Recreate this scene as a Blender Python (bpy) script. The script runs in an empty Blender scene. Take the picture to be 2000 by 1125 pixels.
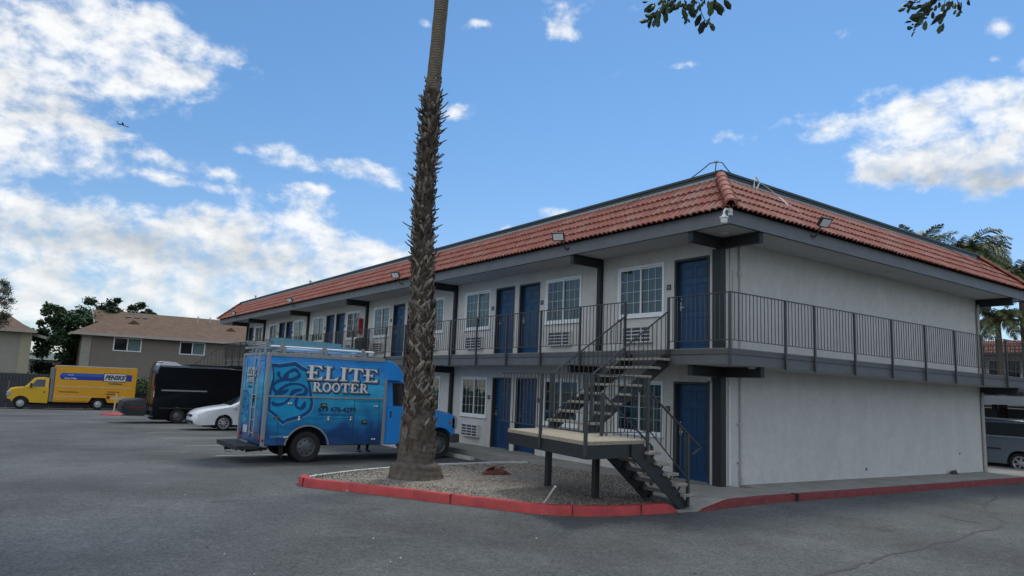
import bpy, bmesh, math, random
from mathutils import Vector, Matrix
random.seed(7)
sc = bpy.context.scene
COL = sc.collection
PI = math.pi
# ------------------------------------------------------------------ camera
cd = bpy.data.cameras.new("camera"); cam = bpy.data.objects.new("camera", cd); COL.objects.link(cam)
_R = Vector((0.8123776907, -0.5817174489, 0.0405869102)); _U = Vector((-0.1140415326, -0.0902316582, 0.9893698887)); _F = Vector((0.5718715035, 0.8083706189, 0.1396421355))
cam.matrix_world = Matrix(((_R.x, _U.x, -_F.x, -12.0), (_R.y, _U.y, -_F.y, -9.374), (_R.z, _U.z, -_F.z, 1.8195), (0, 0, 0, 1)))
cd.sensor_width = 36.0; cd.lens = 36.0*1367.52/2000.0; cd.clip_start = 0.05; cd.clip_end = 6000
sc.camera = cam
sc.view_settings.view_transform = 'Standard'; sc.view_settings.look = 'None'
sc.view_settings.exposure = 0.44; sc.view_settings.gamma = 1.0
# ------------------------------------------------------------------ sun + sky
SUN_EL, SUN_AZ = math.radians(60), math.radians(62)      # azimuth measured from +y towards +x
sd = bpy.data.lights.new("sun", 'SUN'); sun = bpy.data.objects.new("sun", sd); COL.objects.link(sun)
sd.energy = 1.5; sd.angle = math.radians(14); sd.color = (1.0, 0.965, 0.91)
sv = Vector((math.sin(SUN_AZ)*math.cos(SUN_EL), math.cos(SUN_AZ)*math.cos(SUN_EL), math.sin(SUN_EL)))
sun.rotation_euler = sv.to_track_quat('Z', 'Y').to_euler(); sun.location = (20, 20, 60)
W = bpy.data.worlds.new("World"); sc.world = W; W.use_nodes = True
nt = W.node_tree; nt.nodes.clear()
def N(t, **k):
    n = nt.nodes.new(t)
    for a, b in k.items(): setattr(n, a, b)
    return n
def L(a, b): nt.links.new(a, b)
def M_(op, a, b=None, c=None, clamp=False):
    n = N('ShaderNodeMath', operation=op); n.use_clamp = clamp
    for i, v in enumerate((a, b, c)):
        if v is None: continue
        if isinstance(v, (int, float)): n.inputs[i].default_value = v
        else: L(v, n.inputs[i])
    return n.outputs[0]
sky = N('ShaderNodeTexSky', sky_type='NISHITA'); sky.sun_disc = False
sky.sun_elevation = SUN_EL; sky.sun_rotation = SUN_AZ; sky.altitude = 50; sky.air_density = 1.0; sky.dust_density = 0.15; sky.ozone_density = 1.8
tc = N('ShaderNodeTexCoord'); nv = N('ShaderNodeVectorMath', operation='NORMALIZE'); L(tc.outputs['Generated'], nv.inputs[0])
sp = N('ShaderNodeSeparateXYZ'); L(nv.outputs[0], sp.inputs[0])
az = M_('MULTIPLY', M_('ARCTAN2', sp.outputs[0], sp.outputs[1]), 180/PI)
el = M_('MULTIPLY', M_('ARCSINE', sp.outputs[2]), 180/PI)
ae = N('ShaderNodeCombineXYZ'); L(az, ae.inputs[0]); L(el, ae.inputs[1])
# domain warp so that cloud rims break up
nw = N('ShaderNodeTexNoise'); nw.inputs['Scale'].default_value = 0.16; nw.inputs['Detail'].default_value = 5; nw.inputs['Roughness'].default_value = .6; L(ae.outputs[0], nw.inputs['Vector'])
wv = N('ShaderNodeVectorMath', operation='SUBTRACT'); L(nw.outputs['Color'], wv.inputs[0]); wv.inputs[1].default_value = (.5, .5, .5)
ws = N('ShaderNodeVectorMath', operation='MULTIPLY_ADD'); L(wv.outputs[0], ws.inputs[0]); ws.inputs[1].default_value = (3.6, 2.2, 0); L(ae.outputs[0], ws.inputs[2])
BLOBS = [(a, e, ra*1.03, re*1.03, s_*1.05) for (a, e, ra, re, s_) in [(1.22, 23.12, 5.29, 2.08, 1), (-1.7, 19.95, 4.2, 2.56, 1), (5.14, 20.37, 4.58, 1.45, 1), (7.27, 22.81, 2.76, 1.37, 0.95), (10.67, 23.3, 2.12, 0.84, 0.95), (4.27, 24.81, 3.27, 1.3, 0.9), (9.55, 21.7, 1.07, 0.5, 0.8), (-1.72, 17.79, 3.05, 0.97, 0.9), (0.82, 16.39, 3.24, 0.74, 0.62), (2.65, 16.63, 1.84, 0.62, 0.8), (2.26, 14.61, 2.57, 1.1, 0.85), (-0.97, 14.09, 2.8, 1.13, 0.75), (5.22, 16.75, 2.6, 0.42, 0.62), (0.1, 9.99, 6.27, 1.43, 1.05), (0.47, 6.74, 5.09, 2.06, 1), (7.02, 9.41, 5.61, 1.84, 1), (12.91, 10.15, 4.38, 1.74, 1), (17.35, 11.23, 4.62, 1.27, 1), (20.18, 10.29, 2.38, 0.97, 1), (10.71, 12.26, 1.77, 0.68, 0.95), (8.02, 6.17, 10.97, 1.86, 1), (16.44, 8.34, 5.32, 1.58, 1), (22.33, 8.43, 4.0, 1.06, 0.95), (25.08, 10.07, 2.87, 0.98, 0.95), (29.62, 11.12, 2.11, 0.58, 0.8), (9.19, 4.58, 10.12, 1.05, 1), (0.79, 4.0, 5.7, 1.2, 1), (19.66, 6.8, 3.93, 0.97, 0.85), (15.28, 17.08, 2.37, 0.69, 0.9), (18.09, 16.48, 1.97, 0.55, 0.8), (21.28, 16.97, 2.45, 0.59, 0.92), (23.75, 16.02, 1.73, 0.64, 1.0), (17.92, 13.8, 2.92, 0.87, 0.9), (19.24, 14.63, 1.19, 0.4, 0.8), (8.06, 15.72, 2.55, 0.51, 0.8), (8.21, 14.26, 1.88, 0.51, 0.8), (12.06, 15.18, 1.16, 0.45, 0.95), (11.43, 14.13, 1.87, 0.38, 0.75), (29.86, 21.73, 1.56, 0.59, 1), (31.35, 28.47, 1.51, 0.4, 1), (39.21, 29.57, 2.0, 1.51, 0.85), (38.59, 28.29, 1.11, 0.73, 0.8), (27.14, 28.51, 0.79, 0.43, 0.8), (68.21, 18.46, 5.11, 2.4, 1.25), (64.8, 17.75, 2.39, 1.86, 1.1), (71.8, 18.39, 3.11, 2.31, 1.2), (67.34, 20.08, 3.02, 1.16, 1.05), (70.23, 16.11, 4.13, 1.43, 1.1), (62.57, 17.03, 1.45, 0.8, 0.85), (59.46, 20.4, 2.34, 0.8, 1.0), (53.54, 19.85, 1.34, 0.5, 1.0), (49.27, 25.6, 1.09, 0.33, 0.85), (63.94, 22.06, 1.23, 0.39, 0.8), (71.58, 24.94, 0.94, 0.5, 0.85), (71.18, 23.04, 0.47, 0.32, 0.8), (61.07, 26.66, 1.09, 0.34, 0.6), (39.52, 14.44, 1.71, 0.41, 0.9), (35.5, 12.95, 1.28, 0.42, 0.8), (45.16, 29.82, 0.78, 0.5, 0.85), (43.31, 24.9, 0.86, 0.38, 0.6), (77.68, 18.82, 4.85, 2.72, 1), (-8.28, 12.34, 5.63, 4.5, 1), (-7.93, 18.63, 4.7, 2.63, 0.9), (16.26, 35.1, 12.3, 1.86, 0.8), (55.92, 37.5, 10.12, 1.8, 0.7)]] + [(-110, 38, 38, 22, .8), (-165, 30, 30, 20, .8), (150, 36, 34, 20, .8), (-70, 22, 22, 9, .8), (120, 62, 70, 14, .85), (-40, 64, 80, 14, .85), (35, 72, 80, 13, .8), (-150, 66, 70, 14, .85), (-135, 14, 60, 9, .75), (175, 14, 40, 9, .7), (-60, 38, 28, 14, .7)]  # last group: unseen clouds added behind the camera and overhead to whiten ambient light
acc = None
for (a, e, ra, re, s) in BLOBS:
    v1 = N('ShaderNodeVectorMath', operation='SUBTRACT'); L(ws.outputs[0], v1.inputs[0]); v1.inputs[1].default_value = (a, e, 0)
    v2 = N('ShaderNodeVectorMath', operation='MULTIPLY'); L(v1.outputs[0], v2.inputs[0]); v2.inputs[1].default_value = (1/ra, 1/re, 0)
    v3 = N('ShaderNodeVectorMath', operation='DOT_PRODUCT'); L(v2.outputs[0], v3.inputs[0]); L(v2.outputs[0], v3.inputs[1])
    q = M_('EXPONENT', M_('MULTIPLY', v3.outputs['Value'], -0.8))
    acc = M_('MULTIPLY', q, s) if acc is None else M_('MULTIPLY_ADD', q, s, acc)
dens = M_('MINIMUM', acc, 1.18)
def fbm(off, scale, detail, rough):
    mp = N('ShaderNodeVectorMath', operation='MULTIPLY_ADD'); L(ae.outputs[0], mp.inputs[0]); mp.inputs[1].default_value = (1, 1.45, 1); mp.inputs[2].default_value = off
    n = N('ShaderNodeTexNoise'); n.inputs['Scale'].default_value = scale; n.inputs['Detail'].default_value = detail; n.inputs['Roughness'].default_value = rough; n.inputs['Distortion'].default_value = .15
    L(mp.outputs[0], n.inputs['Vector']); return n.outputs['Fac']
n1 = fbm((3, 1, 0), .34, 10, .60)
n1s = fbm((3, 1, 0), .34, 4.5, .56)
n1b = fbm((2.5, .1, 0), .34, 4.5, .56)
n2 = fbm((40, 9, 0), .085, 4, .5)
d1 = M_('ADD', dens, M_('MULTIPLY', M_('MULTIPLY', M_('SUBTRACT', n1, .5), 3.3), M_('MINIMUM', M_('MULTIPLY_ADD', dens, 2.2, .05), 1.0)))
cov = N('ShaderNodeMapRange', interpolation_type='SMOOTHSTEP'); L(d1, cov.inputs[0]); cov.inputs[1].default_value = .33; cov.inputs[2].default_value = 1.55
# cloud shading: lit rims and tops, greyer thick cores and bases
rel = M_('MULTIPLY', M_('SUBTRACT', n1s, n1b), 1.3)
core = N('ShaderNodeMapRange'); L(d1, core.inputs[0]); core.inputs[1].default_value = .85; core.inputs[2].default_value = 2.0; core.inputs[3].default_value = 1.04; core.inputs[4].default_value = .88
lowel = N('ShaderNodeMapRange'); L(el, lowel.inputs[0]); lowel.inputs[1].default_value = 6; lowel.inputs[2].default_value = 15; lowel.inputs[3].default_value = .84; lowel.inputs[4].default_value = 1.0
big = N('ShaderNodeMapRange'); L(n2, big.inputs[0]); big.inputs[1].default_value = .35; big.inputs[2].default_value = .65; big.inputs[3].default_value = .94; big.inputs[4].default_value = 1.06
br = M_('MULTIPLY', M_('MULTIPLY', core.outputs[0], lowel.outputs[0]), M_('MULTIPLY', big.outputs[0], M_('ADD', .96, rel)))
base_ = None
for (a, e, ra, re, s) in ((69.5, 15.2, 7.5, 1.5, .30), (64, 16.0, 3.5, 1.0, .16), (4, 9.3, 9, 1.3, .22), (2, 17.6, 5, 1.4, .2), (14, 8.5, 5, 1.0, .16)):
    v1 = N('ShaderNodeVectorMath', operation='SUBTRACT'); L(ws.outputs[0], v1.inputs[0]); v1.inputs[1].default_value = (a, e, 0)
    v2 = N('ShaderNodeVectorMath', operation='MULTIPLY'); L(v1.outputs[0], v2.inputs[0]); v2.inputs[1].default_value = (1/ra, 1/re, 0)
    v3 = N('ShaderNodeVectorMath', operation='DOT_PRODUCT'); L(v2.outputs[0], v3.inputs[0]); L(v2.outputs[0], v3.inputs[1])
    br = M_('SUBTRACT', br, M_('MULTIPLY', M_('EXPONENT', M_('MULTIPLY', v3.outputs['Value'], -.8)), s*1.5))
br = M_('MINIMUM', M_('MAXIMUM', br, .35), 1.0)
cc = N('ShaderNodeMix', data_type='RGBA'); L(br, cc.inputs[0]); cc.inputs[6].default_value = (.19, .235, .28, 1); cc.inputs[7].default_value = (.73, .74, .745, 1)
bgS = N('ShaderNodeBackground'); bgS.inputs['Strength'].default_value = .095
tint = N('ShaderNodeMix', data_type='RGBA', blend_type='MULTIPLY'); tint.inputs[0].default_value = 1; L(sky.outputs[0], tint.inputs[6]); 
tl = N('ShaderNodeMapRange', interpolation_type='SMOOTHSTEP'); L(el, tl.inputs[0]); tl.inputs[1].default_value = -2; tl.inputs[2].default_value = 26
tm = N('ShaderNodeMix', data_type='RGBA'); L(tl.outputs[0], tm.inputs[0]); tm.inputs[6].default_value = (.74, .80, .92, 1); tm.inputs[7].default_value = (.66, .92, 1.06, 1); L(tm.outputs[2], tint.inputs[7])
L(tint.outputs[2], bgS.inputs[0])
bgC = N('ShaderNodeBackground'); L(cc.outputs[2], bgC.inputs[0]); 
# sunlit clouds opposite the sun, brightened further to throw light on the facades
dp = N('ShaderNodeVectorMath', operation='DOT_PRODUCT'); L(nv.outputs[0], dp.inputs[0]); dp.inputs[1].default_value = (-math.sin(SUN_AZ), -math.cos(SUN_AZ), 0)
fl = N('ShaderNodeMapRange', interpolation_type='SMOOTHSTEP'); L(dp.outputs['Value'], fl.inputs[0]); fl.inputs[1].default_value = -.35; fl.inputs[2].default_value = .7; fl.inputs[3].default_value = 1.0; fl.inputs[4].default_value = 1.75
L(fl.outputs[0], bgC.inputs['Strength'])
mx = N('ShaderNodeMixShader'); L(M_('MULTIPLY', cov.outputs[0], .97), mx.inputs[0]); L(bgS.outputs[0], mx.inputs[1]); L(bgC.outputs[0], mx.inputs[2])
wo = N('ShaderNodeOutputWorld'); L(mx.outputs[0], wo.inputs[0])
W.cycles.sampling_method = 'MANUAL'; W.cycles.sample_map_resolution = 256
sc.cycles.max_bounces = 6; sc.cycles.transparent_max_bounces = 8

# ------------------------------------------------------------------ materials
MATS = {}
def mat(name, col, rough=.6, var=.12, scale=6, bump=0, bscale=60, metal=0, spec=.5, coat=0, col2=None, extra=None):
    if name in MATS: return MATS[name]
    m = bpy.data.materials.new(name); m.use_nodes = True; t = m.node_tree; b = t.nodes['Principled BSDF']
    b.inputs['Roughness'].default_value = rough; b.inputs['Metallic'].default_value = metal
    b.inputs['Specular IOR Level'].default_value = spec; b.inputs['Coat Weight'].default_value = coat; b.inputs['Coat Roughness'].default_value = .06
    c = t.nodes.new('ShaderNodeTexCoord'); n = t.nodes.new('ShaderNodeTexNoise'); n.inputs['Scale'].default_value = scale; n.inputs['Detail'].default_value = 6; n.inputs['Roughness'].default_value = .65
    t.links.new(c.outputs['Object'], n.inputs['Vector'])
    r = t.nodes.new('ShaderNodeValToRGB'); lo = [x*(1-var) for x in col]; hi = [min(1, x*(1+var)) for x in col]
    if col2: lo, hi = col2, col
    r.color_ramp.elements[0].position = .3; r.color_ramp.elements[1].position = .7
    r.color_ramp.elements[0].color = (*lo, 1); r.color_ramp.elements[1].color = (*hi, 1)
    t.links.new(n.outputs['Fac'], r.inputs[0]); t.links.new(r.outputs[0], b.inputs['Base Color'])
    if bump:
        n2_ = t.nodes.new('ShaderNodeTexNoise'); n2_.inputs['Scale'].default_value = bscale; n2_.inputs['Detail'].default_value = 4
        t.links.new(c.outputs['Object'], n2_.inputs['Vector'])
        bp_ = t.nodes.new('ShaderNodeBump'); bp_.inputs['Strength'].default_value = bump; bp_.inputs['Distance'].default_value = .01
        t.links.new(n2_.outputs['Fac'], bp_.inputs['Height']); t.links.new(bp_.outputs[0], b.inputs['Normal'])
    if extra: extra(t, b, c, r)
    MATS[name] = m; return m
def nd(t, ty, **k):
    n = t.nodes.new(ty)
    for a, b in k.items(): setattr(n, a, b)
    return n
# ------------------------------------------------------------------ mesh builder
class MB:
    def __init__(s): s.v = []; s.f = []; s.mi = []; s.m = 0
    def add(s, vs, fs):
        k = len(s.v); s.v += [tuple(p) for p in vs]; s.f += [tuple(i+k for i in f) for f in fs]; s.mi += [s.m]*len(fs); return s
    def box(s, x0, x1, y0, y1, z0, z1):
        if x0 > x1: x0, x1 = x1, x0
        if y0 > y1: y0, y1 = y1, y0
        if z0 > z1: z0, z1 = z1, z0
        return s.add([(x0,y0,z0),(x1,y0,z0),(x1,y1,z0),(x0,y1,z0),(x0,y0,z1),(x1,y0,z1),(x1,y1,z1),(x0,y1,z1)],
                     [(0,3,2,1),(4,5,6,7),(0,1,5,4),(1,2,6,5),(2,3,7,6),(3,0,4,7)])
    def beam(s, p0, p1, w, h, up=(0,0,1)):
        p0, p1 = Vector(p0), Vector(p1); d = (p1-p0).normalized(); u = Vector(up); a = d.cross(u)
        if a.length < 1e-4: a = d.cross(Vector((1,0,0)))
        a.normalize(); b = a.cross(d).normalized(); vs = []
        for p in (p0, p1):
            for i, j in ((-1,-1),(1,-1),(1,1),(-1,1)): vs.append(p + a*(i*w/2) + b*(j*h/2))
        return s.add(vs, [(0,1,2,3),(7,6,5,4),(0,4,5,1),(1,5,6,2),(2,6,7,3),(3,7,4,0)])
    def cyl(s, p0, p1, r0, r1=None, n=12, cap=True):
        r1 = r0 if r1 is None else r1; p0, p1 = Vector(p0), Vector(p1); d = (p1-p0).normalized()
        a = d.orthogonal().normalized(); b = d.cross(a); vs = []
        for p, r in ((p0, r0), (p1, r1)):
            for i in range(n): t = 2*PI*i/n; vs.append(p + a*(r*math.cos(t)) + b*(r*math.sin(t)))
        fs = [(i, (i+1) % n, n+(i+1) % n, n+i) for i in range(n)]
        if cap: fs += [tuple(range(n-1, -1, -1)), tuple(range(n, 2*n))]
        return s.add(vs, fs)
    def tube(s, pts, r, n=6):
        pts = [Vector(p) for p in pts]; rs = r if isinstance(r, (list, tuple)) else [r]*len(pts); vs = []; prev = None
        for i, p in enumerate(pts):
            d = (pts[min(i+1, len(pts)-1)] - pts[max(i-1, 0)]).normalized()
            a = d.orthogonal().normalized() if prev is None else (prev - d*prev.dot(d)).normalized()
            prev = a; b = d.cross(a)
            for j in range(n): t = 2*PI*j/n; vs.append(p + a*(rs[i]*math.cos(t)) + b*(rs[i]*math.sin(t)))
        fs = []
        for i in range(len(pts)-1):
            for j in range(n): fs.append((i*n+j, i*n+(j+1) % n, (i+1)*n+(j+1) % n, (i+1)*n+j))
        fs += [tuple(range(n-1, -1, -1)), tuple(range((len(pts)-1)*n, len(pts)*n))]
        return s.add(vs, fs)
    def prism(s, poly, fn, a, b):       # poly of (u,v), fn(u,v,w) -> point ; extruded w from a to b
        n = len(poly); vs = [fn(u, v, a) for u, v in poly] + [fn(u, v, b) for u, v in poly]
        return s.add(vs, [tuple(range(n)), tuple(range(2*n-1, n-1, -1))] + [(i, n+i, n+(i+1) % n, (i+1) % n) for i in range(n)])
    def lathe(s, prof, c, axis='y', n=24, sgn=1):   # prof of (r, h)
        c = Vector(c); vs = []
        for r, h in prof:
            for i in range(n):
                t = 2*PI*i/n; p = (r*math.cos(t), h*sgn, r*math.sin(t)) if axis == 'y' else ((h*sgn, r*math.cos(t), r*math.sin(t)) if axis == 'x' else (r*math.cos(t), r*math.sin(t), h*sgn))
                vs.append(c + Vector(p))
        fs = []
        for k in range(len(prof)-1):
            for i in range(n): fs.append((k*n+i, k*n+(i+1) % n, (k+1)*n+(i+1) % n, (k+1)*n+i))
        return s.add(vs, fs)
    def grid(s, pts):                   # rows of points
        n, m = len(pts), len(pts[0]); vs = [p for r in pts for p in r]
        return s.add(vs, [(i*m+j, i*m+j+1, (i+1)*m+j+1, (i+1)*m+j) for i in range(n-1) for j in range(m-1)])
    def build(s, name, mats, parent=None, smooth=None, bevel=0, seg=2, recalc=False):
        me = bpy.data.meshes.new(name); me.from_pydata(s.v, [], s.f)
        if not isinstance(mats, (list, tuple)): mats = [mats]
        for m in mats: me.materials.append(m)
        if len(mats) > 1: me.polygons.foreach_set('material_index', s.mi)
        if recalc:
            b = bmesh.new(); b.from_mesh(me); bmesh.ops.recalc_face_normals(b, faces=b.faces); b.to_mesh(me); b.free()
        if smooth is not None:
            me.shade_smooth(); me.set_sharp_from_angle(angle=math.radians(smooth))
        me.update(); o = bpy.data.objects.new(name, me); COL.objects.link(o)
        if bevel:
            m = o.modifiers.new('bevel', 'BEVEL'); m.width = bevel; m.segments = seg; m.limit_method = 'ANGLE'; m.angle_limit = math.radians(40)
            m.harden_normals = False
        if parent is not None:
            o.parent = parent; o.matrix_parent_inverse = Matrix.Translation(-root_loc(parent))
        return o
def root_loc(o):
    v = Vector((0, 0, 0))
    while o is not None:
        if o.type == 'EMPTY': v = v + o.location
        o = o.parent
    return v
# sub-parts parented to meshes sit at the mesh's own (identity) frame
def sub(o, parent):
    o.parent = parent; o.matrix_parent_inverse = Matrix.Identity(4); return o
def build_sub(mb, name, mats, parent, **k):
    o = mb.build(name, mats, None, **k); return sub(o, parent)
def thing(name, label, cat, loc=(0,0,0), group=None):
    o = bpy.data.objects.new(name, None); COL.objects.link(o); o.location = loc; o.empty_display_size = .2
    o['label'] = label; o['category'] = cat
    if group: o['group'] = group
    return o
def tag(o, label, cat, group=None):
    o['label'] = label; o['category'] = cat
    if group: o['group'] = group
    return o
def structure(o): o['kind'] = 'structure'; return o
def copy_tree(o, parent=None):
    c = o.copy(); COL.objects.link(c)
    if parent is not None: c.parent = parent
    for ch in [x for x in list(bpy.data.objects) if x.parent == o]: copy_tree(ch, c)
    return c
def lerp(a, b, t): return a + (b-a)*t
def g(x, y): return -.13 - .012*min(max(0, x), 60) - .02*max(0, min(y, 70)-4)
def catmull(pts, k=6):
    P = [pts[0]] + list(pts) + [pts[-1]]; out = []
    for i in range(1, len(P)-2):
        for j in range(k):
            t = j/k; out.append(tuple(.5*((2*P[i][d]) + (-P[i-1][d]+P[i+1][d])*t + (2*P[i-1][d]-5*P[i][d]+4*P[i+1][d]-P[i+2][d])*t*t + (-P[i-1][d]+3*P[i][d]-3*P[i+1][d]+P[i+2][d])*t**3) for d in range(len(P[0]))))
    out.append(tuple(pts[-1])); return out
def text_mb(mb, s, size, fn, w, shear=0, bold=0, xs=1, align='LEFT', flip=1):
    cu = bpy.data.curves.new('t', 'FONT'); cu.body = s; cu.size = size; cu.shear = shear; cu.offset = bold; cu.align_x = align; cu.resolution_u = 3
    o = bpy.data.objects.new('t', cu); COL.objects.link(o); dg = bpy.context.evaluated_depsgraph_get()
    me = bpy.data.meshes.new_from_object(o.evaluated_get(dg))
    mb.add([fn(v.co.x*xs, v.co.y, w) for v in me.vertices], [tuple(p.vertices) for p in me.polygons])
    bpy.data.objects.remove(o); bpy.data.curves.remove(cu); bpy.data.meshes.remove(me)

# ================================================================== MATERIALS
def stucco_extra(t, b, c, r):
    # faint vertical weathering streaks of the paint
    mp = nd(t, 'ShaderNodeMapping'); mp.inputs['Scale'].default_value = (1.1, 1.1, .45); t.links.new(c.outputs['Object'], mp.inputs[0])
    n = nd(t, 'ShaderNodeTexNoise'); n.inputs['Scale'].default_value = 1.6; n.inputs['Detail'].default_value = 7; n.inputs['Roughness'].default_value = .7; t.links.new(mp.outputs[0], n.inputs[0])
    cr = nd(t, 'ShaderNodeValToRGB'); cr.color_ramp.elements[0].position = .32; cr.color_ramp.elements[0].color = (.91, .91, .90, 1); cr.color_ramp.elements[1].position = .62; cr.color_ramp.elements[1].color = (1, 1, 1, 1); t.links.new(n.outputs['Fac'], cr.inputs[0])
    m = nd(t, 'ShaderNodeMix', data_type='RGBA', blend_type='MULTIPLY'); m.inputs[0].default_value = 1; t.links.new(r.outputs[0], m.inputs[6]); t.links.new(cr.outputs[0], m.inputs[7])
    n3 = nd(t, 'ShaderNodeTexNoise'); n3.inputs['Scale'].default_value = 5.5; n3.inputs['Detail'].default_value = 8; n3.inputs['Roughness'].default_value = .78; t.links.new(c.outputs['Object'], n3.inputs[0])
    c3 = nd(t, 'ShaderNodeValToRGB'); c3.color_ramp.elements[0].position = .30; c3.color_ramp.elements[0].color = (.86, .86, .86, 1); c3.color_ramp.elements[1].position = .60; c3.color_ramp.elements[1].color = (1, 1, 1, 1); t.links.new(n3.outputs['Fac'], c3.inputs[0])
    m3 = nd(t, 'ShaderNodeMix', data_type='RGBA', blend_type='MULTIPLY'); m3.inputs[0].default_value = .8; t.links.new(m.outputs[2], m3.inputs[6]); t.links.new(c3.outputs[0], m3.inputs[7]); t.links.new(m3.outputs[2], b.inputs['Base Color'])
    bq = nd(t, 'ShaderNodeBump'); bq.inputs['Strength'].default_value = .55; bq.inputs['Distance'].default_value = .03; t.links.new(n3.outputs['Fac'], bq.inputs['Height']); bq0 = [l.from_socket for l in t.links if l.to_socket == b.inputs['Normal']][0]; t.links.new(bq0, bq.inputs['Normal']); t.links.new(bq.outputs[0], b.inputs['Normal'])
stucco = mat('stucco', (.62, .605, .58), .85, .05, 1.4, bump=.55, bscale=38, spec=.2, extra=stucco_extra)
soffit_m = mat('soffit_paint', (.50, .495, .48), .8, .05, 2, bump=.2, bscale=50, spec=.2)
trim = mat('grey_trim', (.112, .114, .116), .55, .10, 3, bump=.12, bscale=30)
trim_dk = mat('dark_beam_paint', (.014, .016, .020), .6, .10, 5)
rail_m = mat('railing_paint', (.048, .049, .048), .38, .15, 20)
steel_dk = mat('stair_steel', (.024, .026, .027), .5, .2, 8, bump=.1, bscale=40)
blue_door = mat('door_paint', (.0035, .042, .118), .38, .08, 3, spec=.5)
jamb_m = mat('door_jamb', (.038, .040, .042), .5, .1, 5)
white_frame = mat('white_vinyl', (.78, .79, .79), .35, .03, 5)
ac_m = mat('ac_casing', (.62, .62, .60), .5, .06, 5)
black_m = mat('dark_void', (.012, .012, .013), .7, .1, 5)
conc = mat('concrete', (.255, .25, .228), .85, .2, 1.6, bump=.35, bscale=70, spec=.2)
tread_m = mat('tread_concrete', (.30, .275, .225), .9, .3, 14, bump=.8, bscale=50, spec=.15)
conc_lt = mat('aggregate_concrete', (.35, .305, .235), .9, .25, 30, bump=.8, bscale=60, spec=.15)
white_paint = mat('white_paint', (.60, .61, .60), .7, .15, 12, bump=.2)
metal = mat('brushed_metal', (.55, .56, .57), .32, .06, 20, metal=1)
galv = mat('galvanised', (.36, .38, .38), .45, .12, 14, metal=.6)
green_cap = mat('parapet_cap', (.045, .068, .072), .5, .12, 4)
flash_m = mat('flashing', (.42, .43, .42), .6, .08, 5)
pvc = mat('white_plastic', (.72, .72, .70), .45, .04, 6)
def glassm():
    m = bpy.data.materials.new('window_glass'); m.use_nodes = True; t = m.node_tree; t.nodes.clear()
    o = nd(t, 'ShaderNodeOutputMaterial'); mx_ = nd(t, 'ShaderNodeMixShader'); fr = nd(t, 'ShaderNodeFresnel'); fr.inputs[0].default_value = 1.9
    tr = nd(t, 'ShaderNodeBsdfTransparent'); tr.inputs[0].default_value = (.52, .60, .57, 1); gl = nd(t, 'ShaderNodeBsdfGlossy'); gl.inputs['Roughness'].default_value = .015
    n = nd(t, 'ShaderNodeTexNoise'); n.inputs['Scale'].default_value = 1.6; c = nd(t, 'ShaderNodeTexCoord'); t.links.new(c.outputs['Object'], n.inputs[0])
    bp_ = nd(t, 'ShaderNodeBump'); bp_.inputs['Strength'].default_value = .12; bp_.inputs['Distance'].default_value = .05; t.links.new(n.outputs[0], bp_.inputs['Height']); t.links.new(bp_.outputs[0], gl.inputs['Normal'])
    t.links.new(fr.outputs[0], mx_.inputs[0]); t.links.new(tr.outputs[0], mx_.inputs[1]); t.links.new(gl.outputs[0], mx_.inputs[2]); t.links.new(mx_.outputs[0], o.inputs[0]); return m
glass = glassm()
carglass = mat('car_glass', (.012, .016, .018), .05, .1, 3, spec=.9)
curtain_m = mat('curtain', (.40, .46, .42), .9, .12, 8)
rubber = mat('tyre_rubber', (.014, .014, .015), .8, .3, 20, bump=.2, bscale=60)
chrome = mat('chrome', (.7, .71, .72), .18, .05, 10, metal=1)
rimgrey = mat('wheel_steel', (.15, .155, .16), .45, .15, 12, metal=.5)
blackpl = mat('black_plastic', (.018, .019, .020), .55, .2, 10)
redlens = mat('red_lens', (.35, .012, .012), .15, .1, 5)
def asph_extra(t, b, c, r):
    def noise(s, d, ro=.6):
        n = nd(t, 'ShaderNodeTexNoise'); n.inputs['Scale'].default_value = s; n.inputs['Detail'].default_value = d; n.inputs['Roughness'].default_value = ro; t.links.new(c.outputs['Object'], n.inputs[0]); return n.outputs['Fac']
    def ramp(f, p0, c0, p1, c1):
        x = nd(t, 'ShaderNodeValToRGB'); e = x.color_ramp.elements; e[0].position = p0; e[0].color = (c0, c0, c0, 1); e[1].position = p1; e[1].color = (c1, c1, c1*1.01, 1); t.links.new(f, x.inputs[0]); return x.outputs[0]
    def mul(a, bb):
        m = nd(t, 'ShaderNodeMix', data_type='RGBA', blend_type='MULTIPLY'); m.inputs[0].default_value = 1; t.links.new(a, m.inputs[6]); t.links.new(bb, m.inputs[7]); return m.outputs[2]
    o = mul(r.outputs[0], ramp(noise(.22, 4), .38, .70, .62, 1.18))      # broad worn / resealed patches
    o = mul(o, ramp(noise(1.3, 5, .7), .35, .90, .65, 1.07))
    o = mul(o, ramp(noise(34, 3, .8), .34, .55, .70, 1.50))               # aggregate
    o = mul(o, ramp(noise(7, 6, .85), .36, .80, .66, 1.16))
    # oil drips
    vo = nd(t, 'ShaderNodeTexVoronoi'); vo.inputs['Scale'].default_value = .55; t.links.new(c.outputs['Object'], vo.inputs[0])
    o = mul(o, ramp(vo.outputs['Distance'], .02, .72, .10, 1.0))
    t.links.new(o, b.inputs['Base Color'])
asphalt = mat('asphalt', (.102, .109, .104), .88, .05, 18, bump=.5, bscale=110, spec=.25, extra=asph_extra)
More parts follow.
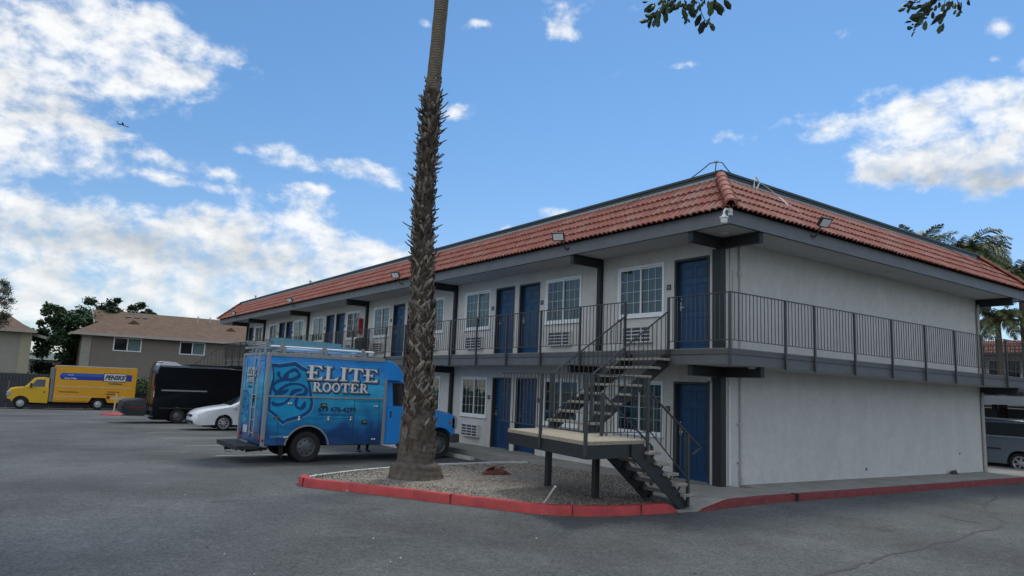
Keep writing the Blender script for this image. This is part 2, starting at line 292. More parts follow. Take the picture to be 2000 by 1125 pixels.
def gravel_extra(t, b, c, r):
    vo = nd(t, 'ShaderNodeTexVoronoi'); vo.inputs['Scale'].default_value = 34; t.links.new(c.outputs['Object'], vo.inputs[0])
    s = nd(t, 'ShaderNodeSeparateColor'); t.links.new(vo.outputs['Color'], s.inputs[0])
    x = nd(t, 'ShaderNodeValToRGB'); e = x.color_ramp.elements; e[0].color = (.12, .105, .085, 1); e[1].color = (.36, .33, .28, 1); el_ = x.color_ramp.elements.new(.5); el_.color = (.19, .17, .145, 1)
    t.links.new(s.outputs[0], x.inputs[0]); t.links.new(x.outputs[0], b.inputs['Base Color'])
    bp_ = nd(t, 'ShaderNodeBump'); bp_.inputs['Strength'].default_value = 1; bp_.inputs['Distance'].default_value = .012; bp_.invert = True
    t.links.new(vo.outputs['Distance'], bp_.inputs['Height']); t.links.new(bp_.outputs[0], b.inputs['Normal'])
gravel_m = mat('gravel', (.2, .19, .17), .9, .1, 10, spec=.15, extra=gravel_extra)
def redcurb_extra(t, b, c, r):
    n = nd(t, 'ShaderNodeTexNoise'); n.inputs['Scale'].default_value = 3.5; n.inputs['Detail'].default_value = 9; n.inputs['Roughness'].default_value = .75; t.links.new(c.outputs['Object'], n.inputs[0])
    x = nd(t, 'ShaderNodeValToRGB'); e = x.color_ramp.elements; e[0].position = .655; e[0].color = (0, 0, 0, 1); e[1].position = .68; e[1].color = (1, 1, 1, 1); t.links.new(n.outputs['Fac'], x.inputs[0])
    m = nd(t, 'ShaderNodeMix', data_type='RGBA'); t.links.new(x.outputs[0], m.inputs[0]); t.links.new(r.outputs[0], m.inputs[6]); m.inputs[7].default_value = (.45, .33, .30, 1); t.links.new(m.outputs[2], b.inputs['Base Color'])
redcurb = mat('red_curb_paint', (.40, .040, .038), .6, .28, 4, bump=.4, bscale=40, extra=redcurb_extra)
redcurb2 = mat('faded_red_curb_paint', (.165, .022, .020), .7, .35, 6, bump=.4, bscale=40, extra=redcurb_extra)

# ================================================================== GROUND
mb = MB(); xs = [-400, -120, -60, -30, 0, 15, 30, 60, 120, 400]; ysl = [-300, -60, -20, 4, 20, 40, 70, 150, 600]
mb.grid([[(x, y, g(x, y)) for x in xs] for y in ysl])
mb.v = [p for p in mb.v]; mb.f = [tuple(f) for f in mb.f]
structure(mb.build('parking_lot_asphalt', asphalt, recalc=True))
for o in [bpy.data.objects['parking_lot_asphalt']]:
    if o.data.polygons[0].normal.z < 0: o.data.flip_normals()
# sidewalk: top follows the building; outer edge is the kerb
def sz(x, y): return -.012*min(max(0, x), 13.6)
def slab(mb, poly, zf, zb):
    n = len(poly); vs = [(x, y, zf(x, y)) for x, y in poly] + [(x, y, zb(x, y)) for x, y in poly]
    mb.add(vs, [tuple(range(n)), tuple(range(2*n-1, n-1, -1))] + [(i, n+i, n+(i+1) % n, (i+1) % n) for i in range(n)])
mb = MB(); dn = lambda x, y: g(x, y)-.3
# A-side walk in pour joints
ya = 4.9
yy = [ya, 7.1, 9.5, 11.9, 14.3, 16.7, 19.1, 21.5, 23.9, 26.3, 28.7, 31.1, 33.5, 37.2]
for a, b in zip(yy[:-1], yy[1:]): slab(mb, [(-1.22, a+.006), (0.3, a+.006), (0.3, b-.006), (-1.22, b-.006)], sz, dn)
slab(mb, [(-1.22, ya-.006), (-1.1, 3.65), (-.92, 2.2), (.3, 2.2), (.3, ya-.006)], sz, dn)
slab(mb, [(-.92, 2.188), (-.83, 1.42), (-1.6, .6), (-2.45, -.35), (.3, -.35), (.3, 2.188)], sz, dn)
def zap(x, y):   # apron dips to the asphalt between the two red kerbs
    t = max(0, min(1, (-y-.75)/.55)) * max(0, min(1, (-1.25-x)/.7)); return sz(x, y) - .115*t
ap = [(-2.45, -.362), (-2.62, -.75), (-2.72, -1.27), (-2.3, -1.33), (-1.95, -1.3), (-1.5, -1.24), (-1.25, -1.2), (-1.25, -.75), (-1.25, -.362)]
c0 = (-1.95, -.75); n = len(ap)
mb.add([(c0[0], c0[1], zap(*c0))] + [(x, y, zap(x, y)) for x, y in ap], [(0, i+1, (i+1) % n+1) for i in range(n)])
mb.add([(x, y, zap(x, y)) for x, y in ap] + [(x, y, -.4) for x, y in ap], [(i, n+i, n+(i+1) % n, (i+1) % n) for i in range(n)])
slab(mb, [(-1.238, -.362), (-1.238, -1.17), (-.6, -1.16), (-.6, -.362)], sz, dn)
xe = [-.588, .62, 2.6, 4.6, 6.6, 8.6, 10.6, 12.8, 16.5]
for a, b in zip(xe[:-1], xe[1:]): slab(mb, [(a+.006, -.362 if b <= .7 else .3), (a+.006, -1.17), (b-.006, -1.17), (b-.006, -.362 if b <= .7 else .3)], sz, dn)
slab(mb, [(12.81, .31), (16.5, .31), (16.5, 1.4), (12.81, 1.4)], sz, dn)
structure(mb.build('sidewalk', conc, recalc=True))
# red kerb of the end-wall walk
def kerb(path, w, ztop, zbot, inner=None):
    m_ = MB(); rows = []; kr = random.Random(17)
    for i, (x, y) in enumerate(path):
        a = Vector(path[max(0, i-1)]); b = Vector(path[min(len(path)-1, i+1)]); d = (b-a).normalized(); nrm = Vector((-d.y, d.x))
        zt = ztop(x, y, i/(len(path)-1)) + kr.uniform(-.005, .003); zb = zbot(x, y)
        q = Vector((x, y)) + nrm*kr.uniform(-.006, .006); o1 = q; i1 = q + nrm*w
        rows.append([(o1.x, o1.y, zb), (o1.x+nrm.x*.012, o1.y+nrm.y*.012, zt-.03), (o1.x+nrm.x*.035, o1.y+nrm.y*.035, zt), (i1.x, i1.y, zt), (i1.x, i1.y, zb)])
    m_.grid(rows); m_.add([p for p in rows[0]], [(0, 1, 2, 3, 4)]); m_.add([p for p in rows[-1]], [(4, 3, 2, 1, 0)])
    return m_
pth = catmull([(-2.3, -1.40), (-1.9, -1.385), (-1.5, -1.34), (-1.0, -1.315), (-.2, -1.31), (3.2, -1.33), (6.5, -1.33), (10.8, -1.33), (16.5, -1.33)], 6)
mb = kerb(pth, .14, lambda x, y, t: sz(x, y)+.004 if x > -1.3 else lerp(-.128, .004, max(0, min(1, (x+2.3)/1.0))), lambda x, y: g(x, y)-.2)
o = mb.build('red_kerb', redcurb2, smooth=50, recalc=True); structure(o)
mb = MB(); mb.box(.585, .635, -1.343, -1.2, -.125, .0085); structure(mb.build('drain_slot', black_m))
# joints across the red kerb of the island are cut below
# gravel island
out = catmull([(-7.25, 3.98), (-7.40, 3.72), (-7.32, 3.28), (-6.52, 2.03), (-5.73, .68), (-5.06, -.42), (-4.55, -.86), (-4.0, -1.08), (-3.39, -1.19), (-2.72, -1.27)], 7)
mb = kerb(out, .15, lambda x, y, t: .02 if t < .965 else lerp(.02, -.09, (t-.965)/.035), lambda x, y: g(x, y)-.2)
structure(mb.build('red_painted_kerb', redcurb, smooth=50, recalc=True))
mb = MB()
for k in (12, 27, 41, 55):
    a = Vector(out[k]); d = (Vector(out[k+1])-a).normalized(); n_ = Vector((-d.y, d.x))
    P = [(a-d*.005-n_*.004), (a+d*.005-n_*.004), (a+d*.005+n_*.152), (a-d*.005+n_*.152)]
    mb.add([(p.x, p.y, -.13) for p in P] + [(p.x, p.y, .0225) for p in P], [(0, 1, 5, 4), (1, 2, 6, 5), (2, 3, 7, 6), (3, 0, 4, 7), (4, 5, 6, 7)])
structure(mb.build('kerb_joints', mat('joint_dark', (.07, .015, .015), .9, .2, 9)))
back = catmull([(-1.27, 4.86), (-2.0, 5.02), (-3.08, 5.04), (-4.2, 4.95), (-5.32, 4.72), (-6.3, 4.35), (-7.0, 4.0), (-7.24, 3.85)], 5)
mb = kerb(back, .11, lambda x, y, t: .005, lambda x, y: g(x, y)-.2)
structure(mb.build('white_kerb', white_paint, smooth=50, recalc=True))
inner = [(x, y) for x, y in out[3:]] ; poly = [(x+.10, y+.06) for x, y in out[2:]] + [(-2.60, -.75), (-2.43, -.34), (-1.6, .62), (-.81, 1.42), (-.9, 2.2), (-1.08, 3.65), (-1.2, 4.8)] + [(x, y-.06) for x, y in back[1:-1]]
mb = MB(); cx_, cy_ = -4, 2.2; rows = []
for t in (0, .25, .5, .75, .9, 1):
    rows.append([(lerp(cx_, x, t), lerp(cy_, y, t), -.035 + .03*(1-t)**.5 + .008*math.sin(9*x*t+5*y)) for x, y in poly+[poly[0]]])
mb.grid(rows); structure(mb.build('gravel_bed', gravel_m, recalc=True))
if bpy.data.objects['gravel_bed'].data.polygons[20].normal.z < 0: bpy.data.objects['gravel_bed'].data.flip_normals()
def inpoly(x, y, P):
    c = False; j = len(P)-1
    for i in range(len(P)):
        if (P[i][1] > y) != (P[j][1] > y) and x < (P[j][0]-P[i][0])*(y-P[i][1])/(P[j][1]-P[i][1])+P[i][0]: c = not c
        j = i
    return c
mb = MB(); k = 0; pebs = [mat('pebble_pale', (.40, .365, .31), .85, .2, 30), mat('pebble_grey', (.20, .185, .165), .85, .2, 30), mat('pebble_dark', (.055, .05, .042), .85, .2, 30), mat('pebble_tan', (.26, .215, .165), .85, .2, 30)]
while k < 15000:
    x = random.uniform(-7.4, -.8); y = random.uniform(-1.3, 5)
    if not inpoly(x, y, poly): continue
    r = random.uniform(.008, .019); z0 = -.02; a = random.uniform(0, 6.28); ca, sa = math.cos(a), math.sin(a); e = random.uniform(.6, 1)
    P = [(r*ca, r*sa, 0), (-r*e*sa, r*e*ca, .1*r), (-r*ca, -r*sa, 0), (r*e*sa, -r*e*ca, -.1*r)]
    mb.m = random.choice((0, 1, 2, 2, 3))
    mb.add([(x+p[0], y+p[1], z0+p[2]) for p in P] + [(x+.2*r*ca, y, z0+r*.75)], [(0, 1, 4), (1, 2, 4), (2, 3, 4), (3, 0, 4)]); k += 1
o = mb.build('loose_pebbles', pebs); o['kind'] = 'stuff'; o['label'] = 'grey and tan pebbles lying in the kerbed gravel island'; o['category'] = 'gravel'
# weeds along the kerb tip
mb = MB()
for i in range(170):
    t = random.random(); k = random.randrange(18, len(back)-1); x, y = back[k]; x += random.uniform(-.25, .25); y -= random.uniform(.12, .3)
    h = random.uniform(.02, .06); a = random.uniform(0, 6.28); w = .006
    mb.add([(x-w*math.cos(a), y-w*math.sin(a), -.02), (x+w*math.cos(a), y+w*math.sin(a), -.02), (x+random.uniform(-.03, .03), y+random.uniform(-.03, .03), h)], [(0, 1, 2)])
o = mb.build('weeds', mat('weed_green', (.10, .13, .04), .8, .3, 10)); o['kind'] = 'stuff'; o['label'] = 'small green weeds growing along the white kerb'; o['category'] = 'weeds'
# oil stains
mb = MB(); rr = random.Random(12)
for (x, y, r_) in ((-5.2, 6.3, .22), (-4.6, 6.2, .12), (-6.1, 6.5, .10), (-6.6, 6.4, .14), (-4.9, 12.2, .3), (-5.4, 15.6, .25), (-9.0, 2.4, .16), (-8.2, -.8, .10), (3.4, -2.4, .12), (-8.8, 6.2, .2), (-7.4, 12.0, .18), (-4.2, 19.0, .3)):
    n = 14; mb.add([(x, y, g(x, y)+.0035)] + [(x+r_*rr.uniform(.6, 1.2)*math.cos(2*PI*i/n)*1.3, y+r_*rr.uniform(.6, 1.2)*math.sin(2*PI*i/n), g(x, y)+.0035) for i in range(n)], [(0, i+1, (i+1) % n+1) for i in range(n)])
structure(mb.build('oil_stains', mat('oil_stain', (.060, .062, .060), .7, .25, 9)))
# stall lines, cracks
mb = MB()
for y in (10.05, 13.6, 17.25, 20.8, 24.4, 28.0 - 1.2, 31.6):
    mb.add([(-7.4, y-.05, g(0, y-.05)+.004), (-1.5, y-.05, g(0, y-.05)+.004), (-1.5, y+.05, g(0, y+.05)+.004), (-7.4, y+.05, g(0, y+.05)+.004)], [(0, 1, 2, 3)])
structure(mb.build('stall_lines', mat('worn_line_paint', (.34, .35, .34), .8, .3, 9)))
def ribbon(pts, w, dz=.004, jag=.04, k=5):
    P = catmull(pts, k); rows = []
    for i, (x, y) in enumerate(P):
        a = Vector(P[max(0, i-1)]); b = Vector(P[min(len(P)-1, i+1)]); d = (b-a).normalized(); n_ = Vector((-d.y, d.x))
        q = Vector((x, y)) + n_*random.uniform(-jag, jag); ww = w*random.uniform(.5, 1.3)
        rows.append([(q.x-n_.x*ww/2, q.y-n_.y*ww/2, g(x, y)+dz), (q.x+n_.x*ww/2, q.y+n_.y*ww/2, g(x, y)+dz)])
    return rows
mb = MB(); mb.grid(ribbon([(7.1,-2.0),(7.1,-2.26),(6.37,-2.56),(4.92,-2.91),(3.84,-3.29),(2.93,-3.74),(2.27,-4.19),(1.25,-4.4),(.4,-4.4),(-.47,-4.55),(-1.2,-4.53),(-1.79,-4.61),(-2.5,-4.6),(-3.08,-4.68),(-3.58,-4.72),(-4.43,-4.77),(-5.4,-5.2)], .055, .004, .03))
mb.grid(ribbon([(1.86,-3.39),(1.71,-3.74),(1.72,-4.04)], .09, .005, .01)); structure(mb.build('asphalt_crack', mat('crack_sealant', (.045,.047,.048), .8, .2, 20)))

# ================================================================== MOTEL BUILDING
ZD, LB, LA, EV = 2.72, 12.56, 36.1, -1.05
motel = thing('motel_building', 'two storey grey stucco motel with red clay tile mansard, blue doors and wrap-around balcony', 'building', (0, 0, 0))
def holes_wall(mb, fn, u0, u1, z0, z1, holes, depth):
    us = sorted({u0, u1} | {h[i] for h in holes for i in (0, 1)}); zs = sorted({z0, z1} | {h[i] for h in holes for i in (2, 3)})
    for a, b in zip(us[:-1], us[1:]):
        for c, d in zip(zs[:-1], zs[1:]):
            um, zm = (a+b)/2, (c+d)/2
            if any(h[0] < um < h[1] and h[2] < zm < h[3] for h in holes): continue
            mb.add([fn(a, c, 0), fn(b, c, 0), fn(b, d, 0), fn(a, d, 0)], [(0, 1, 2, 3)])
    for a, b, c, d in holes:
        P = [(a, c), (b, c), (b, d), (a, d)]
        for i in range(4):
            p, q = P[i], P[(i+1) % 4]; mb.add([fn(*p, 0), fn(*q, 0), fn(*q, depth), fn(*p, depth)], [(3, 2, 1, 0)])
bays = []; doors = []; wins = []
wins.append(1.58); doors.append(.27)
for k in range(4):
    o_ = 7.13*k; wins += [4.45+o_, 8.71+o_]; doors += [6.20+o_, 7.42+o_]
wins.append(33.0); doors.append(34.85)
DW, DH, WW, WB, WT = .98, 2.08, 1.43, .89, 2.05
holes = []
for z0 in (0, ZD):
    holes += [(d, d+DW, z0, z0+DH) for d in doors] + [(w, w+WW, z0+WB, z0+WT) for w in wins]
mb = MB(); FA = lambda u, z, w: (w, u, z); FB = lambda u, z, w: (u, w, z)
holes_wall(mb, FA, 0, LA, -1.3, 5.13, holes, .16)
holes_wall(mb, FB, 0, LB, -.6, 5.13, [], 0)
mb.add([(LB, 0, -.6), (LB, LA, -1.3), (LB, LA, 5.13), (LB, 0, 5.13)], [(0, 1, 2, 3)]); mb.add([(0, LA, -1.3), (LB, LA, -1.3), (LB, LA, 5.13), (0, LA, 5.13)], [(3, 2, 1, 0)])
wall = mb.build('wall', stucco, motel)
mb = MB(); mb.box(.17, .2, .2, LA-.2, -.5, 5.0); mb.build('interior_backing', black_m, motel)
# ---- window prototype (local: y along wall, x outward negative)
def make_window(seed):
    r = random.Random(seed); f = MB()
    def fr(y0, y1, z0, z1, t, xa, xb):
        f.box(xa, xb, y0, y1, z0, z0+t); f.box(xa, xb, y0, y1, z1-t, z1); f.box(xa+.001, xb-.001, y0, y0+t, z0+t, z1-t); f.box(xa+.001, xb-.001, y1-t, y1, z0+t, z1-t)
    H = WT-WB; fr(-.035, WW+.035, -.035, H+.035, .055, -.03, .06)
    mid = WW/2; fr(.02, mid+.02, .02, H-.02, .035, .012, .035); fr(mid-.02, WW-.02, .02, H-.02, .035, -.012, .0105)
    f.box(-.05, -.03, -.05, WW+.05, -.06, -.035)
    o = f.build('window', white_frame, motel)
    m_ = MB()
    for (a, b, x) in ((.055, mid-.015, .020), (mid+.015, WW-.055, -.004)):
        for i in (1, 2): y = lerp(a, b, i/3); m_.box(x-.004, x+.004, y-.0035, y+.0035, .055, H-.055)
        for i in (1, 2, 3): z = lerp(.055, H-.055, i/4); m_.box(x-.0035, x+.0035, a, b, z-.0035, z+.0035)
    build_sub(m_, 'grille_bars', white_frame, o)
    p = MB(); p.add([(.027, .05, .05), (.027, mid, .05), (.027, mid, H-.05), (.027, .05, H-.05)], [(0, 3, 2, 1)]); p.add([(.004, mid, .05), (.004, WW-.05, .05), (.004, WW-.05, H-.05), (.004, mid, H-.05)], [(0, 3, 2, 1)])
    build_sub(p, 'pane', glass, o)
    c = MB(); n = 120; gap0 = r.uniform(0, 1); cov_ = r.uniform(.8, 1.0) if gap0 < .6 else r.uniform(.45, .8)
    rows = [[(.10 + .022*math.sin(i*.9+r.uniform(-.4, .4)) + .008*math.sin(i*.37), WW*cov_*i/n, z) for i in range(n+1)] for z in (0.0,)]
    rows.append([(x, y, H) for x, y, _ in rows[0]]); c.grid(rows)
    build_sub(c, 'curtain', curtain_m, o, smooth=180)
    return o
def place(o, y, z, x=0.0):
    o.location = (x, y, z); return o
wp = [make_window(s) for s in (1, 5, 9)]
for o in wp: place(o, -50, -50)
used = set(); i = 0
for z0 in (ZD, 0):
    for w in wins:
        k = i % 3; p = wp[k]; o = p if k not in used else copy_tree(p); used.add(k); place(o, w, z0+WB); i += 1
# ---- door prototype
def make_door():
    f = MB(); f.box(.10, .14, .05, DW-.05, .02, DH-.05)
    for (y0, y1) in ((.14, .45), (.53, .84)):
        for (z0, z1) in ((.16, .78), (.90, 1.52), (1.64, 1.90)):
            t = .022
            f.box(.088, .10, y0, y1, z0, z0+t); f.box(.088, .10, y0, y1, z1-t, z1); f.box(.0885, .10, y0, y0+t, z0+t, z1-t); f.box(.0885, .10, y1-t, y1, z0+t, z1-t)
            f.box(.092, .10, y0+.06, y1-.06, z0+.06, z1-.06)
    o = f.build('door', blue_door, motel, bevel=.004, seg=1)
    j = MB(); j.box(-.012, .15, 0, .05, 0, DH); j.box(-.012, .15, DW-.05, DW, 0, DH); j.box(-.0118, .15, .05, DW-.05, DH-.05, DH)
    build_sub(j, 'door_frame', jamb_m, o)
    s = MB(); s.box(-.01, .15, .05, DW-.05, 0, .018); build_sub(s, 'threshold', galv, o)
    h = MB(); h.box(.082, .10, DW-.155, DW-.095, .93, 1.13); h.cyl((.10, DW-.125, 1.0), (.05, DW-.125, 1.0), .014, n=8); h.beam((.052, DW-.125, 1.0), (.052, DW-.235, 1.0), .018, .02); h.cyl((.10, DW-.125, 1.2), (.08, DW-.125, 1.2), .02, n=8)
    build_sub(h, 'handle', metal, o)
    return o
dp = make_door(); first = True
for z0 in (ZD, 0):
    for d in doors:
        o = dp if first else copy_tree(dp); first = False; place(o, d, z0)
# ---- through-wall air conditioners
def make_ac():
    f = MB(); f.box(-.10, .0, 0, .92, 0, .38); f.box(-.115, -.10, 0, .92, 0, .022); f.box(-.115, -.10, 0, .92, .358, .38)
    for y in (.0, .295, .60, .895): f.box(-.1148, -.10, y, y+.025, .022, .358)
    for k in (1, 2, 3): z = .022 + .336*k/4; f.box(-.113, -.10, .026, .894, z-.012, z+.012)
    o = f.build('air_conditioner', ac_m, motel, bevel=.003, seg=1)
    d = MB()
    for y0, y1 in ((.026, .294), (.321, .599), (.626, .894)):
        for k in range(4):
            z0_ = .022 + .336*k/4; d.box(-.1035, -.1005, y0, y1, z0_+.011, z0_+.073)
    build_sub(d, 'louvres', mat('ac_louvre', (.05, .055, .07), .6, .15, 9), o); return o
ap_ = make_ac(); first = True
for z0 in (ZD, 0):
    for w in wins:
        o = ap_ if first else copy_tree(ap_); first = False; place(o, w+.28, z0+.24)
# ---- room number plates
f = MB(); f.box(-.018, 0, 0, .12, 0, .12); npl = f.build('number_plate', mat('plate_dark', (.05, .05, .055), .5, .1, 9), motel)
f = MB(); f.box(-.0195, -.018, .02, .10, .03, .09); build_sub(f, 'plate_face', mat('plate_face', (.16, .16, .17), .5, .3, 60), npl)
first = True
for z0 in (ZD, 0):
    for d in doors:
        for y in ([d+DW+.10] if d in (.27,) or (abs(((d-7.42)/7.13) % 1) < .01 or abs(((d-7.42)/7.13) % 1) > .99) else [d-.17]):
            o = npl if first else copy_tree(npl); first = False; place(o, y, z0+1.42)
# ---- posts and cantilever beams
PY = [.0, 3.66, 10.75, 17.93, 25.04, 32.45]
mb = MB()
for y in PY[1:]: mb.box(-.10, -.002, y-.065, y+.065, 0, 2.4); mb.box(-.10, -.002, y-.065, y+.065, ZD, 5.12)
pm = []
for j, y in enumerate(PY[1:]+[LA-.07]):
    for (z0, z1) in ((-.0, 2.19), (ZD, 4.89)):
        m_ = MB(); m_.box(-.105, -.002, y-.065, y+.065, z0, z1); m_.box(-.108, -.105, y-.02, y+.02, z0, z1); m_.build('column', trim_dk, motel)
    for (z0, z1) in ((2.19, 2.395), (4.89, 5.105)):
        m_ = MB(); m_.box(-1.0, -.002, y-.06, y+.06, z0, z1); m_.box(-1.004, -1.0, y-.06, y+.06, z0, z1); m_.build('beam', trim_dk, motel)
for (z0, z1) in ((-.02, 2.19), (ZD, 4.89)):
    m_ = MB(); m_.box(-.10, .06, -.10, .13, z0, z1); m_.build('column', mat('corner_column_paint', (.017, .019, .020), .55, .1, 5), motel, bevel=.006)
for (z0, z1) in ((2.19, 2.395), (4.89, 5.105)):
    m_ = MB(); m_.box(-1.0, .07, -.11, .01, z0, z1); m_.build('beam', trim_dk, motel)
    m_ = MB(); m_.box(-.05, .07, -1.0, -.112, z0, z1); m_.build('beam', trim_dk, motel)
    m_ = MB(); m_.box(LB-.06, LB+.06, -1.0, -.002, z0, z1); m_.build('beam', trim_dk, motel)
    m_ = MB(); m_.box(LB+.062, LB+1.0, -.05, .07, z0, z1); m_.build('beam', trim_dk, motel)
for (z0, z1) in ((-.25, 2.19), (ZD, 4.89)):
    m_ = MB(); m_.box(LB-.02, LB+.13, -.03, .12, z0, z1); m_.build('column', trim_dk, motel)
# downspouts by the far end of the end wall
for (z0, z1) in ((-.18, 2.37), (ZD, 5.1)):
    m_ = MB(); m_.tube([(LB-.09, -.05, z0), (LB-.09, -.05, z1-.38), (LB-.06, -.06, z1-.22), (LB+.03, -.09, z1)], .038, 8); m_.tube([(LB-.005, -.045, z0), (LB-.005, -.045, z1-.36), (LB+.03, -.06, z1-.22), (LB+.10, -.09, z1)], .032, 8)
    m_.build('downspout', mat('downspout_paint', (.36, .35, .33), .5, .08, 6), motel, smooth=50)
# ---- balcony deck
def ring_strip(mb, d0, d1, z0, z1, yend=37.1, rx=None):
    # L-shaped strip from outward distance d0 to d1 (both >=0) around A side, B side and right side
    xr = LB
    mb.box(-d1, -d0, -d1, yend, z0, z1)
    mb.box(-d0+.0, xr+d1, -d1, -d0, z0, z1) if d0 > 0 else mb.box(0, xr+d1, -d1, -.0, z0, z1)
    mb.box(xr+d0, xr+d1, -d0 if d0 > 0 else 0, yend, z0, z1)
m_ = MB(); ring_strip(m_, 0, 1.03, 2.42, 2.715); m_.build('balcony_deck', conc, motel)
m_ = MB(); ring_strip(m_, 1.03, 1.055, 2.40, 2.60); m_.build('deck_fascia', trim, motel)
m_ = MB(); ring_strip(m_, 1.03, 1.075, 2.60, 2.64); ring_strip(m_, 1.03, 1.045, 2.64, 2.70); m_.build('deck_edge_trim', mat('deck_lip', (.085, .086, .086), .5, .1, 4), motel)
m_ = MB(); ring_strip(m_, 0, 1.028, 2.398, 2.418); m_.build('balcony_soffit', soffit_m, motel)
# ---- railings
def rail_run(p, q, posts, name='railing', ends=None):
    p, q = Vector((*p, 0)), Vector((*q, 0)); d = (q-p); Ln = d.length; d.normalize(); m_ = MB()
    m_.beam(p+Vector((0, 0, 3.765)), q+Vector((0, 0, 3.765)), .042, .018); m_.beam(p+Vector((0, 0, 2.86)), q+Vector((0, 0, 2.86)), .022, .016)
    cuts = sorted([0]+posts+[Ln])
    for a, b in zip(cuts[:-1], cuts[1:]):
        n = max(1, round((b-a)/.118))
        for i in range(1, n):
            c = p + d*lerp(a, b, i/n); m_.cyl(c+Vector((0, 0, 2.86)), c+Vector((0, 0, 3.757)), .0092, n=5, cap=False)
    r_ = m_.build(name, rail_m, motel)
    for a in posts:
        c = p + d*a; k = MB(); k.beam(c+Vector((0, 0, 2.37)), c+Vector((0, 0, 3.757)), .045, .045, (1, 0, 0)); o2 = Vector((-d.y, d.x, 0))
        build_sub(k, 'post', rail_m, r_)
    return r_
rail_run((-1.10, 1.66), (-1.10, 37.1), [0.02] + [3.18-1.66+1.508*k for k in range(23)])
rail_run((-1.10, .45), (-1.10, -1.10), [.02, 1.53])
rail_run((-1.10, -1.10), (LB+1.10, -1.10), [.64+1.1, 1.68+1.1] + [3.26+1.1+1.655*k for k in range(7)])
rail_run((LB+1.10, -1.10), (LB+1.10, 8), [.02] + [1.6*k for k in range(1, 6)])
# ---- roof
m_ = MB(); ring_strip(m_, 0, 1.02, 5.12, 5.16, 39.1); m_.build('soffit', soffit_m, motel)
m_ = MB(); ring_strip(m_, 1.02, 1.055, 5.10, 5.385, 39.1); m_.build('fascia', mat('fascia_paint', (.150, .154, .160), .55, .12, 3, bump=.15, bscale=20), motel)
m_ = MB(); ring_strip(m_, 1.0, 1.02, 5.095, 5.12, 39.1); m_.box(-1.02, LB+1.02, 39.08, 39.1, 5.1, 5.385); m_.build('fascia_drip_edge', trim_dk, motel)
tmats = [mat('clay_tile_%s' % n, c, .75, .16, 9, bump=.25, bscale=40, spec=.25) for n, c in (('red', (.26, .085, .062)), ('rose', (.28, .112, .088)), ('brown', (.24, .085, .065)), ('orange', (.29, .115, .075)), ('dusty', (.27, .14, .115)))]
S0, S1 = (-1.14, 5.385), (-.11, 6.36)
sn = Vector((S0[1]-S1[1], S1[0]-S0[0])); sn = Vector((-(S1[1]-S0[1]), (S1[0]-S0[0]))); sn.normalize()    # outward normal in (d,z)
def tile_side(fn, ulen, start_clip, end_clip, p=.1533, ns=6):
    m_ = MB(); rr = random.Random(3)
    nt_ = int((ulen+2.6)/p)+1; cols = [(-1.3+p*i/ns) for i in range(nt_*ns+1)]
    for k in range(4):
        off = 0; jit = [(rr.uniform(-.003, .005), rr.uniform(-.006, .006)) for _ in range(nt_+2)]
        s_lo, s_hi = k/4-.025, (k+1)/4+.02
        rows = []
        for (s, lift, skirt) in ((s_lo, .042, True), (s_lo, .042, False), (s_hi, .004, False)):
            row = []
            for i, u in enumerate(cols):
                tq = jit[i//ns][1] if s == s_lo else 0; d = lerp(S0[0], S1[0], s+tq); z = lerp(S0[1], S1[1], s+tq)
                ph = (i % ns)/ns; h = .046*abs(math.sin(PI*ph))**.8
                tj = jit[i//ns]; hh = lift + h + tj[0]*(1 if s == s_lo else .3)
                if skirt: hh -= .028
                uu = min(max(u, d if start_clip else u), ulen-d if end_clip else u)
                row.append(fn(uu, d+sn.x*hh, z+sn.y*hh))
            rows.append(row)
        base = len(m_.v); m = len(cols)
        for r_ in rows: m_.v += r_
        mi_cur = 0
        for i in range(m-1):
            if i % ns == 0: mi_cur = rr.choice((0, 0, 0, 1, 1, 2, 2, 3, 4))
            for a in (0, 1):
                m_.f.append((base+a*m+i, base+a*m+i+1, base+(a+1)*m+i+1, base+(a+1)*m+i)); m_.mi.append(mi_cur)
    return m_
tA = tile_side(lambda u, d, z: (d, u, z), 38.0, True, True)
tB = tile_side(lambda u, d, z: (u, d, z), LB, True, True)
roofA = tA.build('roof', tmats, motel, smooth=35); roofB = tB.build('roof', tmats, motel, smooth=35)
m_ = MB()   # plain slopes of the two far sides and the sheathing below all tiles
m_.add([(-1.08, -1.08, 5.387), (-1.08, 39.08, 5.387), (-.06, 38.06, 6.34), (-.06, -.06, 6.34)], [(0, 1, 2, 3)])
m_.add([(-1.08, -1.08, 5.387), (LB+1.08, -1.08, 5.387), (LB+.06, -.06, 6.34), (-.06, -.06, 6.34)], [(0, 1, 2, 3)])
m_.build('roof_underlay', mat('underlay', (.03, .02, .02), .9, .1, 4), motel)
m_ = MB(); m_.add([(LB+1.12, -1.12, 5.4), (LB+1.12, 39.12, 5.4), (LB+.1, 38.06, 6.36), (LB+.1, -.06, 6.36)], [(0, 1, 2, 3)]); m_.add([(-1.12, 39.12, 5.4), (LB+1.12, 39.12, 5.4), (LB+.1, 38.1, 6.36), (-.1, 38.1, 6.36)], [(0, 1, 2, 3)])
m_.build('rear_roof', tmats[0], motel)
m_ = MB(); m_.box(-.03, LB+.03, -.03, 38.06, 6.2, 6.4); m_.build('flat_roof', mat('roofing', (.3, .3, .3), .9, .1, 2), motel)
m_ = MB()
def rim(mb, o_, i_, z0, z1):
    mb.box(-o_, -i_, -o_, 38.06+o_, z0, z1); mb.box(-i_, LB+o_, -o_, -i_, z0, z1); mb.box(LB+i_, LB+o_, -i_, 38.06+o_, z0, z1); mb.box(-i_, LB+i_, 38.06+i_, 38.06+o_, z0, z1)
rim(m_, .075, .0, 6.34, 6.485); m_.build('parapet_flashing', flash_m, motel)
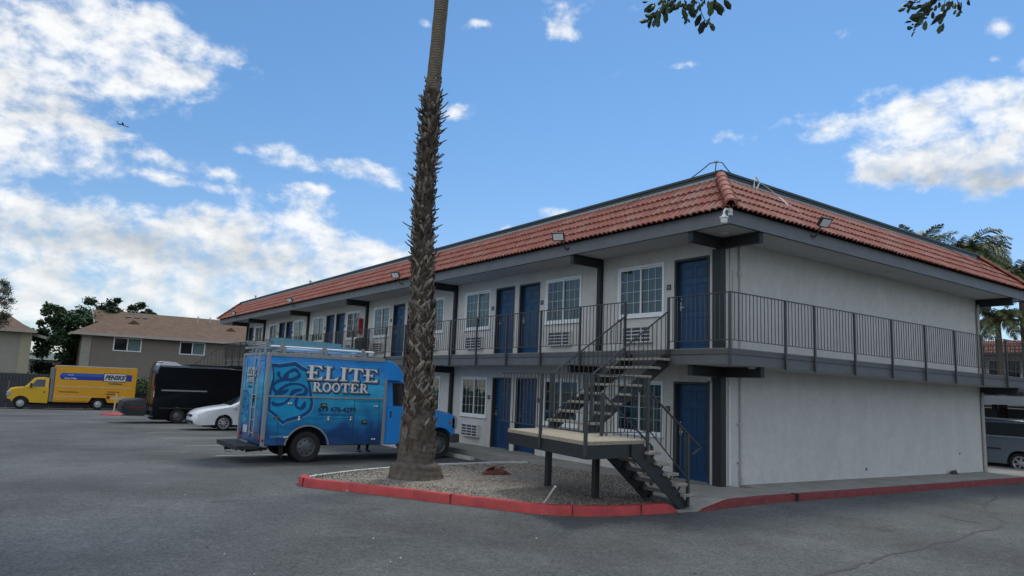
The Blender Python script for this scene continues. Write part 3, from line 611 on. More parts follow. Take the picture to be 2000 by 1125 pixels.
m_ = MB(); rim(m_, .10, -.06, 6.485, 6.535); rim(m_, .13, -.08, 6.535, 6.585); m_.build('parapet_cap', green_cap, motel)
# hip caps
def hip(p0, p1, n=6, name='hip_tiles'):
    p0, p1 = Vector(p0), Vector(p1); d = (p1-p0).normalized(); a = d.cross(Vector((0, 0, 1))).normalized(); b = a.cross(d).normalized(); m_ = MB(); st = (p1-p0).length/n
    for k in range(n):
        rows = []
        for (t, r_) in ((-.02, .088), (0, .125), (st+.03, .105)):
            c = p0 + d*(k*st+t)
            rows.append([c + a*(r_*math.cos(PI*j/12)) + b*(r_*math.sin(PI*j/12)*.9+.004) for j in range(13)])
        m_.m = random.choice((0, 3, 3, 0)); m_.grid([[tuple(x) for x in r_] for r_ in rows])
    m_.build(name, tmats, motel, smooth=40)
hip((-1.19, -1.19, 5.43), (-.10, -.10, 6.45)); hip((LB+1.19, -1.19, 5.43), (LB+.10, -.10, 6.45)); hip((-1.19, 39.19, 5.43), (-.10, 38.15, 6.45))
# conduits on the end wall
m_ = MB(); m_.box(.235, .285, -.045, -.002, 0, 2.02); m_.tube([(.26, -.025, 2.02), (.26, -.025, 2.12), (.23, -.02, 2.38)], .007, 5); m_.tube([(.262, -.026, 2.05), (.28, -.022, 2.18), (.31, -.02, 2.38)], .006, 5); m_.build('conduit', pvc, motel)
m_ = MB(); m_.tube([(.615, -.035, .10), (.615, -.035, 2.39)], .018, 8); m_.cyl((.64, -.03, -.01), (.64, -.03, .16), .035, n=10); m_.tube([(.59, -.02, .02), (.59, -.02, .34), (.61, -.03, .45)], .010, 5)
for z in (.46, 1.24): m_.box(.53, .67, -.05, -.003, z-.015, z+.015)
m_.build('conduit', mat('conduit_paint', (.40, .40, .40), .5, .08, 6), motel, smooth=50)
m_ = MB(); m_.box(.30, .33, -.03, -.002, ZD, 5.1); m_.box(.40, .43, -.03, -.002, ZD, 4.5); m_.build('conduit', stucco, motel)
m_ = MB(); m_.tube([(.615, -.035, ZD), (.615, -.035, 5.11)], .020, 8); m_.box(.57, .66, -.055, -.004, 4.38, 4.47); m_.build('conduit', mat('conduit_paint', (.40, .40, .40)), motel, smooth=50)
m_ = MB(); m_.cyl((5.66, -.012, .15), (5.66, -.002, .15), .035, n=10); m_.cyl((10.9, -.012, .42), (10.9, -.002, .42), .03, n=10); m_.build('wall_outlet', mat('outlet_dark', (.14, .14, .14)), motel)
# corridor ceiling lights
for (x, y, z, lab) in ((-.42, -.42, 5.118, 'round flush ceiling light under the roof corner'), (-.5, 9.2, 5.118, 'round flush ceiling light under the roof edge above the paired upper doors'), (6.1, -.5, 5.118, 'round flush ceiling light under the roof edge above the blank upper end wall'), (.0, -.8, 2.397, 'round flush ceiling light under the balcony corner'), (-.5, 9.2, 2.397, 'round flush ceiling light under the balcony above the lower window left of the paired doors')):
    m_ = MB(); m_.lathe([(.0, -.045), (.08, -.04), (.105, -.02), (.11, 0)], (x, y, z), 'z', 20); o = m_.build('ceiling_light', mat('lamp_diffuser', (.5, .5, .48), .4, .05, 5), smooth=50); tag(o, lab, 'ceiling light', 'ceiling lights of the walkways')

# ================================================================== STAIRCASE
st = thing('exterior_staircase', 'dark steel switchback staircase with pale concrete treads and a square landing', 'staircase', (-3.4, 0, 0))
ZL = 1.05
LP_ = [(-4.80, -1.30), (-3.42, -1.18), (-3.30, -.35), (-3.02, .35), (-3.0, 1.62), (-4.33, 1.42)]
m_ = MB(); m_.prism(LP_, lambda u, v, w: (u, v, w), ZL-.065, ZL); m_.build('landing', conc_lt, st, bevel=.008, recalc=True)
m_ = MB()
FP = [(-4.76, -1.26), (-3.44, -1.15), (-3.05, .35), (-3.05, 1.57), (-4.30, 1.38)]
for a, b in zip(FP, FP[1:]+FP[:1]): m_.beam((*a, ZL-.17), (*b, ZL-.17), .05, .20)
m_.beam((-4.55, 0, ZL-.17), (-3.1, .2, ZL-.17), .05, .18); m_.build('landing_frame', steel_dk, st)
for (x, y) in ((-3.44, 1.29), (-3.52, -.12), (-4.45, -1.0)):
    pass
for (x, y) in ((-3.44, 1.29), (-3.52, -.12)):
    m_ = MB(); m_.beam((x, y, -.05), (x, y, ZL-.26), .10, .10, (1, 0, 0)); m_.build('support_post', steel_dk, st, bevel=.005)
# lower flight: near stringer y=-1.22, far stringer y=-.38
def stringer(p0, p1, h=.24, t=.02, name='stringer'):
    m_ = MB(); x0, z0 = p0[0], p0[2]; x1, z1 = p1[0], p1[2]; y = p0[1]
    m_.prism([(x0, z0), (x1, z1), (x1, z1+h), (x0, z0+h)] if True else [], lambda u, v, w: (u, w, v), y-t/2, y+t/2)
    return m_.build(name, steel_dk, st, recalc=True)
m_ = MB(); m_.prism([(-3.78, .80), (-2.66, -.07), (-2.42, -.07), (-2.50, .05), (-3.52, .985), (-3.78, .985)], lambda u, v, w: (u, w, v), -1.235, -1.21); m_.build('stringer', steel_dk, st, recalc=True)
m_ = MB(); m_.prism([(-3.62, .76), (-2.58, -.06), (-2.32, -.06), (-2.40, .06), (-3.42, .985), (-3.62, .985)], lambda u, v, w: (u, w, v), -.39, -.365); m_.build('stringer', steel_dk, st, recalc=True)
def tread(x, z, y0, y1, sgn=1, dep=.29):
    m_ = MB(); rr = random.Random(int(x*100+z*1000)); m_.box(x-dep/2, x+dep/2, y0, y1, z-.05, z); o_ = m_.build('tread', tread_m, st, bevel=.01)
    b_ = MB()
    for y in (y0+.12, y1-.12):
        b_.beam((x+.10*sgn, y, z-.055), (x-.02*sgn, y, z-.20), .03, .012, (0, 1, 0))
    build_sub(b_, 'bracket', steel_dk, o_)
for k in range(5):
    z = ZL - .177*(k+1); tread(-3.36+.215*k+.02, z, -1.33, -.30)
# upper flight: near stringer y=.45, far stringer y=1.5
for y in (.45, 1.50):
    m_ = MB(); m_.prism([(-3.06, 1.06), (-1.06, 2.38), (-1.06, 2.64), (-1.25, 2.56), (-3.24, 1.22), (-3.24, 1.06)], lambda u, v, w: (u, w, v), y-.012, y+.012); m_.build('stringer', steel_dk, st, recalc=True)
for k in range(8):
    z = ZL + (2.70-ZL)*(k+1)/9.0; tread(-3.12+.262*k, z, .34, 1.62, -1)
# handrails
def guard(name, top, bot, bal, posts, y=None):
    m_ = MB()
    for s in top: m_.beam(s[0], s[1], .035, .02)
    for s in bot: m_.beam(s[0], s[1], .02, .014)
    for (a0, a1, b0, b1, n) in bal:
        for i in range(n):
            t = (i+.5)/n; m_.cyl(Vector(a0).lerp(Vector(a1), t), Vector(b0).lerp(Vector(b1), t), .0095, n=5, cap=False)
    o_ = m_.build(name, rail_m, st)
    for (p, q) in posts:
        k = MB(); k.beam(p, q, .045, .045, (1, 0, 0)); build_sub(k, 'post', rail_m, o_)
    return o_
for y in (.45, 1.63):      # upper flight, both sides
    a0, a1, b0, b1 = (-3.14, y, 2.11), (-1.10, y, 3.48), (-3.14, y, 1.30), (-1.10, y, 2.68)
    guard('handrail', [(a0, a1)], [(b0, b1)], [(a0, a1, b0, b1, 16)], [((-3.14, y, ZL-.2 if y < 1 else ZL-.1), (-3.14, y, 2.11))])
# landing guard: outer side and near side
yA = lambda x: 0
g0, g1, g2 = (-4.34, 1.62), (-4.82, -1.30), (-3.44, -1.24)
def P3(p, z): return (p[0], p[1], z)
guard('landing_railing', [(P3(g0, 2.07), P3(g1, 2.07)), (P3(g1, 2.07), P3(g2, 2.05))], [(P3(g0, 1.18), P3(g1, 1.18)), (P3(g1, 1.18), P3(g2, 1.18))],
      [(P3(g0, 2.07), P3(g1, 2.07), P3(g0, 1.18), P3(g1, 1.18), 22), (P3(g1, 2.07), P3(g2, 2.05), P3(g1, 1.18), P3(g2, 1.18), 9)],
      [((-4.82, -1.30, .82), (-4.82, -1.30, 2.08)), ((-4.56, .14, .82), (-4.56, .14, 2.08)), ((-3.44, -1.25, .75), (-3.44, -1.25, 2.06))])
a0, a1, b0, b1 = (-3.42, -1.27, 1.82), (-2.34, -1.27, 1.05), (-3.44, -1.27, 1.22), (-2.50, -1.27, .42)
guard('handrail', [(a0, (-2.16, -1.27, .92)), ((-2.16, -1.27, .92), (-2.36, -1.27, .80))], [(b0, b1)], [(a0, (-2.50, -1.27, 1.16), b0, b1, 8)], [((-2.48, -1.27, -.05), (-2.48, -1.27, 1.14))])
a0, a1, b0, b1 = (-3.60, -.33, 1.78), (-2.36, -.33, .86), (-3.55, -.33, 1.1), (-2.36, -.33, .25)
guard('handrail', [(a0, a1)], [(b0, b1)], [(a0, a1, b0, b1, 7)], [((-2.36, -.33, 0), (-2.36, -.33, .86)), ((-3.60, -.33, ZL-.1), (-3.60, -.33, 1.78))])

# ================================================================== FIXTURES ON THE MOTEL
lampglass = mat('lamp_glass', (.80, .80, .78), .25, .05, 5)
def floodlight(base, d, lab, face=(-.62, -.42, -.5)):
    b = Vector(base); d = Vector(d).normalized(); t = thing('floodlight', lab, 'floodlight', base, 'floodlights on arms along the roof edge')
    up = Vector((0, 0, 1)); side = d.cross(up).normalized()
    m_ = MB(); p1 = b + d*.06 + up*-.02; p2 = b + d*.22 + up*.24; m_.tube([b, b+d*.05-up*.03, b+d*.10+up*.0, p2], .016, 6); m_.tube([b+up*.05, b+d*.03-up*.09, b+d*.10-up*.02], .005, 4); m_.build('arm', blackpl, t)
    c = p2 + d*.05 + up*.04; h = MB()
    n = Vector(face).normalized(); a = n.cross(up).normalized(); v = a.cross(n).normalized()
    def pt(i, j, k): return c + a*(i*.15) + v*(j*.105) + n*(k*.035)
    h.add([pt(-1,-1,-1), pt(1,-1,-1), pt(1,1,-1), pt(-1,1,-1), pt(-1.05,-1.05,1), pt(1.05,-1.05,1), pt(1.05,1.05,1), pt(-1.05,1.05,1)], [(0,3,2,1),(4,5,6,7),(0,1,5,4),(1,2,6,5),(2,3,7,6),(3,0,4,7)])
    for i in range(-4, 5): h.beam(c - n*.03 + a*(i*.025) - v*.07, c - n*.03 + a*(i*.025) + v*.07, .006, .04, n)
    h.build('lamp_housing', blackpl, t, bevel=.006)
    g_ = MB(); g_.add([pt(-.85,-.8,1.06), pt(.85,-.8,1.06), pt(.85,.8,1.06), pt(-.85,.8,1.06)], [(0,1,2,3)]); g_.build('lens', lampglass, t)
    return t
floodlight((-1.056, 3.73, 5.27), (-1, .55, 0), 'black floodlight on the roof edge over the staircase balcony')
floodlight((-1.056, 12.75, 5.27), (-1, .5, 0), 'black floodlight on the roof edge just left of the palm trunk')
floodlight((-1.056, 24.2, 5.27), (-1, .5, 0), 'black floodlight on the roof edge above the middle of the long balcony')
floodlight((-1.056, 34.6, 5.27), (-1, .5, 0), 'farthest black floodlight, near the far left end of the roof')
floodlight((1.69, -1.056, 5.29), (.5, -1, 0), 'black floodlight on the roof edge over the blank end wall', (-.1, -.75, -.65))
floodlight((13.3, -1.056, 5.27), (.3, -1, 0), 'black floodlight at the right end of the roof edge')
t = thing('security_camera', 'white dome security camera on a bent arm at the roof corner', 'security camera', (-1.07, -1.07, 5.33))
m_ = MB(); m_.lathe([(0, .0), (.05, .0), (.05, .03), (0, .03)], (-1.09, -1.09, 5.30), 'z', 12); m_.tube([(-1.07, -1.075, 5.28), (-1.16, -1.10, 5.33), (-1.27, -1.12, 5.33), (-1.33, -1.13, 5.27), (-1.33, -1.13, 5.20)], .022, 8); m_.box(-1.12, -1.06, -1.12, -1.06, 5.24, 5.38); m_.build('bracket', pvc, t, smooth=60)
m_ = MB(); m_.lathe([(0, .02), (.035, .02), (.04, -.01), (.085, -.03), (.085, -.055), (.066, -.06), (.066, -.12), (.05, -.155), (.0, -.165)], (-1.33, -1.13, 5.19), 'z', 16); m_.build('dome', pvc, t, smooth=40)
t = thing('security_camera', 'small white bullet security camera above the lower corner door', 'security camera', (-.02, .19, 2.15))
m_ = MB(); m_.box(-.10, -.01, .15, .23, 2.16, 2.20); m_.cyl((-.10, .19, 2.18), (-.13, .19, 2.10), .042, .036, n=12); m_.build('housing', pvc, t, smooth=50)
m_ = MB(); m_.cyl((-.131, .19, 2.099), (-.136, .19, 2.088), .024, n=10); m_.build('lens', black_m, t)
t = thing('roof_tripod_mount', 'grey three legged pipe mount standing on the roof corner', 'antenna mount', (.2, .25, 6.585))
m_ = MB(); c = Vector((.15, .22, 6.90))
m_.tube([(.05, 1.0, 6.585), (.12, .62, 6.78), (.13, .38, 6.90), c], .013, 6); m_.tube([(.16, .26, 6.585), (.16, .24, 6.80), c], .013, 6); m_.tube([(.42, -.02, 6.585), (.32, .05, 6.72), (.22, .12, 6.88), c], .013, 6)
m_.build('legs', mat('pipe_blue_grey', (.07, .09, .12), .5, .1, 8), t, smooth=60); m_ = MB(); m_.cyl(c-Vector((.0, .0, .015)), c+Vector((0, 0, .015)), .05, n=12); m_.build('top_plate', galv, t)
m_ = MB(); wm = pvc
m_.tube([(1.05, -.05, 6.28), (1.02, -.12, 6.42), (1.03, -.12, 6.62), (1.08, -.10, 6.70), (1.16, -.1, 6.66), (1.22, -.12, 6.58), (1.10, -.14, 6.42), (1.05, -.14, 6.36)], .018, 5)
m_.tube([(1.05, -.14, 6.36), (1.3, -.42, 6.18), (1.5, -.55, 6.10)], .006, 4); m_.tube([(1.47, -.45, 6.22), (1.5, -.56, 6.10), (1.49, -.66, 5.98)], .014, 5); m_.tube([(1.22, -.12, 6.58), (1.35, -.25, 6.45), (1.50, -.48, 6.2), (1.70, -.95, 5.7)], .005, 4)
o = m_.build('loose_cable', wm); tag(o, 'white cable looped over the tile roof above the end wall', 'cable')
m_ = MB(); m_.tube([(10.0, -.12, 6.5), (10.9, -.5, 6.12), (12.0, -.8, 5.8), (12.9, -1.0, 5.55)], .008, 4); m_.tube([(11.6, -.12, 6.5), (12.3, -.5, 6.1), (13.0, -.9, 5.7)], .006, 4); o = m_.build('loose_cable', blackpl); tag(o, 'black cable hanging down the tile roof at its right end', 'cable')
m_ = MB(); m_.tube([(-.12, 2.0, 6.5), (-.6, 3.0, 5.95), (-1.0, 3.5, 5.55)], .006, 4); m_.tube([(-.12, -.02, 6.6), (-.20, .02, 6.42), (-.3, -.18, 6.25)], .006, 4); o = m_.build('loose_cable', blackpl); tag(o, 'thin dark cable running down the tiles to the floodlight over the staircase', 'cable')
for (x, y, z, lab) in ((.5, 26.8, 6.4, 'grey vent pipe with cap on the flat roof left of the palm'), (.4, 36.6, 6.4, 'short vent pipe at the far left end of the flat roof')):
    t = thing('vent_pipe', lab, 'vent pipe', (x, y, z)); m_ = MB(); m_.cyl((x, y, z), (x, y, z+.52), .035, n=8); m_.build('pipe', galv, t); m_ = MB(); m_.lathe([(0, .08), (.09, .03), (.10, 0), (0, 0)], (x, y, z+.50), 'z', 12); m_.build('cap', galv, t)
t = thing('fire_extinguisher_cabinet', 'red fire extinguisher cabinet on the upper wall right of a window', 'fire extinguisher', (0, 18.0, 3.9))
m_ = MB(); m_.box(-.2, -.03, 18.35, 18.62, 3.78, 4.42); m_.build('cabinet', mat('cabinet_red', (.30, .03, .02), .4, .15, 6), t, bevel=.01)
m_ = MB(); m_.box(-.203, -.2, 18.40, 18.57, 3.9, 4.32); m_.build('door_glass', carglass, t)
t = thing('trash_bin', 'black round trash bin standing on the upper balcony', 'bin', (-.5, 17.2, 2.715))
m_ = MB(); m_.lathe([(0, 0), (.24, 0), (.27, .3), (.29, .66)], (-.5, 17.2, 2.718), 'z', 20); m_.build('body', blackpl, t, smooth=50)
m_ = MB(); m_.lathe([(.31, .66), (.31, .72), (.22, .80), (0, .83)], (-.5, 17.2, 2.718), 'z', 20); m_.build('lid', blackpl, t, smooth=50)
m_ = MB(); m_.lathe([(0, 0), (.09, 0), (.11, .2), (.115, .2)], (-.75, 15.6, 2.718), 'z', 14); tag(m_.build('bucket', pvc, smooth=50), 'small white bucket on the upper balcony behind the blue utility truck roof', 'bucket')

# ================================================================== PALM
palm = thing('palm_tree', 'tall palm whose trunk is covered with cut frond stubs, standing in the gravel island', 'palm tree', (-5.26, 3.16, -.03))
bark = mat('palm_bark', (.075, .060, .048), .9, .30, 14, bump=.9, bscale=26, spec=.12)
def ring_extra(t, b, c, r):
    w = nd(t, 'ShaderNodeTexWave', wave_type='BANDS', bands_direction='Z'); w.inputs['Scale'].default_value = 5.5; w.inputs['Distortion'].default_value = 2.5; w.inputs['Detail'].default_value = 3; t.links.new(c.outputs['Object'], w.inputs[0])
    bp_ = nd(t, 'ShaderNodeBump'); bp_.inputs['Strength'].default_value = .7; bp_.inputs['Distance'].default_value = .02; t.links.new(w.outputs['Fac'], bp_.inputs['Height']); t.links.new(bp_.outputs[0], b.inputs['Normal'])
bark_top = mat('palm_bark_smooth', (.155, .125, .095), .85, .22, 9, spec=.15, extra=ring_extra)
stubm = [mat('frond_stub_grey', (.175, .152, .128), .9, .35, 18, bump=.6, bscale=40, spec=.1), mat('frond_stub_brown', (.085, .064, .048), .9, .35, 18, bump=.6, bscale=40, spec=.1), mat('frond_stub_pale', (.29, .25, .205), .9, .3, 18, bump=.6, bscale=40, spec=.1)]
CL = [(-.03, -5.26, 3.16), (.3, -5.27, 3.17), (1.3, -5.27, 3.17), (2.31, -5.31, 3.19), (3.34, -5.32, 3.19), (4.39, -5.37, 3.22), (5.47, -5.40, 3.23), (6.57, -5.39, 3.23), (7.36, -5.37, 3.22), (7.81, -5.36, 3.22), (8.27, -5.35, 3.21), (9.08, -5.32, 3.19), (10.03, -5.29, 3.18), (12, -5.18, 3.15), (14.2, -5.05, 3.1)]
RR = [(-.03, .56), (.02, .54), (.25, .465), (.27, .375), (.29, .368), (.5, .362), (.9, .335), (1.4, .275), (2.3, .222), (4.4, .190), (6, .178), (7.2, .165), (7.7, .16), (8.2, .15), (8.5, .148), (10, .15), (14.2, .15)]
def interp(T, z):
    for a, b in zip(T[:-1], T[1:]):
        if z <= b[0]: t = (z-a[0])/(b[0]-a[0]); return tuple(lerp(p, q, max(0, t)) for p, q in zip(a[1:], b[1:]))
    return tuple(T[-1][1:])
def trunk_seg(z0, z1, m, name, n=28, dz=.05, rough=.03):
    rows = []; z = z0; rr = random.Random(int(z0*10)+5)
    ph = [rr.uniform(0, 6.28) for _ in range(4)]
    while z <= z1+1e-6:
        cx, cy = interp(CL, z); r, = interp(RR, z); row = []
        for i in range(n+1):
            a = 2*PI*(i % n)/n; q = r*(1+rough*math.sin(5*a+z*9+ph[0])+rough*.8*math.sin(9*a-z*13+ph[1])) + rough*.15*math.sin(z*60+ph[2]+a*2)
            row.append((cx+q*math.cos(a), cy+q*math.sin(a), z))
        rows.append(row); z += dz
    mb = MB(); mb.grid(rows); return mb.build(name, m, palm, smooth=180)
trunk_seg(-.06, 1.3, mat('palm_root_bark', (.115, .100, .082), .92, .35, 8, bump=1, bscale=50, spec=.1), 'trunk_base', rough=.022, dz=.02)
trunk_seg(1.29, 7.95, bark, 'trunk')
trunk_seg(7.94, 14.15, bark_top, 'upper_trunk', rough=.012)
m_ = MB(); rr = random.Random(11); k = 0; z = .95
while z < 8.25:
    for j in range(13):
        dens_ = .92 if z > 1.2 else .5
        if rr.random() > dens_ or (math.sin(z*3.1+j)*math.sin(z*1.7+2*j) > .75): continue
        a = 2*PI*(j/13) + k*.24 + rr.uniform(-.22, .22); zz = z + rr.uniform(-.09, .09)
        cx, cy = interp(CL, zz); r, = interp(RR, zz); r *= .96
        er = Vector((math.cos(a), math.sin(a), 0)); et = Vector((-math.sin(a), math.cos(a), 0)); ez = Vector((0, 0, 1))
        sticks = zz > 4.2
        Ls = rr.uniform(.16, .28) if not sticks else (rr.uniform(.10, .19) if rr.random() < .85 else rr.uniform(.2, .3)); w0 = rr.uniform(.075, .11); w1 = w0*rr.uniform(.3, .6); out_ = rr.uniform(.10, .40) if not sticks else rr.choice((rr.uniform(.2, .7), rr.uniform(.9, 2.4)))
        if zz > 7.85: Ls *= .5; w0 *= .5; w1 *= .5; out_ *= .3
        lean = rr.choice((-1, 1))*rr.uniform(.35, 1.0) if not sticks else rr.uniform(-.45, .45)
        dr = (ez + er*out_ + et*lean).normalized(); nn = er - dr*er.dot(dr); nn.normalize(); tt = dr.cross(nn).normalized()
        p0 = Vector((cx, cy, zz)) + er*(r-.02); th = .018; m_.m = rr.choice((0, 0, 1, 1, 2))
        P = []
        for (s, w, h) in ((0, w0, th*1.6), (.55, lerp(w0, w1, .5)*.95, th*1.1), (1, w1, th*.8)):
            c = p0 + dr*(Ls*s) + er*(.02*math.sin(PI*s)); P += [c-tt*w/2, c+nn*h, c+tt*w/2, c-nn*h*.3]
        fs = []
        for q in (0, 1):
            for e in range(4): fs.append((q*4+e, q*4+(e+1) % 4, q*4+4+(e+1) % 4, q*4+4+e))
        fs.append((8, 9, 10, 11)); m_.add(P, fs)
    z += .062; k += 1
m_.build('frond_stubs', stubm, palm)
# flat dried leaf bases round the foot of the stubs
m_ = MB()
for i in range(34):
    a = rr.uniform(0, 6.28); zz = rr.uniform(.55, 1.15); cx, cy = interp(CL, zz); r, = interp(RR, zz); er = Vector((math.cos(a), math.sin(a), 0)); et = Vector((-math.sin(a), math.cos(a), 0))
    p = Vector((cx, cy, zz)) + er*(r+.012); h = rr.uniform(.12, .3); w = rr.uniform(.03, .06); m_.m = rr.choice((0, 1, 1))
    m_.add([p-et*w, p+et*w, p+et*w*.5+Vector((0, 0, -h))+er*.02, p-et*w*.4+Vector((0, 0, -h*.9))+er*.02, p+er*.02], [(0, 4, 1), (4, 2, 1), (4, 3, 2), (0, 3, 4)])
o = m_.build('leaf_bases', stubm, palm); o['kind'] = 'stuff'
leafm = [mat('palm_leaf', (.085, .125, .045), .55, .25, 6), mat('palm_leaf_dry', (.24, .19, .10), .7, .25, 6), mat('palm_leaf_light', (.16, .20, .09), .55, .25, 6)]
def fan_frond(m_, c, d, Ls, rr, dry=False):
    d = d.normalized(); up = Vector((0, 0, 1)); s = d.cross(up); s = s.normalized() if s.length > .01 else Vector((1, 0, 0)); q = c + d*Ls*.55
    m_.m = 1 if dry else rr.choice((0, 0, 2)); m_.tube([c, q], .012, 4)
    for i in range(22):
        a = lerp(-1.9, 1.9, i/21); e = (d*math.cos(a) + s*math.sin(a)).normalized(); p1 = q + e*Ls*.32; p2 = p1 + e*Ls*.22 - up*Ls*.16; t_ = e.cross(up); t_ = t_.normalized()*.022
        m_.add([q, p1-t_, p1+t_, p2], [(0, 1, 3), (0, 3, 2)])
def feather_frond(m_, c, d, Ls, rr, droop=1.0, nl=34):
    d = d.normalized(); p = Vector(c); pts = [p.copy()]; v = d.copy()
    for i in range(10):
        v = (v - Vector((0, 0, .10*droop*(1+i*.12)))).normalized(); p = p + v*(Ls/10); pts.append(p.copy())
    m_.m = 2; m_.tube(pts, [.02*(1-i/11)+.004 for i in range(11)], 4)
    for i in range(nl):
        t = .12 + .88*i/nl; k_ = min(9, int(t*10)); q = pts[k_].lerp(pts[k_+1], t*10-k_); v = (pts[k_+1]-pts[k_]).normalized(); s = v.cross(Vector((0, 0, 1))); s = s.normalized() if s.length > .05 else Vector((1, 0, 0))
        l = Ls*.30*math.sin(PI*min(.97, t*.85+.12))
        for sg in (-1, 1):
            e = (s*sg*.8 + v*.65 + Vector((0, 0, rr.uniform(-.25, .35)))).normalized(); tip = q + e*l - Vector((0, 0, l*.38*droop)); mid = q + e*l*.55
            w = v*.028; m_.m = rr.choice((0, 0, 2, 2, 1)) if rr.random() < .9 else 1
            m_.add([q-w*.5, q+w*.5, mid+w, mid-w, tip], [(0, 1, 2, 3), (3, 2, 4)])
m_ = MB(); rr = random.Random(4)
for i in range(46):
    a = rr.uniform(0, 6.28); e = rr.uniform(-.9, 1.2); fan_frond(m_, Vector((-5.05, 3.1, 14.1)), Vector((math.cos(a), math.sin(a), e)), rr.uniform(1.5, 2.1), rr, e < -.5)
m_.build('crown', leafm, palm)

# ================================================================== TREES
bark2 = mat('tree_bark', (.11, .09, .07), .9, .3, 8, bump=.8, bscale=30)
def leafmats(pre, c): return [mat(pre+'_leaf', c, .5, .25, 5, spec=.35), mat(pre+'_leaf_dark', tuple(x*.5 for x in c), .55, .25, 5, spec=.3), mat(pre+'_leaf_light', tuple(min(1, x*1.7) for x in c), .5, .25, 5, spec=.35)]
def tree(name, label, base, h, blobs, c, pre, leaf=.16, n=9000, trunk_r=.2, group=None, limbs=7, seed=1):
    rr = random.Random(seed); t = thing(name, label, 'tree', base, group); b = Vector(base); m_ = MB()
    top = Vector(blobs[0][0]); m_.tube([b-Vector((0, 0, .3)), b.lerp(top, .3)+Vector((.15, .1, 0)), b.lerp(top, .6), top], [trunk_r*1.25, trunk_r*.9, trunk_r*.6, trunk_r*.2], 9)
    for (c_, r_) in blobs:
        for i in range(max(1, limbs//len(blobs)+1)):
            q = Vector(c_) + Vector((rr.uniform(-1, 1)*r_[0], rr.uniform(-1, 1)*r_[1], rr.uniform(-.3, .6)*r_[2]))*.7; s = b.lerp(top, rr.uniform(.35, .7))
            m_.tube([s, s.lerp(q, .5)+Vector((rr.uniform(-.3, .3), rr.uniform(-.3, .3), .2)), q], [trunk_r*.45, trunk_r*.28, trunk_r*.08], 6)
    m_.build('trunk', bark2, t, smooth=60)
    m_ = MB(); clumps = []
    vol = sum(r[0]*r[1]*r[2] for _, r in blobs); 
    for (c_, r_) in blobs:
        k = max(6, int(90*r_[0]*r_[1]*r_[2]/vol*1.0))
        for i in range(k):
            while True:
                p = Vector((rr.uniform(-1, 1), rr.uniform(-1, 1), rr.uniform(-1, 1)))
                if .25 < p.length < 1: break
            p = p * (p.length**-.35); clumps.append((Vector(c_)+Vector((p.x*r_[0], p.y*r_[1], p.z*r_[2])), rr.uniform(.28, .5)*min(r_)*.75, rr.choice((0, 0, 1, 1, 2))))
    per = n//len(clumps)
    for (c_, r_, tone) in clumps:
        for i in range(per):
            p = Vector((rr.gauss(0, .55), rr.gauss(0, .55), rr.gauss(0, .42)))*r_; q = c_+p; s = leaf*rr.uniform(.6, 1.2)
            a = Vector((rr.gauss(0, 1), rr.gauss(0, 1), rr.gauss(0, .8))).normalized(); bb = a.orthogonal().normalized(); bb = (bb*math.cos(1.3*i)+a.cross(bb)*math.sin(1.3*i))
            m_.m = tone if rr.random() < .65 else rr.choice((0, 1, 2))
            m_.add([q-a*s*.5, q+bb*s*.25, q+a*s*.5, q-bb*s*.25], [(0, 1, 2, 3)])
    m_.build('crown', leafmats(pre, c), t); return t
tree('broadleaf_tree', 'dense dark green tree between the two tan apartment buildings', (-6.9, 64.5, -1.3), 8,
     [((-6.6, 65, 4.6), (3.6, 2.6, 2.6)), ((-8.6, 65, 3.6), (1.8, 2, 2.9)), ((-8.0, 65, 6.2), (1.7, 1.5, 1.3)), ((-5.7, 66, 7.0), (1.7, 1.4, 1.4)), ((-3.2, 67, 7.4), (2.4, 1.6, 1.2)), ((-1.6, 67, 7.2), (1.0, 1.0, .7)), ((-4.7, 66, 7.1), (1.6, 1.4, 1.3)), ((-2.4, 66.5, 7.1), (1.4, 1.2, 1.0)), ((-9.6, 64, 5.2), (.9, 1, 2.2)), ((-7.5, 64, 1.6), (1.8, 1.4, 1.2)), ((-9.0, 64.5, 1.6), (1.0, 1, 1.4))], (.032, .062, .026), 'ficus', leaf=.34, n=32000, trunk_r=.22, seed=3, limbs=14)
tree('broadleaf_tree', 'feathery grey green tree cut by the left edge of the photo', (-13.6, 51.6, -1.05), 8,
     [((-13.2, 52, 6.0), (.95, 1.5, 1.9)), ((-13.4, 52, 4.9), (1.1, 1.3, 1.0)), ((-13.2, 52.2, 7.5), (.6, .8, .8))], (.075, .082, .045), 'acacia', leaf=.12, n=11000, trunk_r=.14, seed=8)
m_ = MB(); rr = random.Random(5); ht = thing('hedge', 'leafy green creeper on the grey wall right of the yellow truck', 'hedge', (-2.9, 53.2, -1.1))
for i in range(1500):
    q = Vector((rr.uniform(-4.0, -1.6), rr.uniform(52.9, 53.4), rr.uniform(.1, 1.35))); s = rr.uniform(.08, .16); a = Vector((rr.gauss(0, 1), rr.gauss(0, 1), rr.gauss(0, 1))).normalized(); b = a.orthogonal().normalized(); m_.m = rr.choice((0, 1, 2)); m_.add([q-a*s*.5, q+b*s*.3, q+a*s*.5, q-b*s*.3], [(0, 1, 2, 3)])
m_.build('leaves', leafmats('creeper', (.06, .11, .035)), ht)
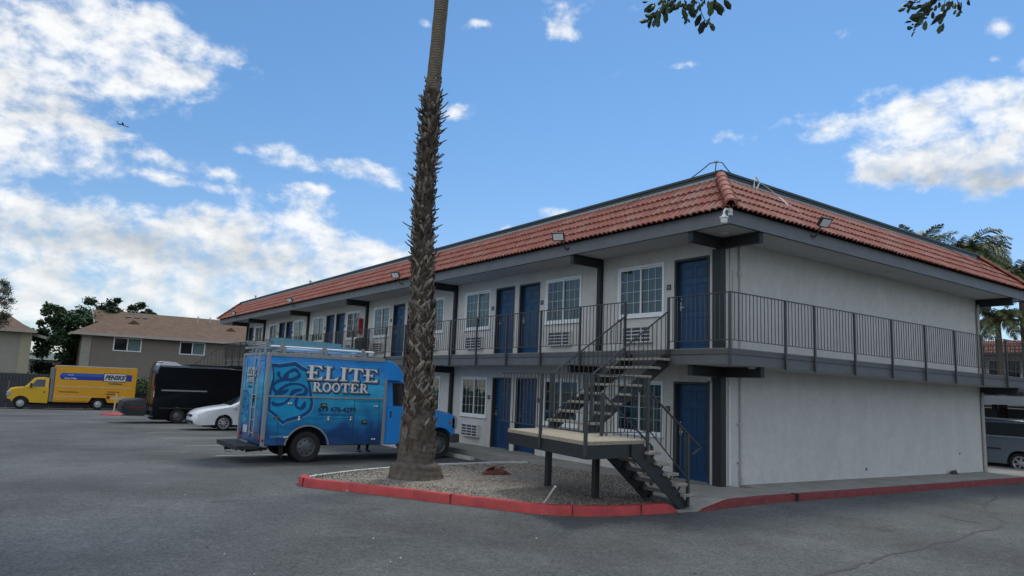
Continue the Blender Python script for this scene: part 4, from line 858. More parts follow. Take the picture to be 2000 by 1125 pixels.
def feather_palm(label, base, top, Ls, nf, seed, droop=1.0):
    rr = random.Random(seed); t = thing('feather_palm', label, 'palm tree', base, 'feather palms behind the motel'); m_ = MB()
    b, q = Vector(base), Vector(top); m_.tube([b, b.lerp(q, .5)+Vector((.1, 0, 0)), q], [.2, .15, .11], 8); m_.build('trunk', bark2, t, smooth=60)
    m_ = MB()
    for i in range(nf):
        a = 2*PI*i/nf*1.618*3 + rr.uniform(-.2, .2); e = rr.uniform(-.1, 1.6); feather_frond(m_, q, Vector((math.cos(a), math.sin(a), e)), Ls*rr.uniform(.8, 1.1), rr, droop)
    m_.build('crown', leafm, t)
feather_palm('feathery palm showing only its tip over the end roof, left of the others', (18.9, 4.6, -.4), (18.9, 4.6, 8.35), 1.7, 16, 2, .4)
feather_palm('feathery palm with the tallest bushy crown over the end roof', (20.8, 3.4, -.4), (20.8, 3.4, 8.1), 2.1, 46, 3, 1.0)
feather_palm('feathery palm rising above the right end of the roof', (22.6, 2.1, -.4), (22.6, 2.1, 7.2), 2.2, 44, 4, 1.1)
feather_palm('feathery palm seen through the gap under the right end of the roof', (22.2, 2.9, -.4), (22.2, 2.9, 5.5), 1.5, 26, 5, 1.3)
# overhanging tree beside the camera
ot = thing('overhanging_tree', 'tree whose leafy twigs hang into the top edge above the roof', 'tree', (-9.5, -13.5, -.13))
m_ = MB(); b0 = Vector((-9.5, -13.5, -.2)); m_.tube([b0, b0+Vector((.1, .2, 2)), b0+Vector((.5, 1.2, 4.6)), b0+Vector((1.0, 2.2, 6.2))], [.24, .19, .14, .09], 10)
tips = [(-7.75, -5.55, 5.22), (-5.95, -6.8, 5.32), (-8.5, -7.2, 6.4), (-6.4, -7.9, 6.3), (-9.5, -8.5, 6.8), (-11, -12, 7), (-6.5, -12, 6.6), (-9, -15.5, 6.5)]
for tp in tips:
    s = b0+Vector((.5, 1.2, 4.6)); m_.tube([s, s.lerp(Vector(tp), .5)+Vector((0, 0, .5)), Vector(tp)], [.08, .045, .014], 6)
m_.build('trunk', bark2, ot, smooth=60)
lm = leafmats('overhang', (.030, .050, .014)); m_ = MB(); tw = MB(); rr = random.Random(21)
def leaf_(q, a, s, nrm=None):
    a = a.normalized(); b = (nrm or Vector((rr.gauss(0, 1), rr.gauss(0, 1), rr.gauss(0, 1)))).cross(a)
    b = b.normalized() if b.length > .01 else a.orthogonal(); n_ = a.cross(b); s *= 1.08; w = s*.195; m_.m = rr.choice((0, 0, 1, 2))
    P = [q, q+a*s*.3+b*w+n_*.006, q+a*s*.72+b*w*1.05+n_*.008, q+a*s-n_*.004, q+a*s*.72-b*w*1.05+n_*.008, q+a*s*.3-b*w+n_*.006, q+a*s*.5-n_*.004]
    m_.add(P, [(0, 1, 6), (1, 2, 6), (2, 3, 6), (3, 4, 6), (4, 5, 6), (5, 0, 6)])
def spray(base, d, n, Ls, s=.10):
    p = Vector(base); v = Vector(d).normalized(); pts = [p.copy()]
    for i in range(n):
        v = (v + Vector((rr.uniform(-.15, .15), rr.uniform(-.15, .15), rr.uniform(-.25, .02)))).normalized(); p = p + v*(Ls/n); pts.append(p.copy())
        for k in range(2):
            e = (v*.7 + Vector((rr.uniform(-.9, .9), rr.uniform(-.9, .9), rr.uniform(-1.1, .1)))).normalized(); leaf_(p, e, s*rr.uniform(.75, 1.2))
    leaf_(p, v, s); tw.tube(pts, .004, 4)
rx = Vector((.81, -.58, 0))
for a_, b_ in [((-7.98, -5.51, 4.9), (-8.06, -5.48, 4.87)), ((-7.89, -5.47, 5.1), (-7.92, -5.43, 5.07)), ((-7.78, -5.4, 5.16), (-7.86, -5.36, 5.08)), ((-7.93, -5.52, 4.99), (-7.94, -5.48, 4.91)), ((-7.82, -5.47, 5.06), (-7.86, -5.44, 4.99)), ((-7.78, -5.35, 5.05), (-7.77, -5.31, 4.98)), ((-7.9, -5.5, 4.94), (-7.9, -5.49, 4.87)), ((-7.79, -5.44, 5.02), (-7.81, -5.45, 4.92)), ((-7.68, -5.4, 5.18), (-7.7, -5.36, 5.12)), ((-7.85, -5.52, 5.02), (-7.87, -5.51, 4.93)), ((-7.73, -5.46, 5.1), (-7.7, -5.44, 5.0)), ((-7.86, -5.62, 5.02), (-7.87, -5.61, 4.95)), ((-7.73, -5.58, 5.11), (-7.75, -5.52, 5.04)), ((-7.62, -5.51, 5.16), (-7.65, -5.48, 5.12)), ((-7.85, -5.6, 5.07), (-7.89, -5.59, 5.01)), ((-7.72, -5.56, 5.16), (-7.74, -5.52, 5.1)), ((-7.59, -5.51, 5.21), (-7.63, -5.49, 5.13)), ((-7.71, -5.66, 5.05), (-7.7, -5.63, 5.03)), ((-7.64, -5.57, 5.1), (-7.6, -5.59, 5.01)), ((-7.5, -5.51, 5.1), (-7.49, -5.47, 5.05)), ((-7.65, -5.65, 4.97), (-7.63, -5.65, 4.94)), ((-7.57, -5.58, 5.12), (-7.54, -5.63, 5.03)), ((-7.72, -5.72, 5.05), (-7.74, -5.69, 5.01)), ((-7.61, -5.66, 5.12), (-7.59, -5.68, 5.0)), ((-7.47, -5.62, 5.19), (-7.45, -5.61, 5.13)), ((-7.64, -5.74, 5.05), (-7.64, -5.75, 5.01)), ((-7.52, -5.68, 5.05), (-7.52, -5.62, 4.96)), ((-7.4, -5.62, 5.06), (-7.42, -5.58, 4.94)), ((-7.52, -5.77, 4.93), (-7.5, -5.8, 4.85)), ((-7.44, -5.72, 5.18), (-7.43, -5.7, 5.05)), ((-7.37, -5.63, 5.25), (-7.37, -5.64, 5.17)), ((-7.49, -5.79, 5.12), (-7.45, -5.78, 5.06)), ((-7.38, -5.73, 5.19), (-7.34, -5.75, 5.07)), ((-7.53, -5.86, 5.05), (-7.46, -5.87, 5.01)), ((-7.54, -5.72, 5.14), (-7.55, -5.7, 5.09)), ((-7.51, -5.6, 5.21), (-7.54, -5.6, 5.13)), ((-7.72, -5.69, 5.09), (-7.72, -5.68, 5.05)), ((-7.81, -5.49, 5.15), (-7.84, -5.48, 5.1)), ((-7.58, -5.51, 5.2), (-7.59, -5.47, 5.15)), ((-6.23, -6.79, 5.12), (-6.31, -6.77, 5.08)), ((-6.13, -6.72, 5.15), (-6.17, -6.67, 5.13)), ((-5.97, -6.7, 5.28), (-6.0, -6.7, 5.23)), ((-6.13, -6.82, 5.1), (-6.17, -6.77, 5.12)), ((-6.07, -6.73, 5.18), (-6.09, -6.71, 5.12)), ((-5.89, -6.73, 5.29), (-5.88, -6.7, 5.32)), ((-6.0, -6.89, 5.17), (-6.09, -6.82, 5.12)), ((-5.88, -6.83, 5.19), (-5.99, -6.78, 5.15)), ((-5.8, -6.73, 5.21), (-5.87, -6.67, 5.19)), ((-6.02, -6.82, 5.08), (-6.14, -6.75, 5.04)), ((-5.9, -6.77, 5.13), (-5.95, -6.7, 5.1)), ((-6.1, -6.86, 4.99), (-6.11, -6.85, 4.9)), ((-6.0, -6.78, 5.03), (-6.02, -6.73, 5.03)), ((-5.91, -6.71, 5.07), (-5.94, -6.69, 5.05)), ((-6.15, -6.78, 4.94), (-6.22, -6.76, 4.92)), ((-6.01, -6.74, 5.0), (-6.02, -6.72, 4.98)), ((-5.9, -6.67, 5.03), (-5.94, -6.67, 5.01)), ((-6.11, -6.76, 4.91), (-6.1, -6.74, 4.89)), ((-5.8, -6.88, 5.15), (-5.86, -6.83, 5.09)), ((-5.67, -6.83, 5.2), (-5.73, -6.74, 5.13)), ((-5.89, -6.91, 5.08), (-5.91, -6.88, 5.01)), ((-5.77, -6.85, 5.07), (-5.82, -6.83, 4.98)), ((-6.06, -6.9, 5.07), (-6.04, -6.89, 5.01)), ((-5.89, -6.9, 5.18), (-5.88, -6.91, 5.12)), ((-5.8, -6.82, 5.26), (-5.79, -6.8, 5.21)), ((-5.95, -6.95, 5.16), (-5.97, -6.94, 5.08)), ((-5.8, -6.92, 5.2), (-5.79, -6.89, 5.16)), ((-5.67, -6.88, 5.3), (-5.68, -6.86, 5.23)), ((-5.85, -6.99, 5.18), (-5.89, -6.99, 5.11)), ((-5.72, -6.94, 5.19), (-5.72, -6.92, 5.15)), ((-5.57, -6.91, 5.25), (-5.6, -6.9, 5.18)), ((-5.78, -7.01, 5.21), (-5.76, -6.99, 5.13)), ((-5.68, -6.95, 5.27), (-5.67, -6.95, 5.19)), ((-5.84, -7.08, 5.17), (-5.78, -7.07, 5.15)), ((-5.92, -6.88, 5.22), (-5.96, -6.84, 5.19)), ((-5.69, -6.91, 5.3), (-5.73, -6.9, 5.23))]:
    a_, b_ = Vector(a_), Vector(b_); leaf_(a_, b_-a_, (b_-a_).length, Vector((.57, .81, .14)) + Vector((rr.gauss(0, .35), rr.gauss(0, .35), rr.gauss(0, .35)))); a2 = a_ + Vector((rr.uniform(-.05, .05), rr.uniform(-.05, .05), rr.uniform(0, .05))); leaf_(a2, (b_-a_) + Vector((rr.uniform(-.03, .03), rr.uniform(-.03, .03), rr.uniform(-.01, .03))), (b_-a_).length*.85, Vector((.57, .81, .14)) + Vector((rr.gauss(0, .6), rr.gauss(0, .6), rr.gauss(0, .6))))
for a_, b_ in []: pass  # second
for q_ in [[(-7.67, -5.6, 5.19), (-7.54, -5.68, 5.14), (-7.52, -5.68, 5.06), (-7.49, -5.69, 5.0), (-7.46, -5.71, 4.98)], [(-7.72, -5.56, 5.18), (-7.76, -5.52, 5.12), (-7.82, -5.47, 5.08), (-7.87, -5.42, 4.98)], [(-7.46, -5.75, 5.2), (-7.44, -5.76, 5.16)], [(-5.83, -6.91, 5.28), (-5.84, -6.9, 5.21), (-5.96, -6.8, 5.13), (-5.97, -6.77, 5.04), (-6.01, -6.74, 5.01)], [(-5.84, -6.9, 5.21), (-5.82, -6.89, 5.12)], [(-5.77, -6.96, 5.28), (-5.74, -6.97, 5.23)], [(-5.99, -6.8, 5.27), (-6.02, -6.77, 5.22), (-6.08, -6.72, 5.21)]]:
    tw.tube(q_, .0035, 4)

for tp in tips[2:]:
    for i in range(34):
        c = Vector(tp) + Vector((rr.gauss(0, .7), rr.gauss(0, .7), rr.gauss(0, .35))); spray(c, (rr.gauss(0, 1), rr.gauss(0, 1), rr.uniform(-.6, .6)), 6, .5)
m_.build('crown', lm, ot); tw.build('twigs', bark2, ot)

# ================================================================== VEHICLES
def arch(cx, cz, r, n=10, zb=None):      # points of a wheel arch from +x to -x side when walking the bottom edge towards -x
    zb = cz if zb is None else zb; a0 = math.asin(max(-1, min(1, (zb-cz)/r))); out_ = []
    for i in range(n+1):
        a = lerp(a0, PI-a0, i/n); out_.append((cx+r*math.cos(a), cz+r*math.sin(a)))
    return out_
def loft(mb, prof, y0, y1, sl=((0, 1), (.015, .55), (.05, .2), (.13, .05), (.5, 0), (.87, .05), (.95, .2), (.985, .55), (1, 1)), axis='x', org=0.0, sgn=1):
    rows = []
    for f_, t in sl:
        y = lerp(y0, y1, f_); row = []
        for p in prof:
            dx, dz = (p[2], p[3]) if len(p) > 2 else (0, 0); x, z = p[0]+dx*t, p[1]+dz*t
            row.append((org+sgn*x, y, z) if axis == 'x' else (y, org+sgn*x, z))
        rows.append(row)
    n = len(prof); base = len(mb.v)
    for r_ in rows: mb.v += r_
    for k in range(len(rows)-1):
        for i in range(n):
            j = (i+1) % n; mb.f.append((base+k*n+i, base+k*n+j, base+(k+1)*n+j, base+(k+1)*n+i)); mb.mi.append(mb.m)
    mb.f.append(tuple(base+i for i in range(n))); mb.mi.append(mb.m); mb.f.append(tuple(base+(len(rows)-1)*n+i for i in range(n-1, -1, -1))); mb.mi.append(mb.m)
def wheel(parent, c, r, w, side, rimm, style='holes', nsp=7, rr_=.62, axis='y'):
    # side = -1 : outer face towards -axis
    c = Vector(c); m_ = MB(); s = side
    m_.lathe([(r*rr_, w/2*.8), (r*.80, w/2), (r*.95, w/2*.92), (r, w/2*.6), (r, -w/2*.6), (r*.95, -w/2*.92), (r*.80, -w/2), (r*rr_, -w/2*.8)], c, axis, 36, s)
    o = m_.build('wheel', rubber, parent, smooth=40)
    m_ = MB(); q = r*rr_
    m_.lathe([(q*1.01, w*.42), (q*.95, w*.44), (q*.90, w*.38), (q*.86, w*.25), (q*.55, w*.33), (q*.30, w*.36), (q*.28, w*.46), (0, w*.47)], c, axis, 32, s)
    build_sub(m_, 'rim', rimm, o, smooth=30)
    m_ = MB(); e1, e2 = (Vector((1, 0, 0)), Vector((0, 0, 1))) if axis == 'y' else (Vector((0, 1, 0)), Vector((0, 0, 1))); ax = Vector((0, s, 0)) if axis == 'y' else Vector((s, 0, 0))
    for i in range(nsp):
        a = 2*PI*i/nsp + .2
        def P(rad, an, h): return c + e1*(rad*math.cos(an)) + e2*(rad*math.sin(an)) + ax*h
        if style == 'holes':
            cc_ = P(q*.69, a, w*.315); n_ = 8; m_.add([cc_ + e1*(q*.10*math.cos(2*PI*k/n_)) + e2*(q*.10*math.sin(2*PI*k/n_)) for k in range(n_)] + [cc_+ax*.004], [(k, (k+1) % n_, n_) for k in range(n_)])
        else:
            dw = PI/nsp*.62; tw_ = .25 if style == 'swirl' else 0
            m_.add([P(q*.40, a-dw*.5, w*.375), P(q*.83, a-dw+tw_, w*.40), P(q*.83, a+dw+tw_, w*.40), P(q*.40, a+dw*.5, w*.375)], [(0, 1, 2, 3)])
    build_sub(m_, 'rim_openings', black_m, o)
    return o

# ---------------------------------------------------------------- blue utility truck (box body + cab)
Y0, Y1, XR = 7.65, 9.80, -6.98
util = thing('utility_truck', 'blue box bodied plumbing truck with white ELITE ROOTER lettering and a roof rack', 'truck', (-4.5, 8.7, g(0, 8.7)))
def wrap_extra(t, b, c, r):
    s = nd(t, 'ShaderNodeSeparateXYZ'); t.links.new(c.outputs['Object'], s.inputs[0])
    n = nd(t, 'ShaderNodeTexNoise'); n.inputs['Scale'].default_value = .9; n.inputs['Detail'].default_value = 3; n.inputs['Distortion'].default_value = 1.2; t.links.new(c.outputs['Object'], n.inputs[0])
    a = nd(t, 'ShaderNodeMath', operation='MULTIPLY_ADD'); t.links.new(n.outputs['Fac'], a.inputs[0]); a.inputs[1].default_value = 1.5; t.links.new(s.outputs['Z'], a.inputs[2])
    mr = nd(t, 'ShaderNodeMapRange'); t.links.new(a.outputs[0], mr.inputs[0]); mr.inputs[1].default_value = .75; mr.inputs[2].default_value = 3.1
    x = nd(t, 'ShaderNodeValToRGB'); e = x.color_ramp.elements; e[0].color = (.005, .035, .10, 1); e[1].color = (.03, .33, .85, 1)
    for p_, col_ in ((.22, (.006, .07, .24)), (.36, (.010, .20, .45)), (.52, (.018, .33, .56)), (.70, (.05, .50, .82)), (.86, (.02, .27, .74))): q = e.new(p_); q.color = (*col_, 1)
    t.links.new(mr.outputs[0], x.inputs[0])
    # brushed diagonal strokes printed in the wrap
    mp = nd(t, 'ShaderNodeMapping'); mp.inputs['Rotation'].default_value = (0, .5, 0); mp.inputs['Scale'].default_value = (.5, 1, 5); t.links.new(c.outputs['Object'], mp.inputs[0])
    n2_ = nd(t, 'ShaderNodeTexNoise'); n2_.inputs['Scale'].default_value = 1.3; n2_.inputs['Detail'].default_value = 4; t.links.new(mp.outputs[0], n2_.inputs[0])
    y_ = nd(t, 'ShaderNodeValToRGB'); e = y_.color_ramp.elements; e[0].position = .35; e[0].color = (.78, .78, .8, 1); e[1].position = .7; e[1].color = (1.2, 1.2, 1.15, 1); t.links.new(n2_.outputs['Fac'], y_.inputs[0])
    m = nd(t, 'ShaderNodeMix', data_type='RGBA', blend_type='MULTIPLY'); m.inputs[0].default_value = 1; t.links.new(x.outputs[0], m.inputs[6]); t.links.new(y_.outputs[0], m.inputs[7]); t.links.new(m.outputs[2], b.inputs['Base Color'])
wrap = mat('vehicle_wrap', (.02, .2, .5), .28, .1, 2, coat=.4, extra=wrap_extra)
cabpaint = mat('truck_cab_paint', (.018, .28, .76), .30, .06, 2, coat=.4)
alu = mat('body_aluminium', (.32, .33, .335), .42, .10, 12, metal=.35)
ZB, ZT = .215, 2.36
pr = [(XR+.02, ZT), (XR+.02, ZB)] ; m_ = MB()
bot = [(-5.42, ZB)] ; ar = arch(-5.88, .13, .53, 12, ZB)
prof = [(XR+.03, ZT), (-3.93, ZT+.01), (-3.86, ZB)] + ar + [(XR+.03, ZB)]
m_.prism(prof, lambda u, v, w: (u, w, v), Y0+.02, Y1-.02); body = m_.build('box_body', wrap, util, recalc=True)
m_ = MB(); FS = lambda u, v, w: (u, Y0-w, v)
m_.box(XR-.005, XR+.075, Y0-.004, Y0+.07, ZB-.02, ZT+.03); m_.box(XR-.005, XR+.075, Y1-.07, Y1+.004, ZB-.02, ZT+.03)
m_.box(XR+.075, -3.94, Y0-.003, Y0+.05, ZT-.04, ZT+.05); m_.box(XR+.075, -3.94, Y1-.05, Y1+.003, ZT-.04, ZT+.05); m_.box(XR-.004, XR+.06, Y0+.07, Y1-.07, ZT-.02, ZT+.045)
m_.box(XR+.075, -3.90, Y0-.004, Y0+.018, 1.345, 1.385)
m_.box(-3.92, -3.84, Y0-.006, Y0+.07, ZB-.02, 1.88)
m_.build('corner_trim', alu, util, bevel=.006)
m_ = MB()     # arch lip
ap2 = arch(-5.88, .13, .55, 14, ZB)
for a, b in zip(ap2[:-1], ap2[1:]): m_.beam((a[0], Y0+.012, a[1]), (b[0], Y0+.012, b[1]), .035, .03, (0, 1, 0))
m_.build('arch_trim', alu, util)
# cabinet doors: seams, latches, hinges
m_ = MB()
for (a, b, c, d) in ((-6.62, ZB+.02, -6.615, 1.33), (-6.44, .85, -6.435, 1.33), (-4.72, ZB+.02, -4.712, 1.33), (-4.02, ZB+.03, -4.015, 1.32)): m_.box(a-.003, c+.003, Y0+.015, Y0+.0195, b, d)
m_.box(-6.43, -4.73, Y0+.015, Y0+.0195, .855, .862); m_.box(-4.70, -4.02, Y0+.015, Y0+.0195, 1.285, 1.292); m_.build('door_seams', mat('seam_dark', (.01, .05, .12), .5, .1, 5), util)
for (x, z, w, h) in ((-5.52, 1.17, .16, .11), (-4.42, .77, .14, .10)):
    m_ = MB(); m_.box(x-w/2, x+w/2, Y0-.012, Y0+.019, z-h/2, z+h/2); o = m_.build('paddle_latch', blackpl, util, bevel=.01); k = MB(); k.box(x-w*.32, x+w*.32, Y0-.018, Y0-.012, z-.012, z+.032); build_sub(k, 'paddle', mat('latch_brass', (.30, .26, .16), .4, .1, 5, metal=.5), o)
m_ = MB()
for (x, z) in ((-6.12, .85), (-5.38, .85), (-4.79, .85)):
    m_.lathe([(0, .02), (.03, .012), (.034, 0)], (x, Y0, z+.03), 'y', 10, -1); m_.lathe([(0, .02), (.038, .012), (.042, 0)], (x, Y0, z-.03), 'y', 10, -1)
for (x, z) in ((-6.37, 1.20), (-4.12, 1.17), (-4.14, .335), (-6.40, .40)):
    m_.lathe([(0, .02), (.03, .012), (.036, 0)], (x-.03, Y0, z), 'y', 10, -1); m_.lathe([(0, .02), (.03, .012), (.036, 0)], (x+.03, Y0, z), 'y', 10, -1)
m_.box(-6.74, -6.60, Y0-.01, Y0+.018, .855, .89)
m_.build('hinge_bolts', chrome, util)
# ---- livery: shield, monogram, lettering (printed flat on the side)
lv = {'navy': mat('livery_navy', (.006, .07, .22), .3, .1, 3), 'deep': mat('livery_deep_blue', (.006, .075, .25), .3, .1, 3), 'teal': mat('livery_teal', (.012, .32, .58), .3, .15, 3), 'pale': mat('livery_pale', (.20, .42, .58), .3, .1, 3), 'white': mat('livery_white', (.80, .81, .83), .3, .12, 9), 'grey': mat('livery_grey', (.26, .28, .28), .35, .2, 9), 'ink': mat('livery_ink', (.012, .02, .08), .35, .1, 3)}
SH = [(-6.90,2.16),(-6.71,2.15),(-6.5,2.19),(-6.31,2.23),(-6.11,2.11),(-5.98,2.06),(-5.9,1.77),(-5.82,1.41),(-5.77,1.21),(-5.8,1.04),(-5.9,.93),(-6.06,.85),(-6.26,.79),(-6.41,.75),(-6.5,.68),(-6.6,.76),(-6.68,.85),(-6.80,.94),(-6.895,1.0),(-6.90,1.2),(-6.90,1.45),(-6.88,1.63),(-6.84,1.81),(-6.86,1.98)]
def scaled(P, s, c): return [(c[0]+(x-c[0])*s, c[1]+(z-c[1])*s) for x, z in P]
def flat(mb, P, fn, w): mb.add([fn(u, v, w) for u, v in P], [tuple(range(len(P)))])
def ribbon2(mb, pts, fn, w, wd, k=7):
    P = catmull(pts, k); a_, b_ = [], []
    for i, (x, z) in enumerate(P):
        p = Vector(P[max(0, i-1)]); q = Vector(P[min(len(P)-1, i+1)]); d = (q-p).normalized(); n_ = Vector((-d.y, d.x)); t = i/(len(P)-1); h = wd*(.25+.75*math.sin(PI*t)**.7)*(.75+.35*math.cos(7*t))/2
        a_.append(fn(x+n_.x*h, z+n_.y*h, w)); b_.append(fn(x-n_.x*h, z-n_.y*h, w))
    n = len(P); mb.add(a_+b_, [(i, i+1, n+i+1, n+i) for i in range(n-1)])
SCR = [[(-6.69,1.96),(-6.7,1.87),(-6.62,1.8),(-6.53,1.82),(-6.47,1.91)], [(-6.21,1.92),(-6.29,2.01),(-6.43,1.97),(-6.55,1.87),(-6.57,1.8),(-6.45,1.77),(-6.31,1.79),(-6.2,1.87),(-6.19,1.94)], [(-6.49,1.77),(-6.67,1.74),(-6.79,1.65),(-6.8,1.56),(-6.72,1.47),(-6.57,1.46),(-6.43,1.54)], [(-6.74,1.34),(-6.70,1.44),(-6.58,1.57),(-6.41,1.66),(-6.19,1.67),(-6.03,1.6),(-5.99,1.51),(-6.05,1.42),(-6.16,1.4),(-6.24,1.4)], [(-6.8,1.24),(-6.73,1.17),(-6.55,1.19),(-6.41,1.3),(-6.35,1.43),(-6.28,1.5),(-6.1,1.55)], [(-6.18,1.4),(-6.23,1.25),(-6.2,1.13),(-6.1,1.09),(-6.03,1.15),(-6.0,1.26)]]
def clipx(P, xmin): return [(max(x, xmin), z) for x, z in P]
def shield(fn, P, scr, wd, w0, prefix=''):
    c = (sum(p[0] for p in P)/len(P), sum(p[1] for p in P)/len(P))
    m_ = MB(); flat(m_, P, fn, w0); m_.build('shield_outline', lv['pale'], util)
    m_ = MB(); flat(m_, scaled(P, .975, c), fn, w0+.0015); m_.build('shield_border', lv['navy'], util)
    m_ = MB(); flat(m_, scaled(P, .86, c), fn, w0+.003); m_.build('shield_field', lv['teal'], util)
    m_ = MB()
    for i, s in enumerate(scr): ribbon2(m_, s, fn, w0+.0045+.0006*i, wd)
    m_.build('monogram', lv['navy'], util)
shield(lambda u, v, w: (u, Y0+.0195-w, v), SH, SCR, .135, .002)
# serif letters as polygons in a unit-high box: (list of polygons, advance)
def G_(ch):
    sw = .20; r = []
    def R(x0, x1, y0, y1): r.append([(x0, y0), (x1, y0), (x1, y1), (x0, y1)])
    def Rr(cx, cy, rx_, ry_, t, a0=0, a1=360, n=18):
        for i in range(n):
            a, b = math.radians(lerp(a0, a1, i/n)), math.radians(lerp(a0, a1, (i+1)/n))
            r.append([(cx+(rx_-t)*math.cos(a), cy+(ry_-t*.7)*math.sin(a)), (cx+rx_*math.cos(a), cy+ry_*math.sin(a)), (cx+rx_*math.cos(b), cy+ry_*math.sin(b)), (cx+(rx_-t)*math.cos(b), cy+(ry_-t*.7)*math.sin(b))])
    if ch == 'E':
        R(.12, .12+sw, .06, .94); R(0, .78, 0, .07); R(0, .74, .93, 1); R(-.06, .50, .46, .54)
        r.append([(.62, .07), (.84, .0), (.90, .27), (.80, .20)]); r.append([(.60, .93), (.74, .80), (.84, .72), (.78, 1.0)]); r.append([(.44, .42), (.54, .36), (.54, .64), (.44, .58)]); return r, .98
    if ch == 'L':
        R(.12, .12+sw, .06, .94); R(0, .74, 0, .07); R(0, .44, .93, 1); r.append([(.58, .07), (.78, 0), (.86, .28), (.76, .20)]); return r, .94
    if ch == 'I': R(.12, .12+sw, .06, .94); R(0, .44, 0, .07); R(0, .44, .93, 1); return r, .54
    if ch == 'T':
        R(.33, .33+sw, .06, .93); R(.2, .66, 0, .07); R(.0, .86, .90, 1); r.append([(-.03, .70), (.05, .74), (.16, .90), (.0, .90)]); r.append([(.70, .90), (.81, .74), (.89, .70), (.86, .90)]); return r, .96
    if ch == 'O': Rr(.42, .5, .42, .52, .17); return r, .94
    if ch == 'R':
        R(.12, .12+sw, .06, .94); R(0, .42, 0, .07); R(0, .40, .93, 1); Rr(.38, .73, .32, .27, .15, -90, 90, 10); R(.3, .42, .455, .52)
        r.append([(.36, .48), (.56, .48), (.86, .06), (.66, .06)]); r.append([(.66, 0), (1.0, 0), (.92, .08), (.64, .07)]); return r, 1.0
def sign(word, x0, x1, zf, fn, w, hf, mats_, part, ext=.022):
    tot = sum(G_(c)[1] for c in word); xs_ = (x1-x0)/tot
    layers = ((ext*1.35, (.030, -.026), mats_[0], 0), (ext*.6, (.016, -.014), mats_[1], .0016), (ext*.35, (0, 0), mats_[0], .0032), (0, (0, 0), mats_[2], .0048))
    for li, (e, (ox, oz), mt_, dw) in enumerate(layers):
        m_ = MB(); X = x0; k = 0
        for c in word:
            P, adv = G_(c)
            for q in P:
                cx_ = sum(p[0] for p in q)/4; cz_ = sum(p[1] for p in q)/4; pts = []
                for (a, b) in q:
                    x = X + a*xs_; tt = (x-x0)/(x1-x0); z = zf(tt) + b*hf(tt)
                    pts.append((x + (e if a > cx_ else -e) + ox, z + (e if b > cz_ else -e) + oz))
                flat(m_, pts, fn, w+dw+.00004*(k % 30)); k += 1
            X += adv*xs_
        m_.build(part if li == 3 else part+('_shadow', '_edge', '_outline')[li], mt_, util)
FN = lambda u, v, w: (u, Y0+.0195-w, v)
sign('ELITE', -6.0, -4.08, lambda t: 1.80-.012*t, FN, .012, lambda t: .35-.02*t, (lv['ink'], lv['grey'], lv['white']), 'name_lettering')
sign('ROOTER', -5.85, -4.36, lambda t: 1.51, FN, .019, lambda t: .225, (lv['ink'], lv['grey'], lv['white']), 'second_lettering', .016)
m_ = MB(); text_mb(m_, '619 478-4299', .168, lambda u, v, w: (-5.66+u, Y0+.0195-.004, 1.015+v), 0, bold=.0045, xs=1.06); m_.build('phone_lettering', lv['ink'], util)
m_ = MB(); text_mb(m_, 'EliteRooterSanDiego.com', .085, lambda u, v, w: (-5.63+u, Y0+.0195-.004, .925+v), 0, bold=.002, xs=1.0); m_.build('website_lettering', lv['deep'], util)
m_ = MB(); text_mb(m_, 'Lic #908602', .065, lambda u, v, w: (-6.78+u, Y0+.0195-.004, .40+v), 0, bold=.001); m_.build('licence_lettering', lv['pale'], util)
# ---- rear
FR = lambda u, v, w: (XR+.029-w, Y0+u, v)     # u = distance from the near corner along +y ; mirrored left/right seen from behind
def FRm(u, v, w): return (XR+.029-w, Y1-u, v)
m_ = MB(); m_.box(XR+.02, XR+.0295, Y0+.28, Y0+.29, ZB, ZT-.06); m_.box(XR+.02, XR+.0295, Y1-.3, Y1-.29, ZB, ZT-.06); m_.box(XR+.018, XR+.0295, 8.72, 8.73, ZB+.1, ZT-.1); m_.build('rear_door_seams', lv['navy'], util)
Psh = [((x+6.35)*.62+.46, (z-1.45)*.62+1.02) for x, z in SH]; shield(FRm, Psh, [[((x+6.35)*.62+.46, (z-1.45)*.62+1.02) for x, z in s] for s in SCR], .08, .002)
_u = util
sign('ELITE', .42, 1.22, lambda t: 1.84, FRm, .012, lambda t: .20, (lv['ink'], lv['grey'], lv['white']), 'rear_lettering', .010)
sign('ROOTER', .50, 1.16, lambda t: 1.68, FRm, .019, lambda t: .11, (lv['ink'], lv['grey'], lv['white']), 'rear_second_lettering', .007)
m_ = MB(); text_mb(m_, '619 478-4299', .10, lambda u, v, w: FRm(.52+u, 1.52+v, .004), 0, bold=.003, xs=.9); m_.build('rear_phone_lettering', lv['ink'], util)
m_ = MB(); m_.box(XR, XR+.029, 8.62, 8.76, 1.18, 1.38); m_.box(XR-.02, XR, 8.66, 8.72, 1.22, 1.34); m_.build('rear_latch', blackpl, util)
m_ = MB(); m_.box(XR+.01, XR+.0295, 9.0, 9.32, .42, .60); m_.build('licence_plate', mat('plate_white', (.5, .52, .55), .4, .1, 30), util, bevel=.004)
for y in (Y0+.12, Y1-.25):
    m_ = MB(); m_.box(XR-.005, XR+.0295, y, y+.12, .33, .42); m_.build('tail_light', redlens, util, bevel=.006)
for z in (.33,):
    m_ = MB(); m_.box(XR-.003, XR+.05, Y0-.012, Y0, z-.03, z+.03); m_.build('side_marker', redlens, util)
